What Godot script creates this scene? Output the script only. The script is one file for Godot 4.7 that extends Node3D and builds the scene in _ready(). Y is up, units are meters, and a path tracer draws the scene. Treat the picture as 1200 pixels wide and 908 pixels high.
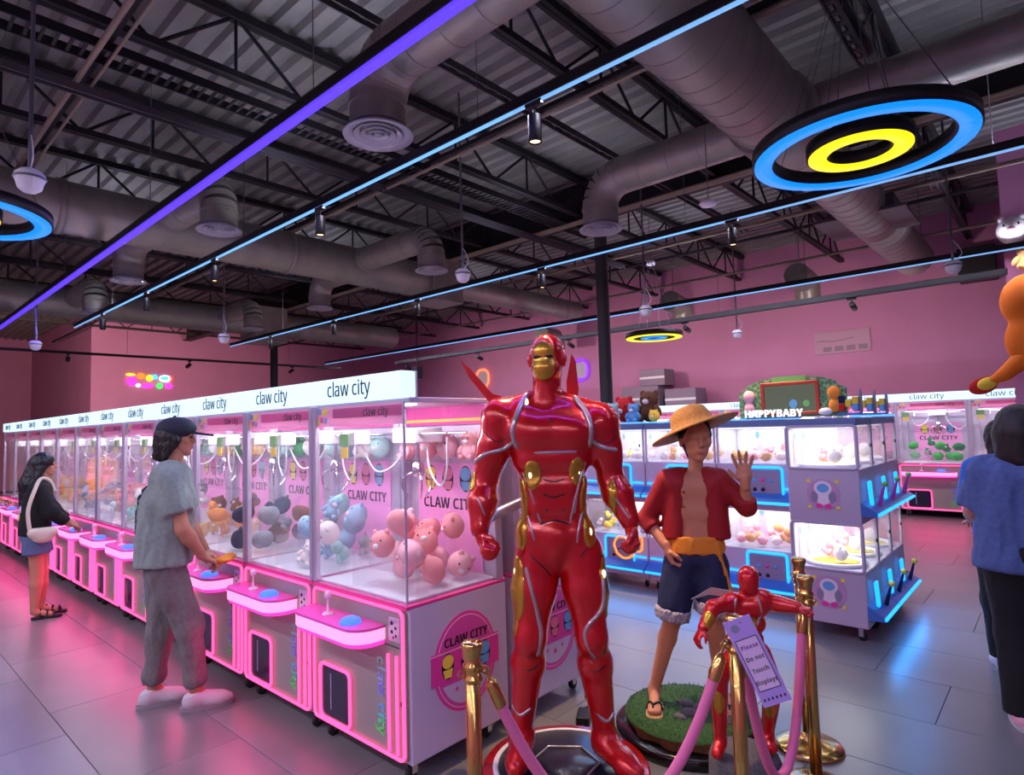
extends Node3D
# An arcade hall of claw machines. Row direction is -X, depth is -Z, floor at y = 0.

var M := {}
var used := {}
var cache := {}
var font_sans: SystemFont
var font_round: SystemFont


func _ready():
	# ---- camera, environment, exposure ----
	var cam := Camera3D.new()
	cam.name = "camera"
	cam.fov = 64.62
	cam.near = 0.05
	cam.far = 200.0
	cam.rotation_order = EULER_ORDER_YXZ
	cam.position = Vector3(0, 1.62, 0)
	cam.rotation_degrees = Vector3(3.714, 41.935, -1.692)
	add_child(cam)
	cam.current = true
	var env := Environment.new()
	env.background_mode = Environment.BG_COLOR
	env.background_color = Color(0, 0, 0)
	env.tonemap_mode = Environment.TONE_MAPPER_LINEAR
	env.tonemap_exposure = 1.5
	env.sdfgi_enabled = true
	env.ssao_enabled = true
	env.ssil_enabled = true
	var we := WorldEnvironment.new()
	we.name = "world_environment"
	we.environment = env
	add_child(we)
	font_sans = SystemFont.new()
	font_sans.font_names = PackedStringArray(["Droid Sans"])
	font_round = SystemFont.new()
	font_round.font_names = PackedStringArray(["Droid Sans"])
	font_round.font_weight = 700
	materials()
	print("room"); room()
	print("ceiling"); ceiling()
	print("ducts"); ducts()
	print("lines"); ceiling_lights()
	print("row"); machine_row()
	print("island"); island()
	print("statues"); statues()
	print("people"); people()
	print("barrier"); barrier()
	print("misc"); misc()


# ------------------------------------------------------------------ names and metas
func numbered(called: String) -> String:
	var n: int = used.get(called, 0)
	used[called] = n + 1
	return called if n == 0 else "%s_%03d" % [called, n]


func tag(o: Node, label: String, category: String, group := "", kind := ""):
	if label: o.set_meta("label", label)
	if category: o.set_meta("category", category)
	if group: o.set_meta("group", group)
	if kind: o.set_meta("kind", kind)
	return o


func thing(called: String, label: String, category: String, at := Vector3.ZERO, turn := 0.0, group := "") -> Node3D:
	var o := Node3D.new()
	o.name = numbered(called)
	add_child(o, true)
	o.position = at
	o.rotation.y = turn
	return tag(o, label, category, group)


func structure(called: String, at := Vector3.ZERO) -> Node3D:
	var o := Node3D.new()
	o.name = numbered(called)
	add_child(o, true)
	o.position = at
	o.set_meta("kind", "structure")
	return o


func obj(called: String, mesh, mat: Material, parent: Node = null, at := Vector3.ZERO, basis := Basis.IDENTITY) -> MeshInstance3D:
	var o := MeshInstance3D.new()
	if mesh is SurfaceTool:
		mesh = done(mesh)
	o.mesh = mesh
	o.material_override = mat
	o.transform = Transform3D(basis, at)
	if parent == null:
		o.name = numbered(called)
		add_child(o, true)
	else:
		o.name = called
		parent.add_child(o, true)
	return o


func copy_of(root: Node3D, at: Vector3, turn: float, label: String, group := "") -> Node3D:
	var c: Node3D = root.duplicate()
	var base: String = root.get_meta("kind_name") if root.has_meta("kind_name") else String(root.name).rstrip("0123456789").rstrip("_")
	c.name = numbered(base)
	add_child(c, true)
	c.position = at
	c.rotation.y = turn
	c.set_meta("label", label)
	if group: c.set_meta("group", group)
	return c


# ------------------------------------------------------------------ mesh helpers
func new_st() -> SurfaceTool:
	var s := SurfaceTool.new()
	s.begin(Mesh.PRIMITIVE_TRIANGLES)
	return s


func done(s: SurfaceTool) -> ArrayMesh:
	s.generate_normals()
	s.index()
	return s.commit()


func tri(s: SurfaceTool, a: Vector3, b: Vector3, c: Vector3, inside: Vector3):
	if (b - a).cross(c - a).dot((a + b + c) / 3.0 - inside) > 0.0:
		s.add_vertex(a); s.add_vertex(c); s.add_vertex(b)
	else:
		s.add_vertex(a); s.add_vertex(b); s.add_vertex(c)


func quad(s: SurfaceTool, a: Vector3, b: Vector3, c: Vector3, d: Vector3, inside: Vector3):
	tri(s, a, b, c, inside)
	tri(s, a, c, d, inside)


# quad with texture coordinates (0,0) at a, (1,0) at b, (1,1) at c, (0,1) at d; the face looks along +n
func uv_quad(s: SurfaceTool, a: Vector3, b: Vector3, c: Vector3, d: Vector3):
	s.set_smooth_group(-1)
	var p := [a, b, c, d]
	var t := [Vector2(0, 1), Vector2(1, 1), Vector2(1, 0), Vector2(0, 0)]
	for k in [0, 2, 1, 0, 3, 2]:
		s.set_uv(t[k]); s.add_vertex(p[k])


func box(s: SurfaceTool, c: Vector3, size: Vector3, bevel := 0.0, basis := Basis.IDENTITY):
	s.set_smooth_group(-1)
	var h := size / 2.0
	if bevel <= 0.0:
		var v := []
		for k in 8:
			v.append(c + basis * Vector3(h.x if k & 1 else -h.x, h.y if k & 2 else -h.y, h.z if k & 4 else -h.z))
		for f in [[0, 1, 3, 2], [4, 5, 7, 6], [0, 1, 5, 4], [2, 3, 7, 6], [0, 2, 6, 4], [1, 3, 7, 5]]:
			quad(s, v[f[0]], v[f[1]], v[f[2]], v[f[3]], c)
		return
	var b := minf(bevel, minf(h.x, minf(h.y, h.z)) * 0.99)
	var p := func(x: int, y: int, z: int, ax: int) -> Vector3:
		var q := Vector3(x * (h.x - b), y * (h.y - b), z * (h.z - b))
		q[ax] = [x, y, z][ax] * h[ax]
		return c + basis * q
	for ax in 3:
		for sg in [-1, 1]:
			var cs := []
			for uv in [[-1, -1], [1, -1], [1, 1], [-1, 1]]:
				var e := [0, 0, 0]
				e[ax] = sg; e[(ax + 1) % 3] = uv[0]; e[(ax + 2) % 3] = uv[1]
				cs.append(p.call(e[0], e[1], e[2], ax))
			quad(s, cs[0], cs[1], cs[2], cs[3], c)
		for s1 in [-1, 1]:
			for s2 in [-1, 1]:
				var a1 := (ax + 1) % 3
				var a2 := (ax + 2) % 3
				var e0 := [0, 0, 0]
				e0[ax] = -1; e0[a1] = s1; e0[a2] = s2
				var e1 := e0.duplicate()
				e1[ax] = 1
				quad(s, p.call(e0[0], e0[1], e0[2], a1), p.call(e1[0], e1[1], e1[2], a1), p.call(e1[0], e1[1], e1[2], a2), p.call(e0[0], e0[1], e0[2], a2), c)
	for x in [-1, 1]:
		for y in [-1, 1]:
			for z in [-1, 1]:
				tri(s, p.call(x, y, z, 0), p.call(x, y, z, 1), p.call(x, y, z, 2), c)


func frame_at(dir: Vector3) -> Basis:
	var up := Vector3.UP if absf(dir.normalized().y) < 0.95 else Vector3.RIGHT
	var x := up.cross(dir).normalized()
	return Basis(x, dir.cross(x).normalized(), dir.normalized())


# a round tube along points; radii may differ from point to point
func tube(s: SurfaceTool, pts: Array, r, sides := 10, closed := false, caps := true, group := 1):
	var n := pts.size()
	var rings := []
	var dir: Vector3 = (pts[1] - pts[0]).normalized()
	var b := frame_at(dir)
	for k in n:
		var nd: Vector3
		if closed:
			nd = (pts[(k + 1) % n] - pts[(k + n - 1) % n]).normalized()
		elif k == 0: nd = (pts[1] - pts[0]).normalized()
		elif k == n - 1: nd = (pts[n - 1] - pts[n - 2]).normalized()
		else: nd = ((pts[k + 1] - pts[k]).normalized() + (pts[k] - pts[k - 1]).normalized()).normalized()
		if nd.length() < 0.5: nd = dir
		var q := Quaternion(dir, nd) if dir.dot(nd) > -0.999 else Quaternion.IDENTITY
		b = Basis(q) * b
		dir = nd
		var rad: float = r[k] if r is Array else r
		var grow := 1.0
		if not closed and k > 0 and k < n - 1:
			grow = 1.0 / maxf(0.5, ((pts[k] - pts[k - 1]).normalized()).dot(nd))
		elif closed:
			grow = 1.0 / maxf(0.5, ((pts[k] - pts[(k + n - 1) % n]).normalized()).dot(nd))
		var ring := []
		for j in sides:
			var a := TAU * j / sides
			ring.append(pts[k] + (b.x * cos(a) + b.y * sin(a)) * rad * lerpf(1.0, grow, 0.6))
		rings.append(ring)
	s.set_smooth_group(group)
	for k in (n if closed else n - 1):
		var k2 := (k + 1) % n
		var mid: Vector3 = (pts[k] + pts[k2]) / 2.0
		for j in sides:
			var j2 := (j + 1) % sides
			quad(s, rings[k][j], rings[k][j2], rings[k2][j2], rings[k2][j], mid)
	if caps and not closed:
		s.set_smooth_group(-1)
		for e in [[0, 1], [n - 1, n - 2]]:
			for j in range(1, sides - 1):
				tri(s, rings[e[0]][0], rings[e[0]][j], rings[e[0]][j + 1], pts[e[1]])


# profile: Vector2(radius, height) list, turned about the y axis of xf
func lathe(s: SurfaceTool, profile: Array, segs := 24, xf := Transform3D.IDENTITY, group := 2, sweep := TAU):
	var n := profile.size()
	for k in n - 1:
		var a: Vector2 = profile[k]
		var b: Vector2 = profile[k + 1]
		var nrm := Vector2(b.y - a.y, -(b.x - a.x))
		s.set_smooth_group(group)
		for j in segs:
			var t0 := sweep * j / segs
			var t1 := sweep * (j + 1) / segs
			var p := []
			for q in [[a, t0], [b, t0], [b, t1], [a, t1]]:
				p.append(xf * Vector3(q[0].x * cos(q[1]), q[0].y, q[0].x * sin(q[1])))
			var tm := (t0 + t1) / 2.0
			var mid := xf * Vector3((a.x + b.x) / 2 * cos(tm), (a.y + b.y) / 2, (a.x + b.x) / 2 * sin(tm))
			var outn := xf.basis * Vector3(nrm.x * cos(tm), nrm.y, nrm.x * sin(tm))
			if a.x > 1e-6: tri(s, p[0], p[1], p[3], mid - outn)
			if b.x > 1e-6: tri(s, p[1], p[2], p[3], mid - outn)


func ellipsoid(s: SurfaceTool, c: Vector3, r: Vector3, basis := Basis.IDENTITY, seg := 14, group := 3):
	s.set_smooth_group(group)
	var rows := seg / 2
	for i in rows:
		var t0 := PI * i / rows - PI / 2
		var t1 := PI * (i + 1) / rows - PI / 2
		for j in seg:
			var a0 := TAU * j / seg
			var a1 := TAU * (j + 1) / seg
			var p := []
			for q in [[t0, a0], [t0, a1], [t1, a1], [t1, a0]]:
				p.append(c + basis * Vector3(r.x * cos(q[0]) * cos(q[1]), r.y * sin(q[0]), r.z * cos(q[0]) * sin(q[1])))
			if i > 0: tri(s, p[0], p[1], p[2], c)
			if i < rows - 1: tri(s, p[0], p[2], p[3], c)


# polygon (x, y) extruded along z from z0 to z1
func prism(s: SurfaceTool, poly: PackedVector2Array, z0: float, z1: float, xf := Transform3D.IDENTITY, smooth := false):
	var t := Geometry2D.triangulate_polygon(poly)
	s.set_smooth_group(-1)
	var mid := (z0 + z1) / 2.0
	for k in range(0, t.size(), 3):
		for z in [z0, z1]:
			var a := xf * Vector3(poly[t[k]].x, poly[t[k]].y, z)
			var b := xf * Vector3(poly[t[k + 1]].x, poly[t[k + 1]].y, z)
			var c := xf * Vector3(poly[t[k + 2]].x, poly[t[k + 2]].y, z)
			var q := (poly[t[k]] + poly[t[k + 1]] + poly[t[k + 2]]) / 3.0
			tri(s, a, b, c, xf * Vector3(q.x, q.y, mid))
	if smooth: s.set_smooth_group(5)
	var area := 0.0
	var n := poly.size()
	for k in n: area += poly[k].cross(poly[(k + 1) % n])
	for k in n:
		var a := poly[k]
		var b := poly[(k + 1) % n]
		var out := Vector2((b - a).y, -(b - a).x) * signf(area)
		var m := (a + b) / 2.0 - out.normalized() * 0.01
		quad(s, xf * Vector3(a.x, a.y, z0), xf * Vector3(b.x, b.y, z0), xf * Vector3(b.x, b.y, z1), xf * Vector3(a.x, a.y, z1), xf * Vector3(m.x, m.y, mid))


func round_rect(w: float, h: float, r: float, n := 5, c := Vector2.ZERO) -> PackedVector2Array:
	var out := PackedVector2Array()
	for q in [[1, 1, 0.0], [-1, 1, 0.5], [-1, -1, 1.0], [1, -1, 1.5]]:
		for k in n + 1:
			var a: float = PI * (q[2] + 0.5 * k / n)
			out.append(c + Vector2(q[0] * (w / 2 - r) + r * cos(a), q[1] * (h / 2 - r) + r * sin(a)))
	return out


func ellipse(rx: float, ry: float, n := 24, c := Vector2.ZERO) -> PackedVector2Array:
	var out := PackedVector2Array()
	for k in n: out.append(c + Vector2(rx * cos(TAU * k / n), ry * sin(TAU * k / n)))
	return out


func loop3(poly: PackedVector2Array, z := 0.0) -> Array:
	var out := []
	for p in poly: out.append(Vector3(p.x, p.y, z))
	return out


func smooth_line(pts: Array, per := 6) -> Array:
	var out := []
	for k in pts.size() - 1:
		var p0: Vector3 = pts[maxi(k - 1, 0)]
		var p3: Vector3 = pts[mini(k + 2, pts.size() - 1)]
		for j in per:
			out.append(pts[k].cubic_interpolate(pts[k + 1], p0, p3, float(j) / per))
	out.append(pts[-1])
	return out


# lettering of a given letter height, centred, its back at z = 0
func lettering(words: String, height: float, depth := 0.003, bold := false) -> Mesh:
	var key := "%s|%f|%f|%s" % [words, height, depth, bold]
	if not cache.has(key):
		var t := TextMesh.new()
		t.font = font_round if bold else font_sans
		t.text = words
		t.font_size = 32
		t.pixel_size = height / 23.0
		t.depth = depth
		t.curve_step = 2.0
		cache[key] = t
	return cache[key]


# ------------------------------------------------------------------ materials
func mat(color: Color, rough := 0.6, metal := 0.0, spec := 0.5) -> StandardMaterial3D:
	var m := StandardMaterial3D.new()
	m.albedo_color = color
	m.roughness = rough
	m.metallic = metal
	m.metallic_specular = spec
	return m


func glow(color: Color, energy: float) -> StandardMaterial3D:
	var m := StandardMaterial3D.new()
	m.albedo_color = color.darkened(0.4)
	m.roughness = 0.4
	m.emission_enabled = true
	m.emission = color
	m.emission_energy_multiplier = energy * 0.8
	return m


func pane(alpha := 0.04, tint := Color(0.95, 0.95, 1.0)) -> StandardMaterial3D:
	var m := StandardMaterial3D.new()
	m.albedo_color = Color(tint, alpha)
	m.transparency = BaseMaterial3D.TRANSPARENCY_ALPHA
	m.roughness = 0.02
	return m


func noise_tex(seed_: int, freq: float, lo: Color, hi: Color, size := 512, octaves := 4, kind := FastNoiseLite.TYPE_SIMPLEX_SMOOTH) -> NoiseTexture2D:
	var n := FastNoiseLite.new()
	n.seed = seed_
	n.frequency = freq
	n.noise_type = kind
	n.fractal_octaves = octaves
	var g := Gradient.new()
	g.set_color(0, lo)
	g.set_color(1, hi)
	var t := NoiseTexture2D.new()
	t.width = size
	t.height = size
	t.seamless = true
	t.noise = n
	t.color_ramp = g
	return t


func tri_tex(m: StandardMaterial3D, t: Texture2D, scale: Vector3, world := true) -> StandardMaterial3D:
	m.albedo_texture = t
	m.uv1_triplanar = true
	m.uv1_world_triplanar = world
	m.uv1_scale = scale
	return m


func bump(m: StandardMaterial3D, seed_: int, freq: float, cm: float, scale: Vector3) -> StandardMaterial3D:
	m.heightmap_enabled = true
	m.heightmap_texture = noise_tex(seed_, freq, Color.BLACK, Color.WHITE, 256, 3)
	m.heightmap_scale = cm
	m.uv1_triplanar = true
	m.uv1_scale = scale
	return m


func area_light(called: String, parent: Node, at: Vector3, size: Vector2, color: Color, energy: float, towards: Vector3):
	var l := AreaLight3D.new()
	l.name = called
	l.area_size = size
	l.area_normalize_energy = true
	l.light_color = color
	l.light_energy = energy
	l.area_range = 30.0
	l.shadow_enabled = true
	parent.add_child(l, true)
	var z := -towards.normalized()
	var x := Vector3.UP.cross(z) if absf(z.y) < 0.9 else Vector3.RIGHT
	x = x.normalized()
	l.transform = Transform3D(Basis(x, z.cross(x), z), at)
	return l


func materials():
	# setting
	M.tile = []
	for k in 4:
		var t := mat(Color(1, 1, 1), 0.31, 0.0, 0.55)
		var g: float = [0.44, 0.455, 0.425, 0.45][k]
		tri_tex(t, noise_tex(11 + k, 0.006, Color(g - 0.02, g - 0.025, g - 0.02), Color(g + 0.02, g + 0.015, g + 0.02), 512, 5), Vector3(0.5, 0.5, 0.5))
		M.tile.append(t)
	M.grout = mat(Color(0.22, 0.2, 0.22), 0.9)
	M.wall = tri_tex(mat(Color(1, 1, 1), 0.75), noise_tex(5, 0.01, Color(0.745, 0.495, 0.65), Color(0.775, 0.525, 0.68), 256, 3), Vector3(0.3, 0.3, 0.3))
	M.wall_white = mat(Color(0.75, 0.72, 0.76), 0.8)
	M.deck = tri_tex(mat(Color(1, 1, 1), 0.55, 0.2), noise_tex(6, 0.02, Color(0.52, 0.525, 0.51), Color(0.60, 0.60, 0.58), 256, 4), Vector3(0.4, 0.4, 0.4))
	M.steel = mat(Color(0.14, 0.13, 0.15), 0.6, 0.1)
	M.steel_light = mat(Color(0.36, 0.35, 0.37), 0.5, 0.3)
	M.duct = tri_tex(mat(Color(1, 1, 1), 0.42, 0.45), noise_tex(7, 0.015, Color(0.59, 0.59, 0.55), Color(0.67, 0.67, 0.62), 256, 4), Vector3(0.8, 0.8, 0.8))
	M.diffuser = mat(Color(0.72, 0.72, 0.75), 0.45, 0.2)
	M.conduit = mat(Color(0.62, 0.58, 0.5), 0.5, 0.3)
	M.black = mat(Color(0.05, 0.05, 0.055), 0.5)
	M.black_gloss = mat(Color(0.03, 0.03, 0.035), 0.15)
	M.cable = mat(Color(0.45, 0.45, 0.48), 0.5, 0.5)
	M.white = mat(Color(0.88, 0.87, 0.9), 0.4)
	M.chrome = mat(Color(0.85, 0.85, 0.88), 0.12, 1.0)
	M.violet_ink = mat(Color(0.45, 0.1, 0.6), 0.6)
	M.board_pink = mat(Color(0.72, 0.56, 0.66), 0.6)
	M.board_grey = mat(Color(0.56, 0.46, 0.54), 0.6)
	M.carton_grey = mat(Color(0.56, 0.50, 0.58), 0.8)
	M.toy_orange = mat(Color(0.95, 0.48, 0.08), 0.8)
	# glows
	M.led_purple = glow(Color(0.30, 0.19, 1.0), 1.5)
	M.led_blue = glow(Color(0.50, 0.74, 1.0), 0.8)
	M.led_up = glow(Color(0.95, 0.9, 0.95), 1.0)
	M.lamp_warm = glow(Color(1.0, 0.78, 0.5), 5.0)
	M.ring_blue = glow(Color(0.04, 0.5, 1.0), 1.2)
	M.ring_yellow = glow(Color(1.0, 0.9, 0.08), 1.2)


# ------------------------------------------------------------------ the room
func slab(called: String, lo: Vector3, hi: Vector3, m: Material) -> Node3D:
	var s := new_st()
	box(s, Vector3.ZERO, hi - lo)
	var o := obj(called, s, m, null, (lo + hi) / 2)
	o.set_meta("kind", "structure")
	return o


func room():
	var fl := structure("floor")
	var s := new_st()
	box(s, Vector3(-10.5, -0.155, -4.0), Vector3(33, 0.3, 19))
	obj("floor_slab", s, M.grout, fl)
	# porcelain tiles 1.2 x 0.6 m, each row shifted by a third; real joints between them
	var tm := new_st()
	box(tm, Vector3.ZERO, Vector3(1.1965, 0.012, 0.5965), 0.0012)
	var tile_mesh := done(tm)
	var rng := RandomNumberGenerator.new()
	rng.seed = 4
	var cells := []
	for j in range(-22, 9):
		var z := -0.92 + 0.3 + j * 0.6
		var shift := -4.21 + fposmod(j * 0.4, 1.2)
		for i in range(-19, 9):
			var x := shift + 0.6 + i * 1.2
			if x > 5.3 or x < -25.4 or z > 4.9 or z < -12.6: continue
			cells.append(Vector3(x, -0.006, z))
	# the 300 nearest tiles one by one, those farther off joined
	var seen := func(p: Vector3) -> float:
		var d := p - Vector3(0, 0, 0)
		var fwd := -sin(deg_to_rad(41.9)) * d.x - cos(deg_to_rad(41.9)) * d.z
		return d.length() if fwd > 0.3 else 100.0 + d.length()
	cells.sort_custom(func(a, b): return seen.call(a) < seen.call(b))
	var rest := [new_st(), new_st(), new_st(), new_st()]
	for k in cells.size():
		var v := rng.randi() % 4
		if k < 300:
			obj("tile", tile_mesh, M.tile[v], fl, cells[k], Basis(Vector3.UP, PI * (rng.randi() % 2)))
		else:
			box(rest[v], cells[k], Vector3(1.1965, 0.012, 0.5965))
	for v in 4:
		var o := obj("far_tiles", rest[v], M.tile[v], fl)
		o.set_meta("kind", "stuff")
	# walls with thickness, closed all round
	var top := 5.4
	slab("wall_back", Vector3(-19.2, 0, -12.85), Vector3(5.6, top, -12.6), M.wall)
	slab("wall_left", Vector3(-19.25, 0, -12.6), Vector3(-19.0, top, -4.55), M.wall)
	slab("wall_recess", Vector3(-26.2, 0, -4.8), Vector3(-19.25, top, -4.55), M.wall)
	slab("wall_far_left", Vector3(-26.45, 0, -4.8), Vector3(-26.2, top, 5.2), M.wall)
	slab("wall_front", Vector3(-26.2, 0, 5.0), Vector3(5.6, top, 5.25), M.wall)
	slab("wall_right", Vector3(5.4, 0, -12.6), Vector3(5.65, top, 5.0), M.wall)
	slab("wall_pier", Vector3(-0.42, 0, -10.2), Vector3(0.5, top, -9.44), M.wall)
	# round steel columns on the girder line
	for x in [-4.53, -13.72]:
		var c := new_st()
		lathe(c, [Vector2(0.0, 0.0), Vector2(0.16, 0.0), Vector2(0.16, 0.03), Vector2(0.085, 0.03), Vector2(0.085, 4.38), Vector2(0.15, 4.38), Vector2(0.15, 4.42), Vector2(0, 4.42)], 20)
		obj("column", c, M.steel, null, Vector3(x, 0, -6.93)).set_meta("kind", "structure")


func ceiling():
	var ce := structure("ceiling")
	# corrugated roof deck, ribs along x
	var s := new_st()
	s.set_smooth_group(-1)
	var z := 5.2
	var y := 5.06
	var prof := []
	while z > -12.8:
		prof.append_array([Vector2(z, y), Vector2(z - 0.085, y), Vector2(z - 0.11, y + 0.06), Vector2(z - 0.175, y + 0.06)])
		z -= 0.2
	for k in prof.size() - 1:
		var a := Vector3(-26.3, prof[k].x, 0)
		quad(s, Vector3(-26.3, prof[k].y, prof[k].x), Vector3(5.5, prof[k].y, prof[k].x), Vector3(5.5, prof[k + 1].y, prof[k + 1].x), Vector3(-26.3, prof[k + 1].y, prof[k + 1].x), Vector3(-10, 9, prof[k].x))
	obj("roof_deck", s, M.deck, ce)
	var rs := new_st()
	box(rs, Vector3(-10.4, 5.25, -3.8), Vector3(32.2, 0.2, 18.4))
	obj("roof_slab", rs, M.steel, ce)
	# open web joists along z
	var js := new_st()
	for sx in [-0.025, 0.025]:
		box(js, Vector3(sx, 5.0, -3.8), Vector3(0.042, 0.07, 17.6))
	var top_chord := done(js)
	js = new_st()
	for sx in [-0.024, 0.024]:
		box(js, Vector3(sx, 4.5, -3.8), Vector3(0.04, 0.055, 17.2))
	var low_chord := done(js)
	var rod := new_st()
	tube(rod, [Vector3(0, 4.5, 0), Vector3(0, 5.0, 0.6)], 0.016, 6)
	var rod_a := done(rod)
	rod = new_st()
	tube(rod, [Vector3(0, 5.0, 0), Vector3(0, 4.5, 0.6)], 0.016, 6)
	var rod_b := done(rod)
	rod = new_st()
	tube(rod, [Vector3(0, 4.5, 0), Vector3(0, 5.0, 0)], 0.014, 6)
	var rod_c := done(rod)
	for k in range(-2, 9):
		var j := Node3D.new()
		j.name = "joist"
		ce.add_child(j, true)
		j.position = Vector3(-2.87 - 1.9 * k, 0, 0)
		obj("top_chord", top_chord, M.steel, j)
		obj("bottom_chord", low_chord, M.steel, j)
		for i in range(-10, 4):
			var zz := i * 1.2 - 0.3
			obj("web_rod", rod_a, M.steel, j, Vector3(0, 0, zz))
			obj("web_rod", rod_b, M.steel, j, Vector3(0, 0, zz + 0.6))
			obj("web_rod", rod_c, M.steel, j, Vector3(0, 0, zz + 0.6))
	# girders on the column line, a wide flange beam
	for gz in [-6.93]:
		var g := new_st()
		box(g, Vector3(-10.4, 4.94, gz), Vector3(31.6, 0.03, 0.22))
		box(g, Vector3(-10.4, 4.44, gz), Vector3(31.6, 0.03, 0.22))
		box(g, Vector3(-10.4, 4.69, gz), Vector3(31.6, 0.47, 0.02))
		obj("girder", g, M.steel, ce)
	# bridging angles between the joists
	for b in [[-1.25, 4.46], [-4.2, 4.46], [-9.6, 4.46]]:
		var g := new_st()
		box(g, Vector3(-9.0, b[1], b[0]), Vector3(25, 0.04, 0.04))
		obj("bridging_angle", g, M.steel, ce)
	# strut channels along z, slotted
	for c in [[-3.35, 4.42], [-5.45, 4.30], [-1.0, 4.42]]:
		var g := new_st()
		box(g, Vector3(c[0] - 0.035, c[1], -4.5), Vector3(0.012, 0.06, 9.0))
		box(g, Vector3(c[0] + 0.035, c[1], -4.5), Vector3(0.012, 0.06, 9.0))
		for i in 60:
			box(g, Vector3(c[0], c[1] + 0.01, -0.1 - 0.15 * i), Vector3(0.06, 0.012, 0.06))
		obj("strut_channel", g, M.steel_light, ce)
	# conduits along x
	for p in [[-1.18, 4.36, 0.022, -9.0], [-1.28, 4.36, 0.012, -12.0], [-4.05, 4.3, 0.018, -14.0], [-6.72, 4.36, 0.03, -15.0], [-6.66, 4.36, 0.02, -15.0], [-8.6, 4.36, 0.03, -16.0], [-10.9, 4.3, 0.025, -16.0]]:
		var g := new_st()
		tube(g, [Vector3(p[3], p[1], p[0]), Vector3(4.5, p[1], p[0])], p[2], 8)
		obj("conduit", g, M.conduit, ce)
	# cable ladder tray along z beneath the joists
	var lt := new_st()
	for sx in [-0.11, 0.11]:
		box(lt, Vector3(-4.98 + sx, 4.40, -3.4), Vector3(0.015, 0.07, 8.0))
	for i in 100:
		box(lt, Vector3(-4.98, 4.38, 0.56 - 0.08 * i), Vector3(0.21, 0.015, 0.02))
	obj("cable_ladder", lt, M.steel, ce)


# ------------------------------------------------------------------ ducts
func seam_tube(s: SurfaceTool, a: Vector3, b: Vector3, r: float, step := 0.32, sides := 28):
	var n := int(a.distance_to(b) / step)
	var d := (b - a).normalized()
	tube(s, [a, b], r, sides)
	for k in range(1, n + 1):
		var p := a + d * (k * step - step * 0.5)
		tube(s, [p - d * 0.004, p + d * 0.004], r + 0.0035, sides, false, true, 7)


func ring_diffuser(parent: Node, at: Vector3, r: float):
	var d := Node3D.new()
	d.name = "diffuser"
	parent.add_child(d, true)
	d.position = at
	var s := new_st()
	lathe(s, [Vector2(r * 0.80, 0.0), Vector2(r * 0.86, -0.03), Vector2(r * 1.22, -0.055), Vector2(r * 1.24, -0.045), Vector2(r * 0.9, 0.0)], 28)
	obj("outer_ring", s, M.diffuser, d)
	for k in 3:
		var q := r * (0.86 - 0.24 * k)
		s = new_st()
		lathe(s, [Vector2(q * 0.78, -0.012 - 0.006 * k), Vector2(q, -0.045 - 0.004 * k), Vector2(q * 0.97, -0.05 - 0.004 * k), Vector2(q * 0.74, -0.018 - 0.006 * k)], 24)
		obj("cone_ring", s, M.diffuser, d)
	s = new_st()
	lathe(s, [Vector2(0, -0.05), Vector2(r * 0.14, -0.05), Vector2(r * 0.1, -0.02), Vector2(0, -0.02)], 16)
	obj("cone_ring", s, M.diffuser, d)


# a branch from the main at `from` along x to `x_end`, then an elbow down to a round diffuser
func branch(parent: Node3D, from: Vector3, x_end: float, r: float, y_down: float, rim := true):
	var sg := signf(x_end - from.x)
	var s := new_st()
	seam_tube(s, from, Vector3(x_end - sg * r * 1.5, from.y, from.z), r, 0.3, 24)
	obj("branch_duct", s, M.duct, parent)
	s = new_st()
	var pts := []
	for k in 7:
		var a := PI / 2 * k / 6
		pts.append(Vector3(x_end - sg * r * 1.5 + sg * sin(a) * r * 1.5, from.y - r * 1.5 + cos(a) * r * 1.5, from.z))
	# mitred elbow gores with raised seams
	for k in 6:
		tube(s, [pts[k], pts[k + 1]], [r * 1.01, r * 1.01], 24, false, false)
		if k % 2 == 0: tube(s, [pts[k] - (pts[k + 1] - pts[k]) * 0.05, pts[k] + (pts[k + 1] - pts[k]) * 0.05], r * 1.022, 24, false, true, 7)
	obj("elbow", s, M.duct, parent)
	s = new_st()
	tube(s, [Vector3(x_end, from.y - r * 1.4, from.z), Vector3(x_end, y_down, from.z)], r * 1.0, 24)
	tube(s, [Vector3(x_end, from.y - r * 1.62, from.z), Vector3(x_end, from.y - r * 1.5, from.z)], r * 1.05, 24)
	obj("drop_collar", s, M.duct, parent)
	if rim:
		ring_diffuser(parent, Vector3(x_end, y_down, from.z), r)


func hangers(parent: Node3D, x: float, y: float, r: float, zs: Array):
	for z in zs:
		for sg in [-1, 1]:
			var s := new_st()
			tube(s, [Vector3(x + sg * r, 5.05, z), Vector3(x + sg * r, y, z)], 0.006, 5)
			obj("hanger_rod", s, M.cable, parent)


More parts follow.
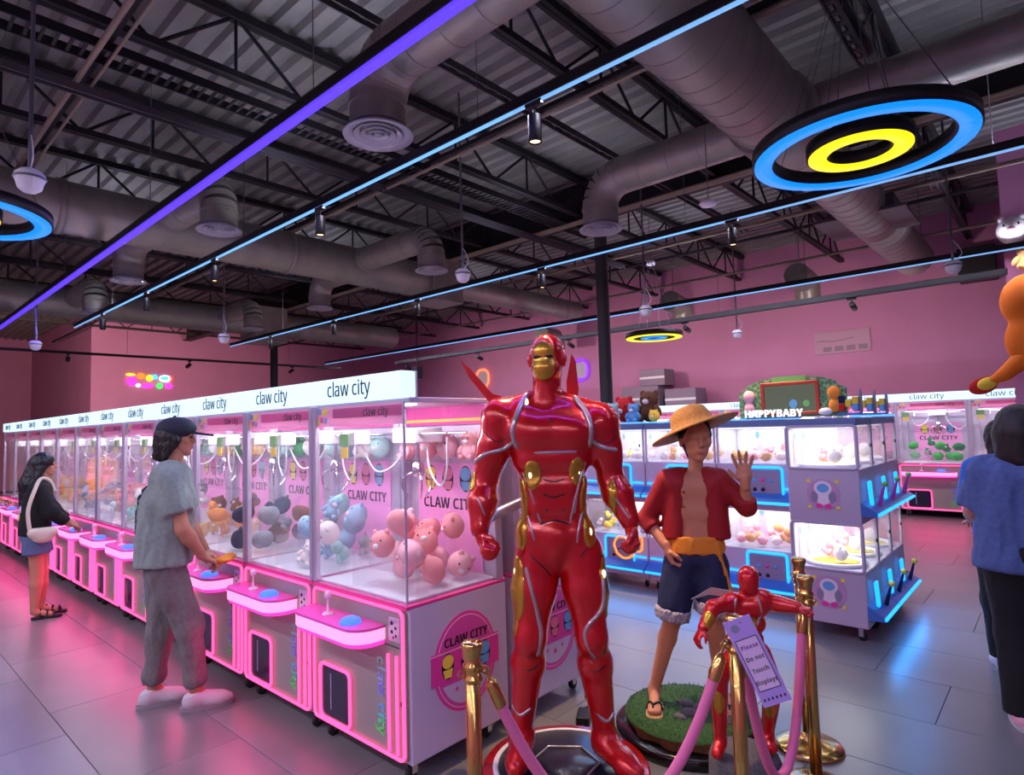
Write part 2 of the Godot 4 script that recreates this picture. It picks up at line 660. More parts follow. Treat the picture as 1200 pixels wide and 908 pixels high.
func ducts():
	# main beside the long row (over the middle of the hall)
	var t := thing("spiral_duct", "large grey spiral duct crossing above the long row, with four round diffusers on elbows", "duct")
	var A := Vector3(-7.55, 4.03, 0)
	var s := new_st()
	seam_tube(s, A + Vector3(0, 0, 2.5), A + Vector3(0, 0, -6.3), 0.27, 0.9)
	obj("main_duct", s, M.duct, t)
	s = new_st()
	box(s, Vector3(-7.55, 4.02, -6.62), Vector3(0.62, 0.7, 0.62), 0.01)
	obj("transition_box", s, M.duct, t)
	s = new_st()
	seam_tube(s, A + Vector3(0, 0, -6.9), A + Vector3(0, 0, -10.5), 0.2, 0.9)
	obj("main_duct", s, M.duct, t)
	for z in [-1.5, -4.0]:
		s = new_st()
		lathe(s, [Vector2(0.27, -0.03), Vector2(0.285, -0.03), Vector2(0.285, 0.03), Vector2(0.27, 0.03)], 28, Transform3D(Basis(Vector3.RIGHT, PI / 2), A + Vector3(0, 0, z)))
		obj("duct_band", s, M.duct, t)
	branch(t, A + Vector3(0.2, 0.05, -2.5), -6.05, 0.17, 3.68)
	branch(t, A + Vector3(0.2, 0.05, -5.05), -5.85, 0.17, 3.68)
	branch(t, A + Vector3(-0.2, 0.05, -2.5), -8.8, 0.17, 3.68)
	branch(t, A + Vector3(-0.2, 0.05, -5.25), -8.85, 0.17, 3.68)
	hangers(t, -7.55, 4.03, 0.27, [-0.5, -3.3, -6.0])
	# main above the statues
	t = thing("spiral_duct", "widest spiral duct overhead, running into the distance above the statues", "duct")
	var B := Vector3(-1.62, 4.1, 0)
	s = new_st()
	seam_tube(s, B + Vector3(0, 0, 2.5), B + Vector3(0, 0, -5.0), 0.31, 0.22, 36)
	obj("main_duct", s, M.duct, t)
	s = new_st()
	tube(s, [B + Vector3(0, 0, -4.98), B + Vector3(0, 0, -5.05), B + Vector3(0, 0, -5.5), B + Vector3(0, 0, -5.6)], [0.34, 0.345, 0.345, 0.29], 32)
	obj("reducer", s, M.duct, t)
	s = new_st()
	seam_tube(s, B + Vector3(0, 0, -5.6), B + Vector3(0, 0, -11.4), 0.27, 0.22, 32)
	obj("main_duct", s, M.duct, t)
	s = new_st()
	box(s, Vector3(-1.62, 3.95, -8.3), Vector3(0.95, 0.04, 0.95), 0.005)
	box(s, Vector3(-1.62, 4.05, -8.3), Vector3(0.7, 0.2, 0.7), 0.01)
	obj("return_grille", s, M.steel_light, t)
	branch(t, B + Vector3(-0.2, 0.0, -2.42), -3.32, 0.19, 3.66)
	branch(t, B + Vector3(-0.2, 0.0, -5.22), -3.4, 0.18, 3.66)
	s = new_st()
	seam_tube(s, B + Vector3(0.2, 0.05, -5.3), Vector3(2.8, 4.15, -5.3), 0.17, 0.3, 24)
	obj("branch_duct", s, M.duct, t)
	hangers(t, -1.62, 4.1, 0.31, [-1.0, -3.6, -7.0, -10.0])
	# far main
	t = thing("spiral_duct", "distant spiral duct crossing above the far end of the long row", "duct")
	var E := Vector3(-12.7, 4.0, 0)
	s = new_st()
	seam_tube(s, E + Vector3(0, 0, 2.5), E + Vector3(0, 0, -9.6), 0.26, 0.9)
	obj("main_duct", s, M.duct, t)
	s = new_st()
	box(s, Vector3(-12.7, 3.95, -6.2), Vector3(0.7, 0.75, 0.7), 0.01)
	obj("transition_box", s, M.duct, t)
	branch(t, E + Vector3(0.2, 0.05, -2.75), -11.3, 0.17, 3.66)
	branch(t, E + Vector3(0.2, 0.05, -5.3), -11.3, 0.17, 3.66)
	branch(t, E + Vector3(-0.2, 0.05, -0.9), -14.0, 0.17, 3.66)
	hangers(t, -12.7, 4.0, 0.26, [-1.0, -4.0, -8.0])
	# short stub pipes near the back wall
	var k := 0
	for p in [[Vector3(-9.0, 3.75, -11.6), "duct stub hanging before the back wall, behind the armoured statue's head"], [Vector3(-5.6, 3.95, -11.4), "duct stub at the back wall, beyond the black column"], [Vector3(-3.2, 4.0, -11.3), "duct stub at the back wall, right of the straw hat statue"]]:
		s = new_st()
		tube(s, [p[0] + Vector3(0, 0.05, 0.5), p[0], p[0] + Vector3(0, -0.06, -0.06), p[0] + Vector3(0, -0.3, -0.1)], [0.2, 0.2, 0.2, 0.2], 20)
		tube(s, [p[0] + Vector3(0, 0, 0.3), Vector3(p[0].x, 5.055, p[0].z + 0.3)], 0.008, 5)
		tag(obj("duct_stub", s, M.duct), p[1], "duct")
		k += 1


# ------------------------------------------------------------------ lights under the ceiling
func wires(parent: Node3D, pts: Array, y0: float):
	for p in pts:
		if absf(p.x + 7.55) < 0.4 or absf(p.x + 1.62) < 0.42 or p.x < -11.0: continue
		var s := new_st()
		tube(s, [Vector3(p.x, y0, p.y), Vector3(p.x, 5.05, p.y)], 0.0035, 4)
		obj("suspension_wire", s, M.cable, parent)


func track_spot(at: Vector3, label: String, lit := true, group := "track spotlights", aim := Vector3.DOWN, energy := 5.0, cone := 32.0, tint := Color(1.0, 0.82, 0.6)):
	var t := thing("track_spotlight", label, "spotlight", at, 0.0, group)
	if not cache.has("spot_can"):
		var s := new_st()
		box(s, Vector3(0, -0.015, 0), Vector3(0.12, 0.03, 0.035), 0.003)
		cache.spot_adaptor = done(s)
		s = new_st()
		tube(s, [Vector3(0, -0.03, 0), Vector3(0, -0.09, 0)], 0.008, 6)
		cache.spot_stem = done(s)
		s = new_st()
		lathe(s, [Vector2(0, -0.08), Vector2(0.036, -0.08), Vector2(0.04, -0.085), Vector2(0.04, -0.24), Vector2(0.034, -0.243), Vector2(0.03, -0.225), Vector2(0, -0.225)], 16)
		cache.spot_can = done(s)
		s = new_st()
		lathe(s, [Vector2(0, -0.232), Vector2(0.031, -0.232), Vector2(0.031, -0.228), Vector2(0, -0.228)], 14)
		cache.spot_lens = done(s)
	obj("adaptor", cache.spot_adaptor, M.black, t)
	obj("stem", cache.spot_stem, M.black, t)
	var head := Node3D.new()
	head.name = "lamp_head"
	t.add_child(head, true)
	head.position = Vector3(0, -0.09, 0)
	head.basis = Basis(Quaternion(Vector3.DOWN, aim.normalized()))
	obj("can", cache.spot_can, M.black, head, Vector3(0, 0.09, 0))
	obj("lamp_lens", cache.spot_lens, M.lamp_warm if lit else M.white, head, Vector3(0, 0.09, 0))
	if lit:
		var l := SpotLight3D.new()
		l.name = "spot_light"
		l.light_color = tint
		l.light_energy = energy
		l.spot_range = 30.0
		l.spot_attenuation = 2.0
		l.spot_angle = cone
		l.spot_angle_attenuation = 0.8
		l.light_size = 0.03
		l.shadow_enabled = true
		l.position = Vector3(0, -0.16, 0)
		l.rotation_degrees = Vector3(-90, 0, 0)
		head.add_child(l, true)


func track_line(label: String, y: float, z: float, x0: float, x1: float, breaks: Array, color_mat: Material, light_color: Color, energy: float, w := 0.02):
	var t := thing("linear_track_light", label, "track light")
	var s := new_st()
	box(s, Vector3((x0 + x1) / 2, y + 0.022, z), Vector3(x1 - x0, 0.035, w + 0.012), 0.003)
	for sg in [-1, 1]: box(s, Vector3((x0 + x1) / 2, y + 0.052, z + sg * (w / 2 + 0.004)), Vector3(x1 - x0, 0.03, 0.004))
	obj("rail", s, M.black, t)
	var ends := [x0]
	for b in breaks: ends.append_array([b - 0.16, b + 0.16])
	ends.append(x1)
	var ws := []
	for k in range(0, ends.size(), 2):
		if ends[k + 1] - ends[k] < 0.2: continue
		s = new_st()
		box(s, Vector3((ends[k] + ends[k + 1]) / 2, y - 0.002, z), Vector3(ends[k + 1] - ends[k], 0.016, w), 0.002)
		obj("led_diffuser", s, color_mat, t)
		area_light("led_light", t, Vector3((ends[k] + ends[k + 1]) / 2, y - 0.014, z), Vector2(ends[k + 1] - ends[k], w), light_color, energy * (ends[k + 1] - ends[k]), Vector3.DOWN)
		ws.append_array([Vector2(ends[k] + 0.3, z), Vector2(ends[k + 1] - 0.3, z)])
	# lamps on the top of the rail, left out where ducts pass close above
	for u in ([[-10.8, -9.2], [-5.5, -3.8], [-0.9, 2.2]] if z < -2.0 else [[-11.2, -8.4], [-6.7, -4.5], [-4.5, -2.4], [-0.8, 3.8]]):
		s = new_st()
		box(s, Vector3((u[0] + u[1]) / 2, y + 0.043, z), Vector3(u[1] - u[0], 0.006, w * 0.8), 0.002)
		obj("led_uplight", s, M.led_up, t)
		area_light("led_up_light", t, Vector3((u[0] + u[1]) / 2, y + 0.049, z), Vector2(u[1] - u[0], w * 0.8), Color(0.88, 0.88, 1.0), 0.55 * (u[1] - u[0]), Vector3.UP)
	wires(t, ws, y + 0.035)
	return t


func ceiling_lights():
	# violet line light
	var t := thing("violet_line_light", "long violet LED line light hung overhead from front to far wall", "line light")
	var s := new_st()
	box(s, Vector3(-5.4, 3.6, -1.87), Vector3(16.0, 0.07, 0.075), 0.004)
	obj("housing", s, M.black, t)
	s = new_st()
	box(s, Vector3(-5.4, 3.558, -1.87), Vector3(16.0, 0.02, 0.062), 0.003)
	obj("led_diffuser", s, M.led_purple, t)
	for k in 4:
		area_light("led_light", t, Vector3(-11.4 + 4 * k, 3.545, -1.87), Vector2(4.0, 0.06), Color(0.42, 0.32, 1.0), 1.4, Vector3.DOWN)
	wires(t, [Vector2(-0.4, -1.87), Vector2(-3.2, -1.87), Vector2(-6.0, -1.87), Vector2(-9.0, -1.87), Vector2(-12.0, -1.87)], 3.63)
	var c := Color(0.90, 0.88, 1.0)
	var e := 0.36
	track_line("pale blue track light nearest overhead, with spotlights, beside the violet line", 3.5, -2.68, -12.2, 2.5, [-2.17, -4.5, -6.6, -8.7, -10.6, 0.2], M.led_blue, c, e)
	track_line("pale blue track light passing in front of the black column", 3.5, -5.6, -13.0, 2.5, [-2.2, -4.5, -6.8, -9.0, -11.2, 0.2], M.led_blue, c, e)
	track_line("thin track light farthest back, before the pink back wall", 3.5, -9.05, -15.0, 2.0, [-2.1, -7.0, -12.0], M.led_blue, c, e * 1.3)
	track_line("track light over the front of the hall, above the viewer", 3.5, 1.2, -12.0, 4.0, [-2.2, -6.5], M.led_blue, c, e * 2.6)
	track_line("second track light behind the viewer, over the front of the hall", 3.5, 3.4, -12.0, 4.0, [-2.2, -6.5], M.led_blue, c, e * 2.6)
	var names := ["warm spotlight on the nearest track, above the armoured statue", "warm spotlight second along the nearest track", "warm spotlight third along the nearest track", "spotlight fourth along the nearest track", "spotlight fifth along the nearest track"]
	var xs := [-2.17, -4.5, -6.6, -8.7, -10.6]
	for k in 5: track_spot(Vector3(xs[k], 3.5, -2.68), names[k])
	names = ["spotlight on the middle track, beside the round ring light", "spotlight on the middle track, near the black column", "spotlight on the middle track, over the pole camera", "spotlight on the middle track, farther along", "spotlight on the middle track, at its far end"]
	xs = [-2.2, -4.5, -6.8, -9.0, -11.2]
	for k in 5: track_spot(Vector3(xs[k], 3.5, -5.6), names[k])
	names = ["spotlight on the black back rail, over the white two tier machines", "spotlight on the black back rail, beyond the black column", "spotlight on the black back rail, behind the armoured statue's head", "spotlight on the black back rail, toward the far corner", "spotlight on the black back rail, at the far corner"]
	xs = [-2.1, -4.6, -7.0, -9.5, -12.0]
	for k in 5: track_spot(Vector3(xs[k], 3.28, -9.47), names[k], true, "spotlights aimed at the back wall", Vector3(0, -0.3, -1), 2.0, 62.0, Color(1.0, 0.88, 0.86))
	# dark rail along the back
	t = thing("ceiling_rail", "thick black rail hung along the back wall, without lamps", "rail")
	s = new_st()
	box(s, Vector3(-6.4, 3.32, -9.47), Vector3(12.0, 0.08, 0.1), 0.005)
	obj("rail_bar", s, M.black, t)
	wires(t, [Vector2(-1.5, -9.47), Vector2(-4.0, -9.47), Vector2(-7.0, -9.47), Vector2(-11.0, -9.47)], 3.35)
	# black track along z at the far end
	t = thing("ceiling_rail", "thin black rail across the far end above the colourful neon sign", "rail")
	s = new_st()
	box(s, Vector3(-14.1, 3.3, -4.2), Vector3(0.05, 0.05, 9.5), 0.004)
	obj("rail_bar", s, M.black, t)
	for z in [-1.0, -4.0, -7.5]:
		s = new_st()
		tube(s, [Vector3(-14.1, 3.32, z), Vector3(-14.1, 5.05, z)], 0.0035, 4)
		obj("suspension_wire", s, M.cable, t)
	for k in 4: track_spot(Vector3(-14.1, 3.28, [-1.2, -3.0, -5.2, -7.6][k]), ["black spotlight on the far rail, nearest the recess", "black spotlight on the far rail, second from the recess", "black spotlight on the far rail before the coloured sign", "black spotlight on the far rail, past the coloured sign"][k], true, "spotlights aimed at the far wall", [Vector3(-1, -0.12, 0.1), Vector3(-1, -0.18, -0.2), Vector3(-1, -0.25, 0), Vector3(-1, -0.25, 0)][k], [10.0, 5.5, 2.6, 2.6][k], 62.0, Color(1.0, 0.84, 0.78))
	# ring lights
	ring_light("blue ring light with a yellow ring inside, hung on wires", Vector3(-0.86, 3.3, -4.33), 0.63, true)
	ring_light("blue ring light cut off by the edge of the view, beyond the violet line", Vector3(-6.0, 3.3, -0.55), 0.6, true)
	ring_light("small distant ring light seen edge on beyond the black column", Vector3(-4.95, 3.02, -9.05), 0.46, false)


func ring_band(r0: float, r1: float, y0: float, y1: float) -> SurfaceTool:
	var s := new_st()
	lathe(s, [Vector2(r0, y0), Vector2(r1, y0), Vector2(r1, y1), Vector2(r0, y1), Vector2(r0, y0)], 72)
	return s


func ring_light(label: String, at: Vector3, r: float, big: bool):
	var t := thing("ring_light", label, "ring light", at)
	obj("outer_housing", ring_band(r - 0.13, r + 0.004, 0.005, 0.085), M.black, t)
	obj("blue_led_ring", ring_band(r - 0.115, r - 0.008, -0.006, 0.006), M.ring_blue if big else M.ring_yellow, t)
	var ri := r * 0.48
	obj("inner_housing", ring_band(ri - 0.13, ri + 0.004, 0.005, 0.085), M.black, t)
	obj("yellow_led_ring", ring_band(ri - 0.115, ri - 0.008, -0.006, 0.006), M.ring_yellow if big else M.ring_blue, t)
	var s := new_st()
	for a in [0.3, 1.87, 3.44, 5.0]:
		tube(s, [Vector3(cos(a) * (r - 0.06), 0.08, sin(a) * (r - 0.06)), Vector3(cos(a) * 0.05, 1.25, sin(a) * 0.05)], 0.0035, 4)
		tube(s, [Vector3(cos(a) * (ri - 0.06), 0.08, sin(a) * (ri - 0.06)), Vector3(cos(a) * 0.03, 1.25, sin(a) * 0.03)], 0.003, 4)
	tube(s, [Vector3(0, 1.25, 0), Vector3(0, 5.05 - at.y, 0)], 0.006, 5)
	obj("suspension_wire", s, M.cable, t)
	s = new_st()
	lathe(s, [Vector2(0, 1.22), Vector2(0.07, 1.22), Vector2(0.07, 1.28), Vector2(0, 1.28)], 16)
	obj("canopy_hub", s, M.white, t)
	area_light("ring_glow", t, Vector3(0, -0.02, 0), Vector2(r * 1.2, r * 1.2), Color(0.35, 0.6, 1.0), 0.25, Vector3.DOWN)


# ------------------------------------------------------------------ claw machines
const MW := 0.82
const MD := 0.67


func row_materials():
	M.neon_pink = glow(Color(1.0, 0.28, 0.53), 2.2)
	M.neon_blue = glow(Color(0.10, 0.62, 1.0), 1.7)
	M.neon_orange = glow(Color(1.0, 0.5, 0.12), 1.6)
	M.marquee_light = glow(Color(0.80, 0.93, 1.0), 1.05)
	M.shelf_light = glow(Color(1.0, 0.64, 0.86), 1.0)
	M.shelf_pink = mat(Color(0.95, 0.35, 0.75), 0.25)
	M.led_white = glow(Color(0.92, 0.97, 1.0), 2.5)
	M.cab_side = mat(Color(0.78, 0.74, 0.84), 0.35)
	M.cab_front = mat(Color(0.60, 0.58, 0.56), 0.45, 0.15)
	M.cab_dark = mat(Color(0.16, 0.14, 0.24), 0.15)
	M.alu = mat(Color(0.80, 0.76, 0.84), 0.3, 0.5)
	M.pink_trim = mat(Color(0.85, 0.25, 0.58), 0.4)
	M.poster_pink = mat(Color(0.95, 0.60, 0.83), 0.6)
	M.hot_pink = mat(Color(0.90, 0.22, 0.62), 0.5)
	M.pale_pink = mat(Color(0.97, 0.78, 0.88), 0.5)
	M.ink = mat(Color(0.06, 0.05, 0.08), 0.6)
	M.ink_blue = mat(Color(0.12, 0.18, 0.26), 0.6)
	M.print_yellow = mat(Color(0.95, 0.85, 0.30), 0.6)
	M.print_pink = mat(Color(0.88, 0.45, 0.58), 0.6)
	M.print_blue = mat(Color(0.38, 0.66, 0.85), 0.6)
	M.print_green = mat(Color(0.45, 0.72, 0.40), 0.6)
	M.holo = []
	for c in [Color(0.62, 0.85, 0.78), Color(0.62, 0.80, 0.86), Color(0.60, 0.66, 0.92), Color(0.55, 0.55, 0.95), Color(0.45, 0.7, 0.95), Color(0.35, 0.85, 0.85), Color(0.35, 0.9, 0.6), Color(0.4, 0.92, 0.45)]:
		M.holo.append(mat(c, 0.25, 0.2))
	M.glass = pane(0.03)
	M.acrylic = pane(0.10)
	M.tray = mat(Color(0.82, 0.82, 0.86), 0.3)
	M.rubber = mat(Color(0.08, 0.08, 0.08), 0.7)
	M.button_blue = glow(Color(0.25, 0.45, 1.0), 1.3)
	M.button_teal = glow(Color(0.1, 0.75, 0.85), 1.2)
	M.plush_pink = rim_mat(Color(0.93, 0.60, 0.62))
	M.plush_pink2 = rim_mat(Color(0.95, 0.70, 0.74))
	M.plush_white = rim_mat(Color(0.92, 0.89, 0.88))
	M.plush_blue = rim_mat(Color(0.55, 0.70, 0.80))
	M.plush_teal = rim_mat(Color(0.60, 0.80, 0.78))
	M.plush_grey = rim_mat(Color(0.55, 0.55, 0.58))
	M.plush_brown = rim_mat(Color(0.45, 0.30, 0.22))
	M.plush_orange = rim_mat(Color(0.92, 0.58, 0.25))
	M.plush_tan = rim_mat(Color(0.85, 0.68, 0.42))
	M.plush_green = rim_mat(Color(0.22, 0.66, 0.30))
	M.plush_green2 = rim_mat(Color(0.12, 0.48, 0.30))
	M.plush_red = rim_mat(Color(0.80, 0.20, 0.20))
	M.plush_yellow = rim_mat(Color(0.95, 0.82, 0.30))
	M.plush_navy = rim_mat(Color(0.14, 0.18, 0.30))


func rim_mat(c: Color) -> StandardMaterial3D:
	var m := mat(c, 0.95, 0.0, 0.2)
	m.rim_enabled = true
	m.rim = 0.4
	m.rim_tint = 0.6
	return m


func caster(parent: Node, at: Vector3):
	if not cache.has("caster_wheel"):
		var s := new_st()
		lathe(s, [Vector2(0, -0.012), Vector2(0.028, -0.012), Vector2(0.032, -0.008), Vector2(0.032, 0.008), Vector2(0.028, 0.012), Vector2(0, 0.012)], 14, Transform3D(Basis(Vector3.BACK, PI / 2), Vector3(0, 0.032, 0.012)))
		cache.caster_wheel = done(s)
		s = new_st()
		box(s, Vector3(-0.018, 0.06, 0.006), Vector3(0.004, 0.06, 0.03))
		box(s, Vector3(0.018, 0.06, 0.006), Vector3(0.004, 0.06, 0.03))
		box(s, Vector3(0, 0.095, 0), Vector3(0.06, 0.008, 0.06))
		cache.caster_fork = done(s)
	var c := Node3D.new()
	c.name = "caster"
	parent.add_child(c, true)
	c.position = at
	obj("wheel", cache.caster_wheel, M.rubber, c)
	obj("fork", cache.caster_fork, M.chrome, c)


func flat(parent: Node, called: String, poly: PackedVector2Array, m: Material, at: Vector3, basis := Basis.IDENTITY, depth := 0.002) -> MeshInstance3D:
	var s := new_st()
	prism(s, poly, 0.0, depth)
	return obj(called, s, m, parent, at, basis)


# the printed figure: an oval head over a ribbed cup, flat colours only
func oval_print(parent: Node, at: Vector3, k: float, m: Material, basis := Basis.IDENTITY):
	flat(parent, "printed_oval", ellipse(0.042 * k, 0.065 * k, 18), M.ink, at, basis, 0.0012)
	flat(parent, "printed_oval", ellipse(0.038 * k, 0.034 * k, 16, Vector2(0, 0.024 * k)), m, at + basis.z * 0.0012, basis, 0.001)
	flat(parent, "printed_oval", PackedVector2Array([Vector2(-0.034, -0.014) * k, Vector2(0.034, -0.014) * k, Vector2(0.022, -0.056) * k, Vector2(-0.022, -0.056) * k]), m, at + basis.z * 0.0012, basis, 0.001)


func round_logo(parent: Node, at: Vector3, basis: Basis, r: float):
	var l := Node3D.new()
	l.name = "side_logo"
	parent.add_child(l, true)
	l.transform = Transform3D(basis, at)
	flat(l, "disc", ellipse(r * 0.94, r * 1.05, 40), M.hot_pink, Vector3.ZERO)
	flat(l, "disc_line", ellipse(r * 0.87, r * 0.98, 40), M.pale_pink, Vector3(0, 0, 0.002), Basis.IDENTITY, 0.0006)
	flat(l, "disc_face", ellipse(r * 0.85, r * 0.96, 40), M.poster_hot, Vector3(0, 0, 0.0026), Basis.IDENTITY, 0.0008)
	var seg := PackedVector2Array()
	for k in 15:
		var a := PI + 0.45 + (PI - 0.9) * k / 14
		seg.append(Vector2(cos(a) * r * 0.78, sin(a) * r * 0.88))
	flat(l, "lower_field", seg, M.cab_side, Vector3(0, 0, 0.0034), Basis.IDENTITY, 0.0008)
	flat(l, "band", PackedVector2Array([Vector2(-r * 1.02, -r * 0.3), Vector2(r * 1.02, -r * 0.3), Vector2(r * 1.02, r * 0.36), Vector2(-r * 1.02, r * 0.36)]), M.hot_pink, Vector3(0, 0, 0.0044), Basis.IDENTITY, 0.0012)
	flat(l, "band_line", PackedVector2Array([Vector2(-r * 1.02, r * 0.31), Vector2(r * 1.02, r * 0.31), Vector2(r * 1.02, r * 0.33), Vector2(-r * 1.02, r * 0.33)]), M.pale_pink, Vector3(0, 0, 0.0056), Basis.IDENTITY, 0.0006)
	obj("lettering", lettering("CLAW CITY", r * 0.185, 0.002, true), M.ink, l, Vector3(0, r * 0.50, 0.006))
	var cs := [M.print_yellow, M.print_pink, M.print_blue]
	for k in 3: oval_print(l, Vector3((k - 1) * r * 0.56, r * 0.02, 0.006), r * 4.2, cs[k])
	for k in 3: star(l, Vector3((k - 1) * r * 0.3, -r * (0.6 if k == 1 else 0.52), 0.0045), r * (0.1 if k == 1 else 0.07))


func star(parent: Node, at: Vector3, r: float):
	var p := PackedVector2Array()
	for k in 10:
		var a := PI / 2 + TAU * k / 10
		p.append(Vector2(cos(a), sin(a)) * (r if k % 2 == 0 else r * 0.42))
	flat(parent, "star", p, M.hot_pink, at, Basis.IDENTITY, 0.001)


func claw_machine(end := false) -> Node3D:
	var t := thing("claw_machine", "", "claw machine")
	var w := MW - 0.006
	var fz := MD / 2
	var s := new_st()
	box(s, Vector3(0, 0.45, -0.01), Vector3(w, 0.70, MD - 0.02), 0.006)
	obj("cabinet", s, M.cab_side, t)
	s = new_st()
	prism(s, round_rect(w - 0.03, 0.67, 0.02, 4, Vector2(0, 0.45)), fz - 0.02, fz - 0.004)
	var fp := obj("front_panel", s, M.cab_front, t)
	s = new_st()
	box(s, Vector3(0, 0.617, fz - 0.002), Vector3(w - 0.12, 0.003, 0.004))
	obj("panel_seam", s, M.cab_dark, fp)
	s = new_st()
	lathe(s, [Vector2(0, 0.006), Vector2(0.011, 0.006), Vector2(0.013, 0)], 12, Transform3D(Basis(Vector3.RIGHT, PI / 2), Vector3(0.362, 0.37, fz - 0.004)))
	obj("lock", s, M.cab_dark, fp)
	s = new_st()
	box(s, Vector3(0, 0.805, 0), Vector3(w, 0.02, MD), 0.004)
	obj("deck_rim", s, M.pink_trim, t)
	# neon round the front, the door and two upright bars
	s = new_st()
	tube(s, loop3(round_rect(w - 0.045, 0.665, 0.03, 5, Vector2(0, 0.457)), fz + 0.006), 0.008, 7, true)
	obj("neon_frame", s, M.neon_pink, t)
	s = new_st()
	tube(s, loop3(round_rect(0.275, 0.275, 0.035, 5, Vector2(-0.185, 0.275)), fz + 0.008), 0.0085, 7, true)
	obj("neon_door_frame", s, M.neon_pink, t)
	for x in [0.272, 0.335]:
		s = new_st()
		tube(s, [Vector3(x, 0.14, fz + 0.006), Vector3(x, 0.58, fz + 0.006)], 0.008, 7)
		obj("neon_bar", s, M.neon_pink, t)
	s = new_st()
	prism(s, round_rect(0.25, 0.25, 0.03, 5, Vector2(-0.185, 0.275)), fz - 0.003, fz + 0.003)
	var d := obj("prize_door", s, M.cab_dark, t)
	s = new_st()
	box(s, Vector3(-0.225, 0.28, fz + 0.005), Vector3(0.006, 0.18, 0.004))
	obj("door_edge", s, M.alu, d)
	# control shelf with its glowing band, stick and button
	var sh := Node3D.new()
	sh.name = "control_shelf"
	t.add_child(sh, true)
	var out := PackedVector2Array([Vector2(-0.365, 0), Vector2(0.245, 0), Vector2(0.245, 0.05)])
	for k in 7:
		var a := PI / 2 * k / 6
		out.append(Vector2(0.135 + 0.11 * cos(a), 0.05 + 0.11 * sin(a)))
	for k in 7:
		var a := PI / 2 + PI / 2 * k / 6
		out.append(Vector2(-0.275 + 0.09 * cos(a), 0.07 + 0.09 * sin(a)))
	var lay := Basis(Vector3.RIGHT, Vector3.BACK, Vector3.DOWN)
	s = new_st()
	prism(s, out, -0.012, 0.0, Transform3D(lay, Vector3(0, 0.695, fz)), true)
	obj("shelf_top", s, M.shelf_pink, sh)
	s = new_st()
	prism(s, out, 0.0, 0.055, Transform3D(lay, Vector3(0, 0.695, fz)), true)
	obj("shelf_light_band", s, M.shelf_light, sh)
	var under := PackedVector2Array()
	for p in out: under.append(p * Vector2(0.985, 0.93) + Vector2(0, 0.002))
	s = new_st()
	prism(s, under, 0.055, 0.075, Transform3D(lay, Vector3(0, 0.695, fz)), true)
	obj("neon_under_band", s, M.neon_magenta, sh)
	s = new_st()
	lathe(s, [Vector2(0, 0), Vector2(0.03, 0), Vector2(0.026, 0.008), Vector2(0.006, 0.014), Vector2(0.006, 0.075), Vector2(0.016, 0.082), Vector2(0.02, 0.098), Vector2(0.013, 0.112), Vector2(0, 0.116)], 14, Transform3D(Basis.IDENTITY, Vector3(-0.13, 0.707, fz + 0.075)))
	obj("joystick", s, M.pale_pink, sh)
	s = new_st()
	lathe(s, [Vector2(0.052, 0), Vector2(0.052, 0.006), Vector2(0.046, 0.018), Vector2(0.03, 0.027), Vector2(0, 0.03)], 20, Transform3D(Basis.IDENTITY, Vector3(0.085, 0.707, fz + 0.085)))
	obj("button_light", s, M.button_blue, sh)
	# coin panel with its marks
	s = new_st()
	box(s, Vector3(0.315, 0.695, fz - 0.001), Vector3(0.085, 0.11, 0.008), 0.002)
	var cp := obj("coin_panel", s, M.alu, t)
	for q in [[0.3, 0.725, 0.010], [0.328, 0.705, 0.008], [0.3, 0.685, 0.009], [0.33, 0.67, 0.007], [0.31, 0.66, 0.006]]:
		flat(cp, "printed_mark", ellipse(q[2], q[2], 10), M.ink, Vector3(q[0], q[1], fz + 0.003), Basis.IDENTITY, 0.0008)
	# upright shiny lettering on the front
	var word := "claw city"
	var vt := Node3D.new()
	vt.name = "upright_lettering"
	t.add_child(vt, true)
	var y := 0.555
	var step := [0.042, 0.024, 0.046, 0.056, 0.026, 0.04, 0.022, 0.03, 0.044]
	var hi := 0
	for k in word.length():
		if word[k] != " ":
			obj("letter", lettering(word[k], 0.062, 0.002, true), M.holo[hi], vt, Vector3(0.205, y - step[k] / 2, fz - 0.002), Basis(Vector3.BACK, -PI / 2))
			hi += 1
		y -= step[k] * 1.13
	for x in [-0.33, 0.33]:
		for z in [-0.25, 0.25]: caster(t, Vector3(x, 0, z))
	# upper case: posts, glass, floor
	s = new_st()
	box(s, Vector3(-w / 2 + 0.016, 1.29, fz - 0.018), Vector3(0.03, 0.95, 0.03), 0.004)
	obj("post", s, M.alu, t)
	s = new_st()
	box(s, Vector3(w / 2 - 0.016, 1.29, fz - 0.018), Vector3(0.03 if not end else 0.012, 0.95, 0.03 if not end else 0.012), 0.003)
	obj("post", s, M.alu, t)
	for x in [-1, 1]:
		s = new_st()
		box(s, Vector3(x * (w / 2 - 0.03), 1.29, -fz + 0.04), Vector3(0.06, 0.95, 0.05), 0.004)
		obj("post", s, M.alu, t)
	s = new_st()
	box(s, Vector3(0, 1.29, fz - 0.008), Vector3(w - 0.05, 0.945, 0.005))
	obj("front_glass", s, M.glass, t)
	s = new_st()
	box(s, Vector3(-w / 2 + 0.006, 1.29, 0), Vector3(0.005, 0.945, MD - 0.13))
	obj("side_glass", s, M.glass, t)
	if end:
		s = new_st()
		box(s, Vector3(w / 2 - 0.006, 1.29, 0), Vector3(0.005, 0.945, MD - 0.13))
		obj("side_glass", s, M.glass, t)
	s = new_st()
	box(s, Vector3(0, 0.822, 0.01), Vector3(w - 0.06, 0.014, MD - 0.08), 0.003)
	obj("prize_floor", s, M.tray, t)
	s = new_st()
	box(s, Vector3(-0.08, 0.92, 0.145), Vector3(0.004, 0.18, 0.3))
	box(s, Vector3(-0.225, 0.92, -0.005), Vector3(0.29, 0.18, 0.004))
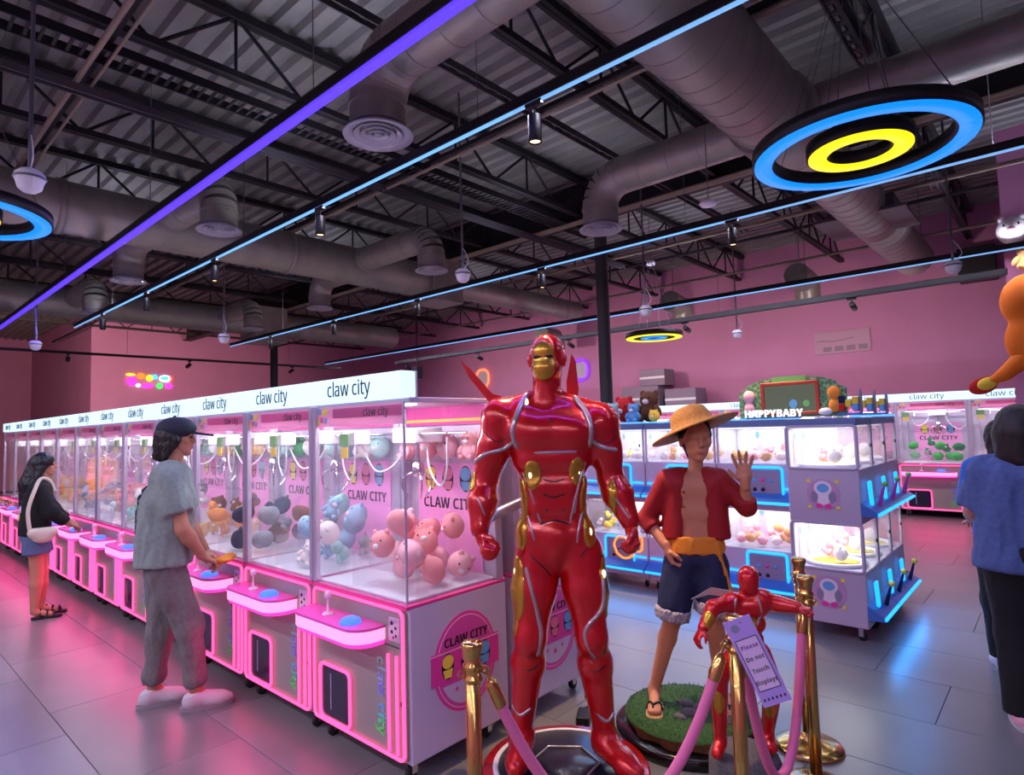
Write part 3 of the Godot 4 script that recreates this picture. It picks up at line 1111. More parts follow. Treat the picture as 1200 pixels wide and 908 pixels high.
	obj("chute_guard", s, M.acrylic, t)
	s = new_st()
	box(s, Vector3(0, 1.765, -0.02), Vector3(w, 0.025, MD - 0.04), 0.003)
	obj("roof_panel", s, M.cab_side, t)
	# back wall with its poster
	s = new_st()
	box(s, Vector3(0, 1.28, -fz + 0.02), Vector3(w - 0.1, 0.93, 0.012))
	obj("back_panel", s, M.alu, t)
	s = new_st()
	box(s, Vector3(0, 1.12, -fz + 0.03), Vector3(0.54, 0.62, 0.006))
	var po := obj("poster", s, M.poster_pink, t)
	var pz := -fz + 0.0335
	obj("lettering", lettering("CLAW CITY", 0.062, 0.002, true), M.ink, po, Vector3(0, 1.19, pz))
	var cs := [M.print_yellow, M.print_pink, M.print_blue]
	for k in 3: oval_print(po, Vector3((k - 1) * 0.15, 1.335, pz), 1.15, cs[k])
	s = new_st()
	box(s, Vector3(0, 1.44, -fz + 0.10), Vector3(w - 0.1, 0.008, 0.15))
	obj("toy_shelf", s, M.acrylic, t)
	# inner header: stripes and lettering behind the front glass
	s = new_st()
	box(s, Vector3(0, 1.705, fz - 0.03), Vector3(w - 0.06, 0.105, 0.008))
	var h := obj("inner_header", s, M.header_film, t)
	s = new_st()
	box(s, Vector3(0.07, 1.72, fz - 0.024), Vector3(w - 0.22, 0.05, 0.004))
	obj("header_stripe", s, M.header_hot, h)
	obj("lettering", lettering("claw city", 0.04, 0.002), M.ink, h, Vector3(0.16, 1.718, fz - 0.0215))
	var hb := [[-0.36, 1.735, M.print_blue], [-0.325, 1.725, M.print_yellow], [-0.295, 1.735, M.print_yellow], [-0.34, 1.69, M.hot_pink], [-0.3, 1.685, M.print_blue], [-0.365, 1.68, M.print_yellow]]
	for q in hb: flat(h, "printed_dot", round_rect(0.026, 0.032, 0.008, 3), q[2], Vector3(q[0], q[1], fz - 0.026), Basis.IDENTITY, 0.003)
	# header stripes on the side and the back
	s = new_st()
	box(s, Vector3(0, 1.70, -fz + 0.05), Vector3(w - 0.1, 0.11, 0.01))
	obj("back_header", s, M.hot_pink, t)
	s = new_st()
	box(s, Vector3(0, 1.672, -fz + 0.056), Vector3(w - 0.1, 0.016, 0.004))
	obj("header_stripe", s, M.print_yellow, t)
	# lamp under the roof
	s = new_st()
	box(s, Vector3(0, 1.748, 0.2), Vector3(w - 0.14, 0.012, 0.02), 0.002)
	obj("led_tube", s, M.led_white, t)
	area_light("case_light", t, Vector3(0, 1.738, 0.18), Vector2(w - 0.16, 0.05), Color(0.95, 0.96, 1.0), 0.42, Vector3(0, -1, -0.25))
	# crane
	var g := Node3D.new()
	g.name = "crane"
	t.add_child(g, true)
	s = new_st()
	tube(s, [Vector3(-w / 2 + 0.05, 1.60, -0.12), Vector3(w / 2 - 0.05, 1.60, -0.12)], 0.008, 6)
	tube(s, [Vector3(-w / 2 + 0.05, 1.60, 0.02), Vector3(w / 2 - 0.05, 1.60, 0.02)], 0.008, 6)
	obj("rail", s, M.chrome, g)
	s = new_st()
	box(s, Vector3(0.04, 1.59, -0.05), Vector3(0.2, 0.085, 0.2), 0.008)
	obj("carriage", s, M.white, g)
	s = new_st()
	box(s, Vector3(-0.26, 1.585, 0.14), Vector3(0.12, 0.08, 0.1), 0.008)
	obj("motor_box", s, M.white, g)
	s = new_st()
	box(s, Vector3(-0.30, 1.575, 0.196), Vector3(0.09, 0.07, 0.006), 0.002)
	obj("green_label", s, M.print_green, g)
	s = new_st()
	box(s, Vector3(-0.30, 1.505, 0.196), Vector3(0.07, 0.06, 0.006), 0.002)
	obj("yellow_label", s, M.print_yellow, g)
	s = new_st()
	tube(s, [Vector3(0.04, 1.55, -0.05), Vector3(0.04, 1.44, -0.05)], 0.012, 8)
	lathe(s, [Vector2(0, 1.37), Vector2(0.03, 1.37), Vector2(0.035, 1.4), Vector2(0.03, 1.44), Vector2(0, 1.45)], 14, Transform3D(Basis.IDENTITY, Vector3(0.04, 0, -0.05)))
	obj("claw_body", s, M.chrome, g)
	for k in 3:
		var a := TAU * k / 3 + 0.5
		var o := Vector3(cos(a), 0, sin(a))
		s = new_st()
		tube(s, smooth_line([Vector3(0.04, 1.39, -0.05) + o * 0.03, Vector3(0.04, 1.36, -0.05) + o * 0.085, Vector3(0.04, 1.30, -0.05) + o * 0.09, Vector3(0.04, 1.25, -0.05) + o * 0.05], 4), 0.006, 6)
		obj("claw_prong", s, M.chrome, g)
	s = new_st()
	tube(s, smooth_line([Vector3(0.12, 1.55, -0.05), Vector3(0.17, 1.42, -0.02), Vector3(0.27, 1.33, 0.0), Vector3(0.35, 1.40, 0.02), Vector3(0.36, 1.58, 0.02)], 6), 0.0055, 6)
	tube(s, smooth_line([Vector3(-0.05, 1.55, -0.05), Vector3(-0.11, 1.43, 0.0), Vector3(-0.2, 1.40, 0.06), Vector3(-0.25, 1.55, 0.12)], 6), 0.005, 6)
	obj("coiled_cable", s, M.white, g)
	# lit sign box above the front
	var mq := Node3D.new()
	mq.name = "marquee"
	t.add_child(mq, true)
	s = new_st()
	box(s, Vector3(0, 1.838, fz - 0.035), Vector3(w + 0.003, 0.128, 0.09), 0.006)
	obj("light_box", s, M.marquee_light, mq)
	s = new_st()
	box(s, Vector3(0, 1.838, fz - 0.086), Vector3(w, 0.13, 0.012), 0.002)
	obj("back_plate", s, M.tray, mq)
	obj("lettering", lettering("claw city", 0.074, 0.003), M.ink_blue, mq, Vector3(-0.03, 1.842, fz + 0.0105))
	area_light("marquee_glow", mq, Vector3(0, 1.838, fz + 0.02), Vector2(w, 0.12), Color(0.82, 0.93, 1.0), 0.10, Vector3(0, -0.1, 1))
	area_light("neon_glow", t, Vector3(0, 0.36, fz + 0.20), Vector2(w - 0.1, 0.3), Color(1.0, 0.2, 0.5), 0.12, Vector3(0, -0.3, 1))
	if end:
		round_logo(t, Vector3(w / 2 + 0.0005, 0.475, -0.03), Basis(Vector3.UP, PI / 2), 0.225)
	return t


func plush_kind(k: int) -> Array:
	# meshes shared by all soft toys: [part name, mesh, which colour]
	var key := "plush%d" % k
	if cache.has(key): return cache[key]
	var parts := []
	var E := func(called: String, c: Vector3, r: Vector3, which: int, basis := Basis.IDENTITY, seg := 10):
		var s := new_st()
		ellipsoid(s, c, r, basis, seg)
		parts.append([called, done(s), which])
	if k == 0:      # round body, small ears
		E.call("body", Vector3.ZERO, Vector3(0.076, 0.08, 0.07), 0, Basis.IDENTITY, 20)
		for x in [-1, 1]: E.call("ear", Vector3(x * 0.042, 0.066, 0.01), Vector3(0.02, 0.022, 0.012), 0, Basis(Vector3.BACK, -x * 0.5))
		E.call("muzzle", Vector3(0, -0.008, 0.062), Vector3(0.024, 0.018, 0.014), 1)
		for x in [-1, 1]: E.call("eye", Vector3(x * 0.034, 0.022, 0.058), Vector3(0.006, 0.008, 0.005), 2, Basis.IDENTITY, 8)
	elif k == 1:    # sitting bear: head on body
		var soup := new_soup()
		field_of([[Vector3(0, -0.032, -0.006), Vector3(0.056, 0.052, 0.05)], [Vector3(0, 0.038, 0.004), Vector3(0.052, 0.046, 0.046)]], 0.008, 0.012).mesh(soup)
		parts.append(["body", soup_mesh(soup), 0])
		for x in [-1, 1]:
			E.call("ear", Vector3(x * 0.04, 0.072, 0), Vector3(0.018, 0.018, 0.01), 0)
			E.call("paw", Vector3(x * 0.056, -0.02, 0.02), Vector3(0.018, 0.034, 0.018), 0, Basis(Vector3.BACK, x * 0.5))
			E.call("foot", Vector3(x * 0.036, -0.062, 0.04), Vector3(0.02, 0.02, 0.026), 0)
		E.call("muzzle", Vector3(0, 0.028, 0.044), Vector3(0.02, 0.015, 0.012), 1)
		for x in [-1, 1]: E.call("eye", Vector3(x * 0.02, 0.048, 0.046), Vector3(0.005, 0.006, 0.004), 2, Basis.IDENTITY, 8)
	else:           # long bean cushion
		var s := new_st()
		tube(s, [Vector3(-0.07, -0.01, 0), Vector3(-0.066, -0.008, 0), Vector3(-0.045, 0, 0), Vector3(0, 0.006, 0), Vector3(0.045, 0, 0), Vector3(0.066, -0.008, 0), Vector3(0.07, -0.01, 0)], [0.012, 0.035, 0.056, 0.06, 0.056, 0.035, 0.012], 14)
		parts.append(["body", done(s), 0])
		for x in [-1, 1]: E.call("eye", Vector3(x * 0.018, 0.018, 0.055), Vector3(0.005, 0.007, 0.004), 2, Basis.IDENTITY, 8)
	cache[key] = parts
	return parts


func plush(at: Vector3, kind: int, m: Material, m2: Material, basis: Basis, label: String, group: String, called := "plush_toy", detail := true):
	var t := thing(called, label, "soft toy", at, 0.0, group)
	t.basis = basis
	for p in plush_kind(kind):
		if not detail and p[2] == 2: continue
		obj(p[0], p[1], [m, m2, M.ink][p[2]], t)
	return t


# soft toys dropped into a tray one after another, each resting on those below
func fill_tray(origin: Vector3, turn: float, lo: Vector2, hi: Vector2, avoid: Rect2, count: int, r: float, mats: Array, label: String, group: String, seed_: int, lean := Vector2.ZERO, detail := true, kinds := [0, 1], scale := 1.0, top := 0.41):
	var rng := RandomNumberGenerator.new()
	rng.seed = seed_
	var placed := []
	var rot := Basis(Vector3.UP, turn)
	for n in count:
		var best := Vector3.ZERO
		var score := 1e9
		for tries in 26:
			var x := rng.randf_range(lo.x + r, hi.x - r)
			var z := rng.randf_range(lo.y + r, hi.y - r)
			if avoid.grow(r).has_point(Vector2(x, z)): continue
			var y := r * 1.005
			for q in placed:
				var d2: float = (q.x - x) * (q.x - x) + (q.z - z) * (q.z - z)
				var rr := 2.02 * r
				if d2 < rr * rr: y = maxf(y, q.y + sqrt(rr * rr - d2))
			var sc := y - lean.x * x - lean.y * z
			if sc < score:
				score = sc
				best = Vector3(x, y, z)
		if score > 1e8 or best.y + r > top: continue
		placed.append(best)
		var m: Material = mats[rng.randi() % mats.size()]
		var kd: int = kinds[rng.randi() % kinds.size()]
		var b := rot * Basis.from_euler(Vector3(rng.randf_range(-0.7, 0.5), rng.randf_range(-1.2, 1.2), rng.randf_range(-0.6, 0.6))) * Basis.from_scale(Vector3.ONE * (r / [0.093, 0.106, 0.083][kd]) * scale)
		var side := "left" if best.x < lo.x + (hi.x - lo.x) / 3 else "right" if best.x > hi.x - (hi.x - lo.x) / 3 else "middle"
		var where := "%s, %s %s" % ["low" if best.y < r * 1.6 else "high", "front" if best.z > (lo.y + hi.y) / 2 else "back", side]
		plush(origin + rot * best, kd, m, M.plush_white, b, "%s %s soft toy %s, %s" % [tone(m), ["round", "bear shaped", "bean shaped"][kd], where, label], group, "plush_toy", detail)


func tone(m: Material) -> String:
	for k in ["pink2:pale pink", "pink:pink", "white:white", "blue:blue", "teal:teal", "grey:grey", "brown:brown", "orange:orange", "tan:tan", "green2:dark green", "green:green", "red:red", "yellow:yellow", "navy:navy"]:
		var p: PackedStringArray = k.split(":")
		if M["plush_" + p[0]] == m: return p[1]
	return "coloured"


func machine_row():
	row_materials()
	M.header_film = mat(Color(0.97, 0.72, 0.84), 0.5)
	M.header_film.backlight_enabled = true
	M.header_film.backlight = Color(0.9, 0.7, 0.8)
	M.header_hot = mat(Color(0.92, 0.30, 0.62), 0.5)
	M.header_hot.backlight_enabled = true
	M.header_hot.backlight = Color(0.9, 0.7, 0.8)
	M.poster_hot = mat(Color(0.87, 0.30, 0.66), 0.5)
	M.neon_magenta = glow(Color(0.95, 0.2, 0.64), 1.5)
	var ord := ["first", "second", "third", "fourth", "fifth", "sixth", "seventh", "eighth", "ninth", "tenth", "eleventh", "twelfth"]
	var x0 := -2.287 - MW / 2
	var zc := -1.782 - MD / 2
	var first := claw_machine(true)
	first.position = Vector3(x0, 0, zc)
	tag(first, "nearest claw machine of the long row, heaped with pink soft toys", "claw machine", "claw machines of the long row")
	var base := claw_machine(false)
	base.position = Vector3(x0 - MW, 0, zc)
	tag(base, "second claw machine of the long row, with blue and grey soft toys", "claw machine", "claw machines of the long row")
	var what := ["", "", "with brown soft toys", "just right of the man in a cap", "partly behind the man in a cap", "with green and white toys", "with pink toys", "with blue grey toys", "with orange toys", "beside the woman in black", "behind the woman in black", "at the far end"]
	for k in range(2, 12):
		copy_of(base, Vector3(x0 - MW * k, 0, zc), 0.0, "%s claw machine of the long row, %s" % [ord[k], what[k]], "claw machines of the long row")
	# second row back to back with the first, facing away
	var zb := -1.782 - MD - 0.065 - MD / 2
	var bk := claw_machine(false)
	bk.position = Vector3(x0, 0, zb)
	bk.rotation.y = PI
	tag(bk, "nearest claw machine of the row behind, its pink logo seen between the statue's legs", "claw machine", "claw machines facing away behind the long row")
	bk.get_node("marquee").free()
	round_logo(bk, Vector3(-MW / 2 + 0.0025, 0.455, 0.0), Basis(Vector3.UP, -PI / 2), 0.225)
	copy_of(base, Vector3(x0 - MW, 0, zb), PI, "second claw machine of the row facing away behind the long row", "claw machines facing away behind the long row").get_node("marquee").free()
	copy_of(base, Vector3(x0 - 2 * MW, 0, zb), PI, "third claw machine of the row facing away behind the long row", "claw machines facing away behind the long row").get_node("marquee").free()
	# soft toys
	var fy := 0.829
	var lo := Vector2(-0.35, -0.262)
	var hi := Vector2(0.365, 0.29)
	var avoid := Rect2(-0.4, -0.02, 0.33, 0.34)
	var G := [
		[26, 0.082, [M.plush_pink, M.plush_pink, M.plush_pink2], "in the nearest claw machine", Vector2(0.03, -0.1)],
		[15, 0.084, [M.plush_blue, M.plush_teal, M.plush_grey, M.plush_white], "in the second claw machine", Vector2(0.1, -0.4)],
		[12, 0.08, [M.plush_brown, M.plush_grey, M.plush_navy], "in the third claw machine", Vector2(0, -0.3)],
		[14, 0.074, [M.plush_tan, M.plush_orange, M.plush_tan, M.plush_brown], "in the fourth claw machine", Vector2(0, -0.3)],
		[12, 0.078, [M.plush_grey, M.plush_white, M.plush_red], "in the fifth claw machine", Vector2(0, -0.3)],
		[12, 0.078, [M.plush_green, M.plush_white, M.plush_teal], "in the sixth claw machine", Vector2(0, -0.3)],
		[10, 0.085, [M.plush_pink, M.plush_white], "in the seventh claw machine", Vector2(0, -0.3)],
		[10, 0.085, [M.plush_blue, M.plush_grey], "in the eighth claw machine", Vector2(0, -0.3)],
		[10, 0.085, [M.plush_orange, M.plush_tan], "in the ninth claw machine", Vector2(0, -0.3)],
		[10, 0.085, [M.plush_tan, M.plush_yellow], "in the tenth claw machine", Vector2(0, -0.3)],
		[8, 0.085, [M.plush_orange, M.plush_white], "in the eleventh claw machine", Vector2(0, -0.3)],
		[8, 0.085, [M.plush_green, M.plush_tan], "in the twelfth claw machine", Vector2(0, -0.3)],
	]
	for k in G.size():
		var g: Array = G[k]
		fill_tray(Vector3(x0 - MW * k, fy, zc), 0.0, lo, hi, avoid, g[0], g[1], g[2], g[3], "soft toys in the %s claw machine" % ord[k], 100 + k, g[4], k < 5, [0, 0, 2] if k == 0 else [0, 1, 2] if k < 5 else [0, 1])
	# toys on the upper shelf of each case
	var rng := RandomNumberGenerator.new()
	rng.seed = 77
	var sets := [[M.plush_pink2, M.plush_pink2, M.plush_pink2, M.plush_pink2], [M.plush_teal, M.plush_blue, M.plush_white, M.plush_teal], [M.plush_white, M.plush_teal, M.plush_green, M.plush_white], [M.plush_tan, M.plush_green, M.plush_white, M.plush_tan], [M.plush_white, M.plush_green, M.plush_teal, M.plush_white], [M.plush_green, M.plush_white, M.plush_tan, M.plush_white]]
	for k in 6:
		for j in 4:
			plush(Vector3(x0 - MW * k - 0.27 + 0.18 * j, 1.448 + 0.074, zc - MD / 2 + 0.11), 0 if (j + k) % 3 else 1, sets[k][j], M.plush_white, Basis.from_euler(Vector3(0, rng.randf_range(-0.6, 0.6), rng.randf_range(-0.1, 0.1))) * Basis.from_scale(Vector3.ONE * 0.92), "%s toy on the upper shelf, %s from left, %s claw machine" % [tone(sets[k][j]), ["first", "second", "third", "fourth"][j], ord[k]], "soft toys on the upper shelf of the %s claw machine" % ord[k])
	fill_tray(Vector3(x0, fy, zb), PI, lo, hi, avoid, 16, 0.076, [M.plush_white, M.plush_pink2, M.plush_tan], "in the rear row's nearest machine", "soft toys in the row behind", 140, Vector2(0, -0.3), false)
	# the back right row, wider machines
	var bw := MW * 1.2
	var lab := ["claw machine far back, half hidden by the white two tier machine", "claw machine far back, full of green soft toys", "claw machine far back, behind the woman in a blue shirt"]
	for k in 3:
		var c := copy_of(base, Vector3(-2.10 - bw / 2 + bw * k + 0.02, 0, -11.7 - MD / 2), 0.0, lab[k], "claw machines along the back wall")
		c.scale = Vector3(1.2, 1.04, 1.0)
	for k in 3:
		var c := copy_of(base, Vector3(-2.10 - bw * (2.5 + k) + 0.02, 0, -11.7 - MD / 2), 0.0, ["far back claw machine seen over the straw hat", "far back claw machine under the grey cartons", "far back claw machine at the end of its row, behind the armoured statue"][k], "claw machines along the back wall")
		c.scale = Vector3(1.2, 1.04, 1.0)
	var bl := copy_of(base, Vector3(-2.10 - bw * 1.5 + 0.02, 0, -11.7 - MD / 2), 0.0, "claw machine far back, leftmost of its row, behind the two tier machines", "claw machines along the back wall")
	bl.scale = Vector3(1.2, 1.04, 1.0)
	var bm := [[M.plush_red, M.plush_tan, M.plush_navy], [M.plush_green, M.plush_green2, M.plush_green], [M.plush_yellow, M.plush_green]]
	for k in 3:
		fill_tray(Vector3(-2.10 - bw / 2 + bw * k + 0.02, 0.862, -11.7 - MD / 2), 0.0, Vector2(-0.41, -0.255), Vector2(0.41, 0.28), Rect2(-0.45, -0.03, 0.37, 0.35), 16 if k == 1 else 8, 0.085, bm[k], ["in far back machine beside lever machines", "in far back machine of green toys", "in far back machine behind the woman"][k], "soft toys in far back machine %s" % ["one", "two", "three"][k], 160 + k, Vector2(0, -0.5), false, [1, 2] if k == 1 else [0, 1])


# ------------------------------------------------------------------ smooth bodies: distance field and surface nets
class Field:
	var o: Vector3
	var c: float
	var nx: int
	var ny: int
	var nz: int
	var d: PackedFloat32Array
	var mark: PackedByteArray
	var cand := PackedInt32Array()
	var k := 0.03

	func _init(lo: Vector3, hi: Vector3, cell: float, blend := 0.03):
		c = cell
		o = lo
		k = blend
		nx = int(ceil((hi.x - lo.x) / c)) + 2
		ny = int(ceil((hi.y - lo.y) / c)) + 2
		nz = int(ceil((hi.z - lo.z) / c)) + 2
		d.resize(nx * ny * nz)
		d.fill(9.0)
		mark.resize(nx * ny * nz)

	func _range(lo: Vector3, hi: Vector3) -> Array:
		var a := (lo - o) / c
		var b := (hi - o) / c
		return [maxi(0, int(a.x)), mini(nx - 1, int(b.x) + 1), maxi(0, int(a.y)), mini(ny - 1, int(b.y) + 1), maxi(0, int(a.z)), mini(nz - 1, int(b.z) + 1)]

	func put(i: int, v: float, kk: float):
		var old := d[i]
		if kk > 0.0 and absf(old - v) < kk:
			var h := (kk - absf(old - v)) / kk
			v = minf(old, v) - h * h * kk * 0.25
		elif old < v:
			v = old
		d[i] = v
		if mark[i] == 0 and v < 1.9 * c + k * 0.3 and v > -2.5 * c - k * 0.3:
			mark[i] = 1
			cand.append(i)

	# tapered bone from a to b; cut 1 = flat at b, 2 = flat at a, 3 = both; flat_z squashes front to back
	func cone(a: Vector3, b: Vector3, ra: float, rb: float, cut := 0, kk := -1.0):
		if kk < 0.0: kk = k
		var m := maxf(ra, rb) + kk + 2.0 * c
		var q := _range(a.min(b) - Vector3.ONE * m, a.max(b) + Vector3.ONE * m)
		var ab := b - a
		var len2 := ab.length_squared()
		var inv := 1.0 / maxf(len2, 1e-9)
		var lim := kk + 2.0 * c
		var ax := ab.normalized()
		for z in range(q[4], q[5] + 1):
			for y in range(q[2], q[3] + 1):
				var row := (z * ny + y) * nx
				for x in range(q[0], q[1] + 1):
					var p := o + Vector3(x, y, z) * c
					var t := clampf((p - a).dot(ab) * inv, 0.0, 1.0)
					var v := p.distance_to(a + ab * t) - (ra + (rb - ra) * t)
					if cut & 1: v = maxf(v, (p - b).dot(ax))
					if cut & 2: v = maxf(v, (a - p).dot(ax))
					if v < lim: put(row + x, v, kk)

	func ball(m: Vector3, r: Vector3, basis := Basis.IDENTITY, kk := -1.0):
		if kk < 0.0: kk = k
		var big := maxf(r.x, maxf(r.y, r.z))
		var small := minf(r.x, minf(r.y, r.z))
		var e := Vector3.ONE * (big + kk + 2.0 * c)
		var q := _range(m - e, m + e)
		var inv := basis.transposed()
		var lim := kk + 2.0 * c
		for z in range(q[4], q[5] + 1):
			for y in range(q[2], q[3] + 1):
				var row := (z * ny + y) * nx
				for x in range(q[0], q[1] + 1):
					var w := inv * (o + Vector3(x, y, z) * c - m)
					var g := (w / r).length()
					var v := (g - 1.0) * small if g < 0.5 else g * (g - 1.0) / maxf((w / (r * r)).length(), 1e-6)
					if v < lim: put(row + x, v, kk)

	# what of the body lies inside the region of another field, raised by `lift`
	func plate(region: Field, lift: float) -> Field:
		var f := Field.new(o, o, c, 0.0)
		f.nx = nx; f.ny = ny; f.nz = nz
		f.d.resize(d.size())
		f.d.fill(9.0)
		f.mark.resize(d.size())
		for i in d.size():
			var r := region.d[i]
			if r > 3.0 * c: continue
			var v := maxf(d[i] - lift, r)
			if absf(v) > 3.0 * c: 
				f.d[i] = v
				continue
			f.put(i, v, 0.0)
		return f

	func same() -> Field:
		var f := Field.new(o, o, c, 0.0)
		f.nx = nx; f.ny = ny; f.nz = nz
		f.d.resize(d.size())
		f.d.fill(9.0)
		f.mark.resize(d.size())
		return f

	func carve(m: Vector3, r: Vector3, basis := Basis.IDENTITY):
		var inv := basis.transposed()
		var big := maxf(r.x, maxf(r.y, r.z))
		var q := _range(m - Vector3.ONE * (big + 2 * c), m + Vector3.ONE * (big + 2 * c))
		var small := minf(r.x, minf(r.y, r.z))
		for z in range(q[4], q[5] + 1):
			for y in range(q[2], q[3] + 1):
				for x in range(q[0], q[1] + 1):
					var i := (z * ny + y) * nx + x
					var w := inv * (o + Vector3(x, y, z) * c - m)
					var g := (w / r).length()
					var v := -((g - 1.0) * small)
					if v > d[i]:
						d[i] = v
						if mark[i] == 0 and absf(v) < 2.0 * c:
							mark[i] = 1
							cand.append(i)

	# adds vertices, normals and indices to `out` = [verts, normals, index]
	func mesh(out: Array, wrinkle := 0.0, seed_ := 0, freq := 12.0):
		var id := PackedInt32Array()
		id.resize(d.size())
		id.fill(-1)
		var verts := PackedVector3Array()
		var cells := PackedInt32Array()
		var sy := nx
		var sz := nx * ny
		var co := [0, 1, sy, sy + 1, sz, sz + 1, sz + sy, sz + sy + 1]
		var cp := [Vector3(0, 0, 0), Vector3(1, 0, 0), Vector3(0, 1, 0), Vector3(1, 1, 0), Vector3(0, 0, 1), Vector3(1, 0, 1), Vector3(0, 1, 1), Vector3(1, 1, 1)]
		var edges := [0, 1, 2, 3, 4, 5, 6, 7, 0, 2, 1, 3, 4, 6, 5, 7, 0, 4, 1, 5, 2, 6, 3, 7]
		for i in cand:
			if absf(d[i]) > 2.2 * c: continue
			var x := i % nx
			var y := (i / nx) % ny
			var z := i / sz
			if x >= nx - 1 or y >= ny - 1 or z >= nz - 1: continue
			var neg := 0
			for q in 8:
				if d[i + co[q]] < 0.0: neg += 1
			if neg == 0 or neg == 8: continue
			var sum := Vector3.ZERO
			var n := 0
			for e in range(0, 24, 2):
				var a := d[i + co[edges[e]]]
				var b := d[i + co[edges[e + 1]]]
				if (a < 0.0) != (b < 0.0):
					var t := a / (a - b)
					sum += cp[edges[e]].lerp(cp[edges[e + 1]], t)
					n += 1
			id[i] = verts.size()
			verts.append(o + (Vector3(x, y, z) + sum / n) * c)
			cells.append(i)
		var idx := PackedInt32Array()
		for i in cells:
			var a := d[i] < 0.0
			for ax in 3:
				var st: int = [1, sy, sz][ax]
				var b := d[i + st] < 0.0
				if a == b: continue
				var u: int = [sy, sz, 1][ax]
				var w: int = [sz, 1, sy][ax]
				if i - u - w < 0: continue
				var q0 := id[i]
				var q1 := id[i - u]
				var q2 := id[i - u - w]
				var q3 := id[i - w]
				if q0 < 0 or q1 < 0 or q2 < 0 or q3 < 0: continue
				if a: idx.append_array([q0, q2, q1, q0, q3, q2])
				else: idx.append_array([q0, q1, q2, q0, q2, q3])
		if verts.is_empty() or idx.is_empty(): return
		# orient outward: clockwise faces seen from outside
		var nor := PackedVector3Array()
		nor.resize(verts.size())
		for j in range(0, idx.size(), 3):
			var n := (verts[idx[j + 2]] - verts[idx[j]]).cross(verts[idx[j + 1]] - verts[idx[j]])
			for q in 3: nor[idx[j + q]] += n
		for j in nor.size(): nor[j] = nor[j].normalized()
		if wrinkle > 0.0:
			var fn := FastNoiseLite.new()
			fn.seed = seed_
			fn.frequency = freq * 0.1
			for j in verts.size():
				var p := verts[j]
				verts[j] = p + nor[j] * wrinkle * fn.get_noise_3d(p.x * 10, p.y * 3, p.z * 10)
			for j in nor.size(): nor[j] = Vector3.ZERO
			for j in range(0, idx.size(), 3):
				var n := (verts[idx[j + 2]] - verts[idx[j]]).cross(verts[idx[j + 1]] - verts[idx[j]])
				for q in 3: nor[idx[j + q]] += n
			for j in nor.size(): nor[j] = nor[j].normalized()
		var base: int = out[0].size()
		out[0].append_array(verts)
		out[1].append_array(nor)
		for j in idx.size(): idx[j] += base
		out[2].append_array(idx)


func new_soup() -> Array:
	return [PackedVector3Array(), PackedVector3Array(), PackedInt32Array()]


func soup_mesh(soup: Array) -> ArrayMesh:
	var arr := []
	arr.resize(Mesh.ARRAY_MAX)
	arr[Mesh.ARRAY_VERTEX] = soup[0]
	arr[Mesh.ARRAY_NORMAL] = soup[1]
	arr[Mesh.ARRAY_INDEX] = soup[2]
	var m := ArrayMesh.new()
	m.add_surface_from_arrays(Mesh.PRIMITIVE_TRIANGLES, arr)
	return m


# prims: [a, b, ra, rb, cut?] is a bone, [centre, radii, basis?] an ellipsoid
func field_of(prims: Array, cell: float, blend: float) -> Field:
	var lo := Vector3.ONE * 1e6
	var hi := -lo
	for p in prims:
		var r: float
		if p[1] is Vector3 and p.size() > 3:
			r = maxf(p[2], p[3])
			lo = lo.min(p[0].min(p[1]) - Vector3.ONE * r)
			hi = hi.max(p[0].max(p[1]) + Vector3.ONE * r)
		else:
			r = maxf(p[1].x, maxf(p[1].y, p[1].z))
			lo = lo.min(p[0] - Vector3.ONE * r)
			hi = hi.max(p[0] + Vector3.ONE * r)
	var pad := Vector3.ONE * (3 * cell + blend * 0.4)
	var f := Field.new(lo - pad, hi + pad, cell, blend)
	for p in prims:
		if p.size() > 3: f.cone(p[0], p[1], p[2], p[3], p[4] if p.size() > 4 else 0)
		elif p.size() == 3: f.ball(p[0], p[1], p[2])
		else: f.ball(p[0], p[1])
	return f


func blob(called: String, prims: Array, cell: float, blend: float, m: Material, parent: Node, wrinkle := 0.0, seed_ := 0, freq := 12.0) -> MeshInstance3D:
	var soup := new_soup()
	field_of(prims, cell, blend).mesh(soup, wrinkle, seed_, freq)
	return obj(called, soup_mesh(soup), m, parent)


# a head: c centre, f facing, h head height
func head_prims(c: Vector3, f: Vector3, h: float, u := Vector3.UP) -> Array:
	f = (f - u * f.dot(u)).normalized()
	var s := u.cross(f)
	var b := Basis(s, u, f)
	var k := h / 0.23
	var P := func(x: float, y: float, z: float) -> Vector3: return c + b * Vector3(x, y, z) * k
	return [
		[P.call(0, 0.028, -0.012), Vector3(0.074, 0.086, 0.094) * k, b],
		[P.call(0, -0.045, 0.022), Vector3(0.056, 0.068, 0.064) * k, b],
		[P.call(0, -0.098, 0.058), Vector3(0.024, 0.016, 0.02) * k, b],
		[P.call(-0.042, -0.02, 0.055), Vector3(0.022, 0.022, 0.02) * k, b],
		[P.call(0.042, -0.02, 0.055), Vector3(0.022, 0.022, 0.02) * k, b],
		[P.call(0, 0.008, 0.082), P.call(0, -0.028, 0.097), 0.009 * k, 0.013 * k],
		[P.call(-0.036, 0.022, 0.072), P.call(0.036, 0.022, 0.072), 0.014 * k, 0.014 * k],
		[P.call(-0.018, -0.062, 0.082), P.call(0.018, -0.062, 0.082), 0.008 * k, 0.008 * k],
		[P.call(-0.076, -0.01, -0.008), Vector3(0.01, 0.03, 0.018) * k, b],
		[P.call(0.076, -0.01, -0.008), Vector3(0.01, 0.03, 0.018) * k, b],
	]


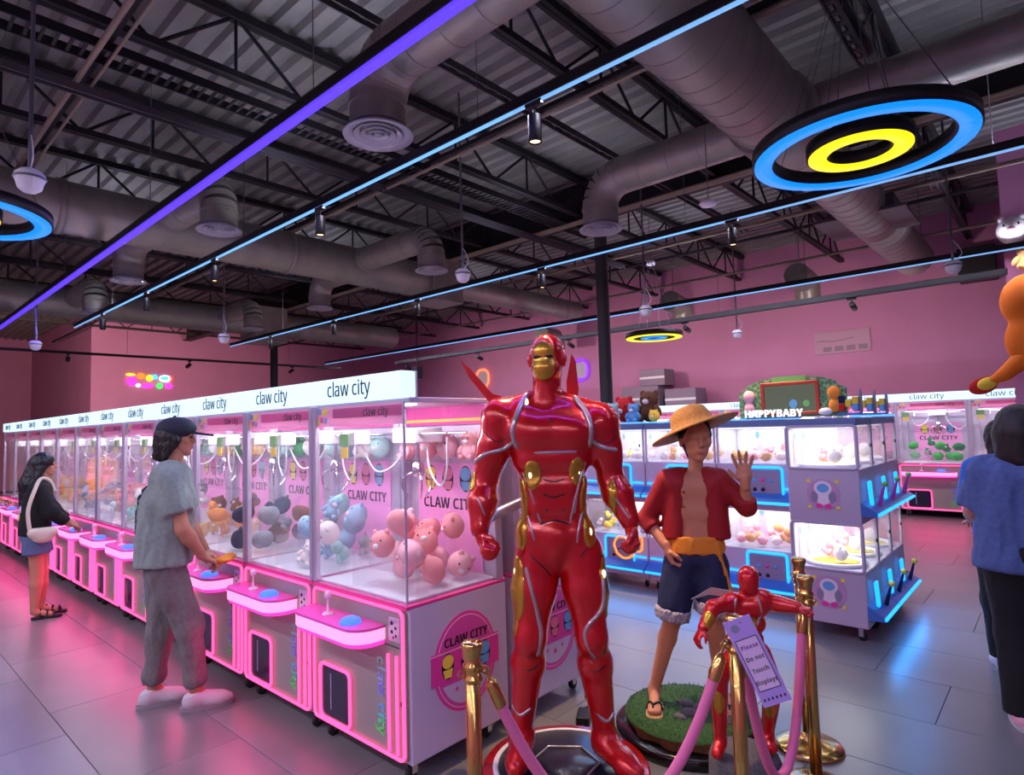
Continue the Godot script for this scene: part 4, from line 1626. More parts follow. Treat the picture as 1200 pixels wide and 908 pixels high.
# a hand: w wrist, d towards the fingers, n out of the palm, t thumb side; curl 0 open .. 1 fist
func hand_prims(w: Vector3, d: Vector3, n: Vector3, t: Vector3, size: float, curl: float, spread := 0.12) -> Array:
	d = d.normalized()
	n = (n - d * n.dot(d)).normalized()
	t = (t - d * t.dot(d) - n * t.dot(n)).normalized()
	var k := size / 0.18
	var out := []
	var b := Basis(t, d, t.cross(d))
	out.append([w + d * 0.045 * k, Vector3(0.038, 0.05, 0.016) * k, b])
	out.append([w - d * 0.02 * k, w + d * 0.03 * k, 0.024 * k, 0.026 * k])
	var lens := [0.072, 0.08, 0.074, 0.058]
	for i in 4:
		var x := 0.03 - 0.02 * i
		var p := w + (d * (0.088 - 0.004 * absf(i - 1.2)) + t * x) * k
		var dir := (d + t * (x * spread * 30.0)).normalized()
		var l: float = lens[i] * k
		var ang := 0.0
		for j in 3:
			ang += curl * (1.25 if j else 1.1) + 0.08
			var q: Vector3 = p + (dir * cos(ang) + n * sin(ang)) * l * [0.45, 0.32, 0.25][j]
			out.append([p, q, 0.0088 * k * (1.0 - 0.08 * j), 0.0085 * k * (1.0 - 0.1 * j)])
			p = q
	var tp := w + (d * 0.028 + t * 0.032 + n * 0.006) * k
	var td := (t * lerpf(0.9, 0.35, curl) + d * 0.75 + n * lerpf(0.2, 0.7, curl)).normalized()
	var t2 := tp + td * 0.036 * k
	out.append([tp, t2, 0.0125 * k, 0.0105 * k])
	var td2 := (td + (d * 0.5 - t * 0.9 * curl + n * 0.2)).normalized()
	out.append([t2, t2 + td2 * 0.03 * k, 0.0102 * k, 0.0085 * k])
	return out


# ------------------------------------------------------------------ statues
func statues():
	M.armour_red = mat(Color(0.78, 0.03, 0.05), 0.24, 0.35)
	M.armour_red.clearcoat_enabled = true
	M.armour_red.clearcoat = 0.8
	M.armour_red.clearcoat_roughness = 0.12
	M.armour_gold = mat(Color(0.78, 0.60, 0.22), 0.25, 0.75)
	M.armour_silver = mat(Color(0.72, 0.68, 0.68), 0.28, 0.7)
	M.armour_lamp = glow(Color(1.0, 0.98, 0.75), 1.4)
	M.gunmetal = mat(Color(0.16, 0.15, 0.17), 0.35, 0.6)
	armour_statue()
	straw_statue()
	crouching_statue()


func armour_statue():
	var J := {"top": Vector3(-0.022, 2.066, 0.000), "head": Vector3(-0.022, 1.946, 0.000), "chin": Vector3(-0.029, 1.841, 0.030), "neck": Vector3(-0.031, 1.802, 0.000), "shl": Vector3(-0.259, 1.664, 0.000), "shr": Vector3(0.222, 1.626, 0.000), "ell": Vector3(-0.342, 1.335, 0.0), "wrl": Vector3(-0.358, 1.155, 0.080), "elr": Vector3(0.262, 1.358, -0.020), "wrr": Vector3(0.334, 1.175, 0.060), "hl": Vector3(-0.097, 1.023, 0.000), "hr": Vector3(0.104, 1.020, 0.000), "kl": Vector3(-0.139, 0.654, 0.040), "al": Vector3(-0.199, 0.21, -0.020), "fl": Vector3(-0.213, 0.13, 0.120), "kr": Vector3(0.139, 0.655, 0.050), "ar": Vector3(0.185, 0.21, 0.000), "fr": Vector3(0.270, 0.13, 0.140)}
	var t := thing("armoured_statue", "tall red and gold armoured statue standing on a round base inside the rope barrier", "statue", Vector3(-1.818, 0, -2.315), 0.6657)
	# base
	var base := Node3D.new()
	base.name = "plinth"
	t.add_child(base, true)
	var s := new_st()
	lathe(s, [Vector2(0, 0), Vector2(0.385, 0), Vector2(0.385, 0.05), Vector2(0.375, 0.06), Vector2(0, 0.06)], 56)
	obj("rim_disc", s, M.armour_red, base)
	s = new_st()
	lathe(s, [Vector2(0.335, 0.06), Vector2(0.335, 0.066), Vector2(0.315, 0.07), Vector2(0.31, 0.06)], 56)
	obj("white_ring", s, M.white, base)
	s = new_st()
	lathe(s, [Vector2(0.31, 0.06), Vector2(0.31, 0.068), Vector2(0, 0.07)], 56)
	obj("dark_disc", s, tri_tex(mat(Color(1, 1, 1), 0.25), noise_tex(91, 0.12, Color(0.02, 0.02, 0.05), Color(0.2, 0.2, 0.28), 256, 2), Vector3(3, 3, 3)), base)
	s = new_st()
	for k in 6:
		var a := TAU * k / 6
		var b := TAU * (k + 1) / 6
		tube(s, [Vector3(cos(a) * 0.16, 0.07, sin(a) * 0.16), Vector3(cos(b) * 0.16, 0.07, sin(b) * 0.16)], 0.005, 5)
	obj("hexagon_line", s, M.armour_silver, base)
	# body: one continuous suit
	var V := func(x: float, y: float, z: float) -> Vector3: return Vector3(x - 0.012, y, z)
	var P := []
	P.append_array([
		[V.call(-0.125, 1.60, 0.01), V.call(0.115, 1.59, 0.01), 0.118, 0.118], [V.call(-0.15, 1.665, -0.02), V.call(0.14, 1.655, -0.02), 0.088, 0.088],
		[V.call(-0.075, 1.585, 0.075), Vector3(0.085, 0.07, 0.055)], [V.call(0.075, 1.585, 0.075), Vector3(0.085, 0.07, 0.055)],
		[V.call(-0.085, 1.47, 0.01), V.call(0.08, 1.47, 0.01), 0.108, 0.105], [V.call(-0.065, 1.34, 0.02), V.call(0.065, 1.34, 0.02), 0.092, 0.092],
		[V.call(-0.06, 1.25, 0.02), V.call(0.06, 1.25, 0.02), 0.09, 0.09], [V.call(-0.085, 1.12, 0.01), V.call(0.085, 1.12, 0.01), 0.10, 0.10],
		[V.call(0, 1.09, 0.07), Vector3(0.075, 0.10, 0.055)], [V.call(0, 1.01, 0.02), Vector3(0.06, 0.07, 0.07)],
		[J.neck - Vector3(0, 0.08, 0.01), J.neck + Vector3(0, 0.05, 0), 0.075, 0.062], [J.neck - Vector3(0, 0.05, 0.02), J.shl + Vector3(0.05, 0.03, -0.02), 0.06, 0.07], [J.neck - Vector3(0, 0.05, 0.02), J.shr + Vector3(-0.05, 0.04, -0.02), 0.06, 0.07],
	])
	for q in [["shl", "ell", "wrl", -1.0], ["shr", "elr", "wrr", 1.0]]:
		var a: Vector3 = J[q[0]]
		var e: Vector3 = J[q[1]]
		var w: Vector3 = J[q[2]]
		P.append([a, Vector3(0.088, 0.10, 0.088)])
		P.append([a, a.lerp(e, 0.55), 0.078, 0.074])
		P.append([a.lerp(e, 0.4), e, 0.078, 0.058])
		P.append([e, e.lerp(w, 0.35), 0.06, 0.072])
		P.append([e.lerp(w, 0.35), w, 0.07, 0.046])
	for q in [["hl", "kl", "al", "fl"], ["hr", "kr", "ar", "fr"]]:
		var h: Vector3 = J[q[0]]
		var kn: Vector3 = J[q[1]]
		var an: Vector3 = J[q[2]]
		var fo: Vector3 = J[q[3]]
		P.append([h, h.lerp(kn, 0.45), 0.108, 0.10])
		P.append([h.lerp(kn, 0.45), kn, 0.10, 0.07])
		P.append([kn + Vector3(0, 0, 0.02), Vector3(0.066, 0.08, 0.066)])
		P.append([kn, kn.lerp(an, 0.3) + Vector3(0, 0, -0.02), 0.068, 0.078])
		P.append([kn.lerp(an, 0.3) + Vector3(0, 0, -0.02), an, 0.078, 0.05])
		P.append([an + Vector3(0, -0.03, -0.02), an + Vector3(0, -0.07, -0.03), 0.058, 0.06])
		P.append([an + Vector3(0, -0.05, 0), fo, 0.06, 0.05])
		P.append([fo, fo + (fo - an) * Vector3(0.35, 0, 0.35), 0.05, 0.04])
	var f := field_of(P, 0.012, 0.03)
	var soup := new_soup()
	f.mesh(soup)
	# helmet: smooth dome with jaw, its own finer grid
	var hf := Vector3(-0.22, 0, 1).normalized()
	var hs := Vector3.UP.cross(hf)
	var hb := Basis(hs, Vector3.UP, hf)
	var hc: Vector3 = J.head
	var H := [[hc + Vector3(0, 0.025, 0) - hf * 0.01, Vector3(0.082, 0.095, 0.10), hb], [hc + Vector3(0, -0.052, 0) + hf * 0.02, Vector3(0.072, 0.066, 0.078), hb], [hc + Vector3(0, -0.09, 0) + hf * 0.055, Vector3(0.04, 0.022, 0.03), hb], [hc + Vector3(0, -0.06, 0) - hf * 0.02, hc + Vector3(0, -0.13, 0), 0.064, 0.062], [hc - hs * 0.084 + Vector3(0, -0.01, 0), Vector3(0.014, 0.034, 0.034), hb], [hc + hs * 0.084 + Vector3(0, -0.01, 0), Vector3(0.014, 0.034, 0.034), hb]]
	var hfld := field_of(H, 0.0065, 0.02)
	hfld.mesh(soup)
	# fists
	var fl := hand_prims(J.wrl - Vector3(0, 0.02, 0), Vector3(0.3, -0.8, 0.5), Vector3(0.8, 0.1, -0.2), Vector3(0.1, 0.3, 1), 0.21, 0.95)
	fl.append([J.wrl + Vector3(0.045, -0.095, 0.05), Vector3(0.042, 0.042, 0.042)])
	field_of(fl, 0.006, 0.012).mesh(soup)
	var fr := hand_prims(J.wrr - Vector3(0, 0.02, 0), Vector3(0.15, -0.9, 0.4), Vector3(-0.8, 0.0, 0.3), Vector3(0.0, 0.3, 1), 0.21, 0.95)
	fr.append([J.wrr + Vector3(-0.008, -0.10, 0.045), Vector3(0.04, 0.042, 0.042)])
	field_of(fr, 0.006, 0.012).mesh(soup)
	obj("suit", soup_mesh(soup), M.armour_red, t)
	# plain smooth visor with a single dark slot
	var vr := hfld.same()
	vr.ball(hc + Vector3(0, -0.018, 0) + hf * 0.11, Vector3(0.066, 0.105, 0.085), hb, 0.0)
	plate_mesh("visor", hfld, vr, 0.006, M.armour_gold, t)
	vr = hfld.same()
	vr.cone(hc + Vector3(0, 0.0, 0) - hs * 0.046 + hf * 0.085, hc + Vector3(0, 0.0, 0) + hs * 0.046 + hf * 0.085, 0.010, 0.010, 0, 0.0)
	plate_mesh("visor_slot", hfld, vr, 0.009, M.gunmetal, t)
	# gold plates
	for q in [[Vector3(-0.105, 1.40, 0.09), Vector3(0.045, 0.075, 0.06)], [Vector3(0.10, 1.41, 0.09), Vector3(0.04, 0.07, 0.06)], [Vector3(-0.15, 1.28, 0.03), Vector3(0.04, 0.12, 0.07)], [Vector3(0.13, 1.27, 0.03), Vector3(0.04, 0.12, 0.07)],
			[Vector3(-0.165, 1.13, 0.06), Vector3(0.035, 0.085, 0.06)], [Vector3(0.145, 1.13, 0.06), Vector3(0.035, 0.085, 0.06)], [Vector3(-0.19, 0.88, 0.06), Vector3(0.045, 0.15, 0.09)], [Vector3(0.215, 0.88, 0.05), Vector3(0.035, 0.15, 0.08)], [Vector3(-0.215, 0.72, 0.05), Vector3(0.035, 0.07, 0.06)],
			[Vector3(-0.40, 1.38, 0.04), Vector3(0.03, 0.06, 0.05)], [Vector3(0.26, 1.29, 0.07), Vector3(0.022, 0.10, 0.04)]]:
		var r := f.same()
		r.ball(q[0], q[1], Basis.IDENTITY, 0.0)
		plate_mesh("gold_plate", f, r, 0.006, M.armour_gold, t)
	# silver straps and inlaid lines
	var lines := [
		[[Vector3(-0.12, 1.78, 0.06), Vector3(-0.16, 1.70, 0.11), Vector3(-0.19, 1.60, 0.12), Vector3(-0.17, 1.52, 0.12)], 0.018],
		[[Vector3(0.10, 1.76, 0.06), Vector3(0.15, 1.68, 0.11), Vector3(0.17, 1.60, 0.12), Vector3(0.16, 1.52, 0.12)], 0.016],
		[[Vector3(-0.18, 1.56, 0.12), Vector3(-0.24, 1.52, 0.10), Vector3(-0.32, 1.50, 0.08), Vector3(-0.38, 1.46, 0.05)], 0.014],
		[[Vector3(0.16, 1.56, 0.12), Vector3(0.21, 1.52, 0.10), Vector3(0.29, 1.50, 0.06)], 0.013],
		[[Vector3(-0.10, 1.50, 0.14), Vector3(0.10, 1.50, 0.14)], 0.009],
		[[Vector3(-0.17, 1.45, 0.08), Vector3(-0.12, 1.33, 0.12), Vector3(-0.09, 1.22, 0.13)], 0.007],
		[[Vector3(-0.15, 1.40, 0.08), Vector3(-0.105, 1.28, 0.12), Vector3(-0.075, 1.18, 0.13)], 0.007],
		[[Vector3(0.14, 1.45, 0.08), Vector3(0.10, 1.33, 0.12), Vector3(0.08, 1.22, 0.13)], 0.007],
		[[Vector3(0.12, 1.40, 0.08), Vector3(0.085, 1.28, 0.12), Vector3(0.06, 1.18, 0.13)], 0.007],
		[[Vector3(-0.15, 0.98, 0.12), Vector3(-0.12, 0.86, 0.13), Vector3(-0.10, 0.76, 0.12), Vector3(-0.09, 0.68, 0.12), Vector3(-0.11, 0.58, 0.12)], 0.012],
		[[Vector3(0.20, 0.92, 0.11), Vector3(0.19, 0.80, 0.11), Vector3(0.12, 0.72, 0.13), Vector3(0.11, 0.66, 0.13), Vector3(0.15, 0.57, 0.12)], 0.012],
		[[Vector3(0.06, 0.70, 0.10), Vector3(0.08, 0.62, 0.12), Vector3(0.14, 0.55, 0.13)], 0.007],
		[[Vector3(-0.24, 0.34, 0.02), Vector3(-0.20, 0.30, 0.08), Vector3(-0.15, 0.33, 0.04)], 0.010],
		[[Vector3(0.13, 0.34, 0.04), Vector3(0.19, 0.28, 0.09), Vector3(0.23, 0.31, 0.04)], 0.010],
		[[Vector3(-0.19, 1.36, 0.08), Vector3(-0.15, 1.26, 0.12), Vector3(-0.12, 1.16, 0.13), Vector3(-0.10, 1.08, 0.13)], 0.007], [[Vector3(0.17, 1.36, 0.08), Vector3(0.13, 1.26, 0.12), Vector3(0.10, 1.16, 0.13), Vector3(0.085, 1.08, 0.13)], 0.007],
		[[Vector3(-0.36, 1.30, 0.08), Vector3(-0.33, 1.22, 0.12)], 0.006], [[Vector3(0.24, 1.34, 0.06), Vector3(0.29, 1.25, 0.10), Vector3(0.33, 1.19, 0.11)], 0.007],
	]
	for l in lines:
		var r := f.same()
		for k in l[0].size() - 1: r.cone(l[0][k], l[0][k + 1], l[1] * 2.6, l[1] * 2.6, 0, 0.0)
		strap_mesh("silver_line", f, l[0], l[1], t)
	# dark joints between the plates
	for l in [[[Vector3(-0.06, 1.38, 0.1), Vector3(-0.01, 1.365, 0.1), Vector3(0.045, 1.38, 0.1)], 0.004], [[Vector3(-0.06, 1.31, 0.1), Vector3(-0.01, 1.295, 0.1), Vector3(0.04, 1.31, 0.1)], 0.004], [[Vector3(-0.055, 1.24, 0.1), Vector3(-0.01, 1.225, 0.1), Vector3(0.04, 1.24, 0.1)], 0.004], [[Vector3(-0.08, 1.17, 0.1), Vector3(-0.01, 1.19, 0.1), Vector3(0.06, 1.17, 0.1)], 0.005],
			[[Vector3(-0.012, 1.66, 0.1), Vector3(-0.012, 1.54, 0.1)], 0.004], [[Vector3(-0.2, 0.60, 0.1), Vector3(-0.14, 0.575, 0.1), Vector3(-0.09, 0.60, 0.1)], 0.004], [[Vector3(0.08, 0.60, 0.1), Vector3(0.14, 0.575, 0.1), Vector3(0.2, 0.60, 0.1)], 0.004], [[Vector3(-0.21, 0.54, 0.1), Vector3(-0.15, 0.515, 0.1), Vector3(-0.1, 0.54, 0.1)], 0.004], [[Vector3(0.09, 0.54, 0.1), Vector3(0.15, 0.515, 0.1), Vector3(0.2, 0.54, 0.1)], 0.004],
			[[Vector3(-0.33, 1.60, 0.1), Vector3(-0.27, 1.555, 0.1), Vector3(-0.22, 1.57, 0.1)], 0.004], [[Vector3(0.20, 1.545, 0.1), Vector3(0.25, 1.535, 0.1), Vector3(0.29, 1.57, 0.1)], 0.004], [[Vector3(-0.15, 1.06, 0.1), Vector3(-0.07, 0.98, 0.1), Vector3(-0.03, 0.93, 0.1)], 0.004], [[Vector3(0.13, 1.06, 0.1), Vector3(0.06, 0.98, 0.1), Vector3(0.015, 0.93, 0.1)], 0.004]]:
		strap_mesh("plate_joint", f, l[0], l[1], t, M.gunmetal)
	# small lamps let into the plates
	for p in [Vector3(-0.115, 1.40, 0), Vector3(0.105, 1.41, 0), Vector3(-0.165, 1.13, 0), Vector3(0.15, 1.13, 0), Vector3(-0.20, 0.95, 0), Vector3(0.205, 0.94, 0), Vector3(-0.125, 1.735, 0)]:
		var z := front_of(f, p.x, p.y)
		var e := new_st()
		ellipsoid(e, Vector3(p.x, p.y, z), Vector3(0.010, 0.020, 0.008), Basis.IDENTITY, 12)
		obj("armour_lamp", e, M.armour_lamp, t)
	# blade standing off the back
	var bl := new_st()
	prism(bl, PackedVector2Array([Vector2(-0.46, 1.965), Vector2(-0.415, 1.925), Vector2(-0.30, 1.79), Vector2(-0.20, 1.76), Vector2(-0.14, 1.70), Vector2(-0.24, 1.70), Vector2(-0.33, 1.76), Vector2(-0.42, 1.88)]), -0.13, -0.115)
	obj("back_blade", bl, M.armour_red, t)
	bl = new_st()
	prism(bl, PackedVector2Array([Vector2(0.10, 1.98), Vector2(0.12, 1.94), Vector2(0.13, 1.80), Vector2(0.12, 1.74), Vector2(0.07, 1.72), Vector2(0.07, 1.84)]), -0.14, -0.122)
	obj("back_blade", bl, M.armour_red, t)
	var cl := new_st()
	tube(cl, [Vector3(-0.15, 1.66, -0.09), Vector3(-0.2, 1.74, -0.12)], 0.02, 8)
	tube(cl, [Vector3(0.08, 1.66, -0.09), Vector3(0.10, 1.76, -0.13)], 0.02, 8)
	obj("blade_mount", cl, M.armour_silver, t)
	# long wing strut seen beside the waist
	bl = new_st()
	tube(bl, [Vector3(-0.06, 1.30, -0.10), Vector3(-0.36, 1.16, -0.20)], [0.022, 0.03], 10)
	obj("back_strut", bl, M.armour_silver, t)


func front_of(f: Field, x: float, y: float) -> float:
	var i := int((x - f.o.x) / f.c)
	var j := int((y - f.o.y) / f.c)
	for k in range(f.nz - 1, -1, -1):
		if i < 0 or j < 0 or i >= f.nx or j >= f.ny: break
		if f.d[(k * f.ny + j) * f.nx + i] < 0.0: return f.o.z + k * f.c + f.c * 0.5
	return 0.0


func plate_mesh(called: String, f: Field, region: Field, lift: float, m: Material, parent: Node):
	var soup := new_soup()
	f.plate(region, lift).mesh(soup)
	if soup[0].size() > 0: obj(called, soup_mesh(soup), m, parent)


# a slim strap following the front of a body along points
func strap_mesh(called: String, f: Field, pts: Array, r: float, parent: Node, m: Material = null):
	var line := []
	for p in smooth_line(pts, 6):
		var z := front_of(f, p.x, p.y)
		if z == 0.0: continue
		line.append(Vector3(p.x, p.y, z - 0.001))
	if line.size() < 3: return
	# smooth the depths
	for it in 3:
		for k in range(1, line.size() - 1): line[k].z = (line[k - 1].z + line[k].z * 2 + line[k + 1].z) / 4
	var s := new_st()
	var rad := []
	for k in line.size(): rad.append(r * (0.55 if k == 0 or k == line.size() - 1 else 1.0) * 0.8)
	tube(s, line, rad, 8)
	obj(called, s, M.armour_silver if m == null else m, parent)


func straw_statue():
	M.skin_statue = mat(Color(0.80, 0.55, 0.40), 0.5)
	M.cloth_red = mat(Color(0.62, 0.07, 0.09), 0.65)
	M.cloth_sash = mat(Color(0.88, 0.55, 0.12), 0.65)
	M.cloth_denim = tri_tex(mat(Color(1, 1, 1), 0.7), noise_tex(21, 0.03, Color(0.06, 0.10, 0.22), Color(0.10, 0.16, 0.32), 256, 4), Vector3(2, 2, 2), false)
	M.cloth_cuff = tri_tex(mat(Color(1, 1, 1), 0.8), noise_tex(22, 0.09, Color(0.35, 0.34, 0.36), Color(0.95, 0.93, 0.92), 256, 2), Vector3(4, 4, 4), false)
	M.hair_black = mat(Color(0.025, 0.022, 0.03), 0.45)
	M.straw = tri_tex(mat(Color(1, 1, 1), 0.75), noise_tex(23, 0.05, Color(0.66, 0.44, 0.16), Color(0.84, 0.62, 0.28), 256, 3), Vector3(3, 8, 3), false)
	M.straw_dark = mat(Color(0.45, 0.28, 0.10), 0.8)
	M.grass = tri_tex(mat(Color(1, 1, 1), 0.9), noise_tex(24, 0.08, Color(0.07, 0.20, 0.07), Color(0.25, 0.42, 0.16), 256, 4), Vector3(2, 2, 2), false)
	M.earth = tri_tex(mat(Color(1, 1, 1), 0.9), noise_tex(25, 0.06, Color(0.30, 0.16, 0.08), Color(0.55, 0.33, 0.18), 256, 4), Vector3(3, 3, 3), false)
	M.rock = tri_tex(mat(Color(1, 1, 1), 0.85), noise_tex(26, 0.07, Color(0.22, 0.21, 0.22), Color(0.45, 0.43, 0.43), 256, 4), Vector3(4, 4, 4), false)
	M.leather = mat(Color(0.09, 0.06, 0.05), 0.6)
	M.sandal = mat(Color(0.72, 0.58, 0.40), 0.7)
	var t := thing("straw_hat_statue", "statue in a straw hat, open red shirt and blue shorts waving on a grassy base", "statue", Vector3(-1.563, 0, -3.06), 0.4722)
	# base: black disc, earth ring, grass top, stones
	var base := Node3D.new()
	base.name = "plinth"
	t.add_child(base, true)
	var s := new_st()
	lathe(s, [Vector2(0, 0), Vector2(0.385, 0), Vector2(0.385, 0.045), Vector2(0.37, 0.055), Vector2(0, 0.055)], 56)
	obj("black_disc", s, M.black_gloss, base)
	s = new_st()
	s.set_smooth_group(4)
	var rng := RandomNumberGenerator.new()
	rng.seed = 9
	var ring := []
	for k in 48:
		var a := TAU * k / 48
		ring.append(0.318 + 0.012 * sin(a * 11) + rng.randf_range(-0.006, 0.006))
	for k in 48:
		var a := TAU * k / 48
		var b := TAU * (k + 1) / 48
		var r0: float = ring[k]
		var r1: float = ring[(k + 1) % 48]
		quad(s, Vector3(cos(a) * r0, 0.055, sin(a) * r0), Vector3(cos(b) * r1, 0.055, sin(b) * r1), Vector3(cos(b) * (r1 + 0.012), 0.105, sin(b) * (r1 + 0.012)), Vector3(cos(a) * (r0 + 0.012), 0.105, sin(a) * (r0 + 0.012)), Vector3(0, 0.08, 0))
	obj("earth_ring", s, M.earth, base)
	s = new_st()
	lathe(s, [Vector2(0.335, 0.098), Vector2(0.33, 0.112), Vector2(0.26, 0.122), Vector2(0.1, 0.126), Vector2(0, 0.126)], 48)
	obj("grass_top", s, M.grass, base)
	var blades := new_st()
	blades.set_smooth_group(-1)
	for k in 1500:
		var a := rng.randf() * TAU
		var r := sqrt(rng.randf()) * 0.325
		var p := Vector3(cos(a) * r, 0.112 + 0.012 * (1 - r / 0.33), sin(a) * r)
		var d := Vector3(rng.randf_range(-1, 1), 0, rng.randf_range(-1, 1)) * 0.006
		blades.add_vertex(p - d * 0.5); blades.add_vertex(p + Vector3(d.z, rng.randf_range(0.012, 0.022), -d.x)); blades.add_vertex(p + d * 0.5)
	var gb := obj("grass_blades", blades, M.grass, base)
	gb.set_meta("kind", "stuff")
	for q in [[0.0, 0.17, 0.05], [0.06, 0.10, 0.05], [-0.02, 0.06, 0.045], [0.15, -0.02, 0.04], [0.17, 0.2, 0.055], [-0.05, 0.22, 0.035]]:
		blob("stone", [[Vector3(q[0], 0.125, q[1] - 0.1), Vector3(q[2], q[2] * 0.5, q[2] * 0.75), Basis(Vector3.UP, q[0] * 9)], [Vector3(q[0] + q[2] * 0.5, 0.12, q[1] - 0.085), Vector3(q[2], q[2] * 0.55, q[2] * 0.6) * 0.7]], 0.008, 0.01, M.rock, base, 0.006, int(q[0] * 100) + 50, 60.0)
	# joints
	var J := {"head": Vector3(0.096, 1.528, 0.010), "neck": Vector3(0.083, 1.357, 0.000), "shl": Vector3(-0.062, 1.312, 0.000), "shr": Vector3(0.205, 1.310, 0.000), "ell": Vector3(-0.180, 1.096, -0.040), "wrl": Vector3(-0.075, 0.962, 0.060), "elr": Vector3(0.335, 1.172, 0.000), "wrr": Vector3(0.328, 1.298, 0.060), "hl": Vector3(-0.010, 0.861, 0.000), "hr": Vector3(0.138, 0.865, 0.000), "kl": Vector3(-0.061, 0.606, 0.050), "al": Vector3(-0.178, 0.196, -0.030), "fl": Vector3(-0.176, 0.150, 0.090), "kr": Vector3(0.142, 0.639, 0.040), "ar": Vector3(0.166, 0.218, -0.060), "fr": Vector3(0.200, 0.155, 0.050)}
	var P := [
		[Vector3(0.02, 1.27, 0), Vector3(0.125, 1.27, 0), 0.078, 0.078], [Vector3(0.03, 1.15, 0.005), Vector3(0.115, 1.15, 0.005), 0.072, 0.072], [Vector3(0.035, 1.03, 0.005), Vector3(0.105, 1.03, 0.005), 0.06, 0.06], [Vector3(0.02, 0.91, 0), Vector3(0.115, 0.91, 0), 0.075, 0.075], [Vector3(0.045, 1.28, 0.0), Vector3(0.05, 0.95, 0.005), 0.08, 0.066], [Vector3(0.105, 1.28, 0.0), Vector3(0.098, 0.95, 0.005), 0.08, 0.066],
		[Vector3(0.03, 1.255, 0.04), Vector3(0.05, 0.035, 0.03)], [Vector3(0.12, 1.255, 0.04), Vector3(0.05, 0.035, 0.03)],
		[J.neck - Vector3(0, 0.05, 0), J.head - Vector3(0, 0.06, 0.01), 0.04, 0.038],
		[J.shl, J.ell, 0.046, 0.034], [J.ell, J.wrl, 0.034, 0.025], [J.shr, J.elr, 0.046, 0.034], [J.elr, J.wrr, 0.034, 0.025],
		[J.hl, J.kl, 0.075, 0.05], [J.hr, J.kr, 0.075, 0.05], [J.kl, J.kl.lerp(J.al, 0.3) - Vector3(0, 0, 0.015), 0.046, 0.046], [J.kl.lerp(J.al, 0.3) - Vector3(0, 0, 0.015), J.al, 0.046, 0.028], [J.kr, J.kr.lerp(J.ar, 0.3) - Vector3(0, 0, 0.015), 0.046, 0.046], [J.kr.lerp(J.ar, 0.3) - Vector3(0, 0, 0.015), J.ar, 0.046, 0.028],
	]
	for q in [["al", "fl"], ["ar", "fr"]]:
		var a: Vector3 = J[q[0]]
		var fo: Vector3 = J[q[1]]
		P.append([a + Vector3(0, -0.02, -0.01), fo, 0.030, 0.026])
		P.append([a, a + Vector3(0, -0.03, -0.025), 0.028, 0.028])
		for k in 5:
			var sd := Vector3(-0.026 + 0.013 * k, 0, 0)
			P.append([fo + sd * 0.8, fo + sd + Vector3(0.0, -0.008, 0.04 - 0.004 * absf(k - 1)), 0.011, 0.009])
	var soup := new_soup()
	field_of(P, 0.010, 0.022).mesh(soup)
	var hf := Vector3(0.28, -0.1, 1).normalized()
	field_of(head_prims(J.head, hf, 0.235), 0.005, 0.014).mesh(soup)
	field_of(hand_prims(J.wrr, Vector3(-0.05, 1, 0.1), Vector3(0.05, -0.1, 1), Vector3(-1, 0, 0), 0.185, 0.05, 0.35), 0.005, 0.008).mesh(soup)
	field_of(hand_prims(J.wrl, Vector3(0.25, -0.9, 0.1), Vector3(1, 0.2, -0.3), Vector3(0.1, 0.2, 1), 0.17, 0.75), 0.005, 0.008).mesh(soup)
	obj("body", soup_mesh(soup), M.skin_statue, t)
	# a plain mannequin face
	var hr := hf - Vector3.UP * hf.dot(Vector3.UP)
	hr = hr.normalized()
	var hb := Basis(Vector3.UP.cross(hr), Vector3.UP, hr)
	var W := func(x: float, y: float, z: float) -> Vector3: return J.head + hb * Vector3(x, y, z)
	# hair
	blob("hair", [[W.call(0, 0.045, -0.03), Vector3(0.09, 0.08, 0.098), hb], [W.call(-0.07, 0.02, -0.01), W.call(-0.068, -0.03, -0.015), 0.022, 0.012], [W.call(0.07, 0.02, -0.01), W.call(0.068, -0.03, -0.015), 0.022, 0.012], [W.call(0, -0.03, -0.085), W.call(0, -0.09, -0.075), 0.05, 0.03]], 0.006, 0.014, M.hair_black, t)
	# hat, tipped back and to one side
	var tilt := Basis(hb.z, 0.30) * Basis(hb.x, -0.22)
	var hx := Transform3D(tilt * Basis.from_scale(Vector3.ONE * 1.1), W.call(-0.008, 0.078, -0.02))
	s = new_st()
	lathe(s, [Vector2(0, 0.095), Vector2(0.05, 0.09), Vector2(0.085, 0.07), Vector2(0.10, 0.03), Vector2(0.105, 0.0), Vector2(0.15, -0.008), Vector2(0.215, -0.024), Vector2(0.219, -0.030), Vector2(0.213, -0.033), Vector2(0.15, -0.02), Vector2(0.098, -0.012), Vector2(0.092, 0.03), Vector2(0.078, 0.062), Vector2(0, 0.085)], 48, hx)
	var hat := obj("straw_hat", s, M.straw, t)
	s = new_st()
	for r in [0.125, 0.15, 0.175, 0.2]:
		var pts := []
		for k in 40: pts.append(hx * Vector3(cos(TAU * k / 40) * r, -0.002 - (r - 0.105) * 0.22, sin(TAU * k / 40) * r))
		tube(s, pts, 0.0022, 5, true)
	for k in 26:
		var a := TAU * k / 26
		tube(s, [hx * Vector3(cos(a) * 0.106, 0.0, sin(a) * 0.106), hx * Vector3(cos(a) * 0.206, -0.024, sin(a) * 0.206)], 0.0016, 4)
	obj("straw_braid", s, M.straw_dark, hat)
	# open shirt: two fronts, back and sleeves, slightly off the body
	var sl := []
	for q in [["shl", "ell", "wrl"], ["shr", "elr", "wrr"]]:
		sl.append([J[q[0]], J[q[1]], 0.060, 0.050])
		sl.append([J[q[1]], J[q[1]].lerp(J[q[2]], 0.35), 0.050, 0.052, 1])
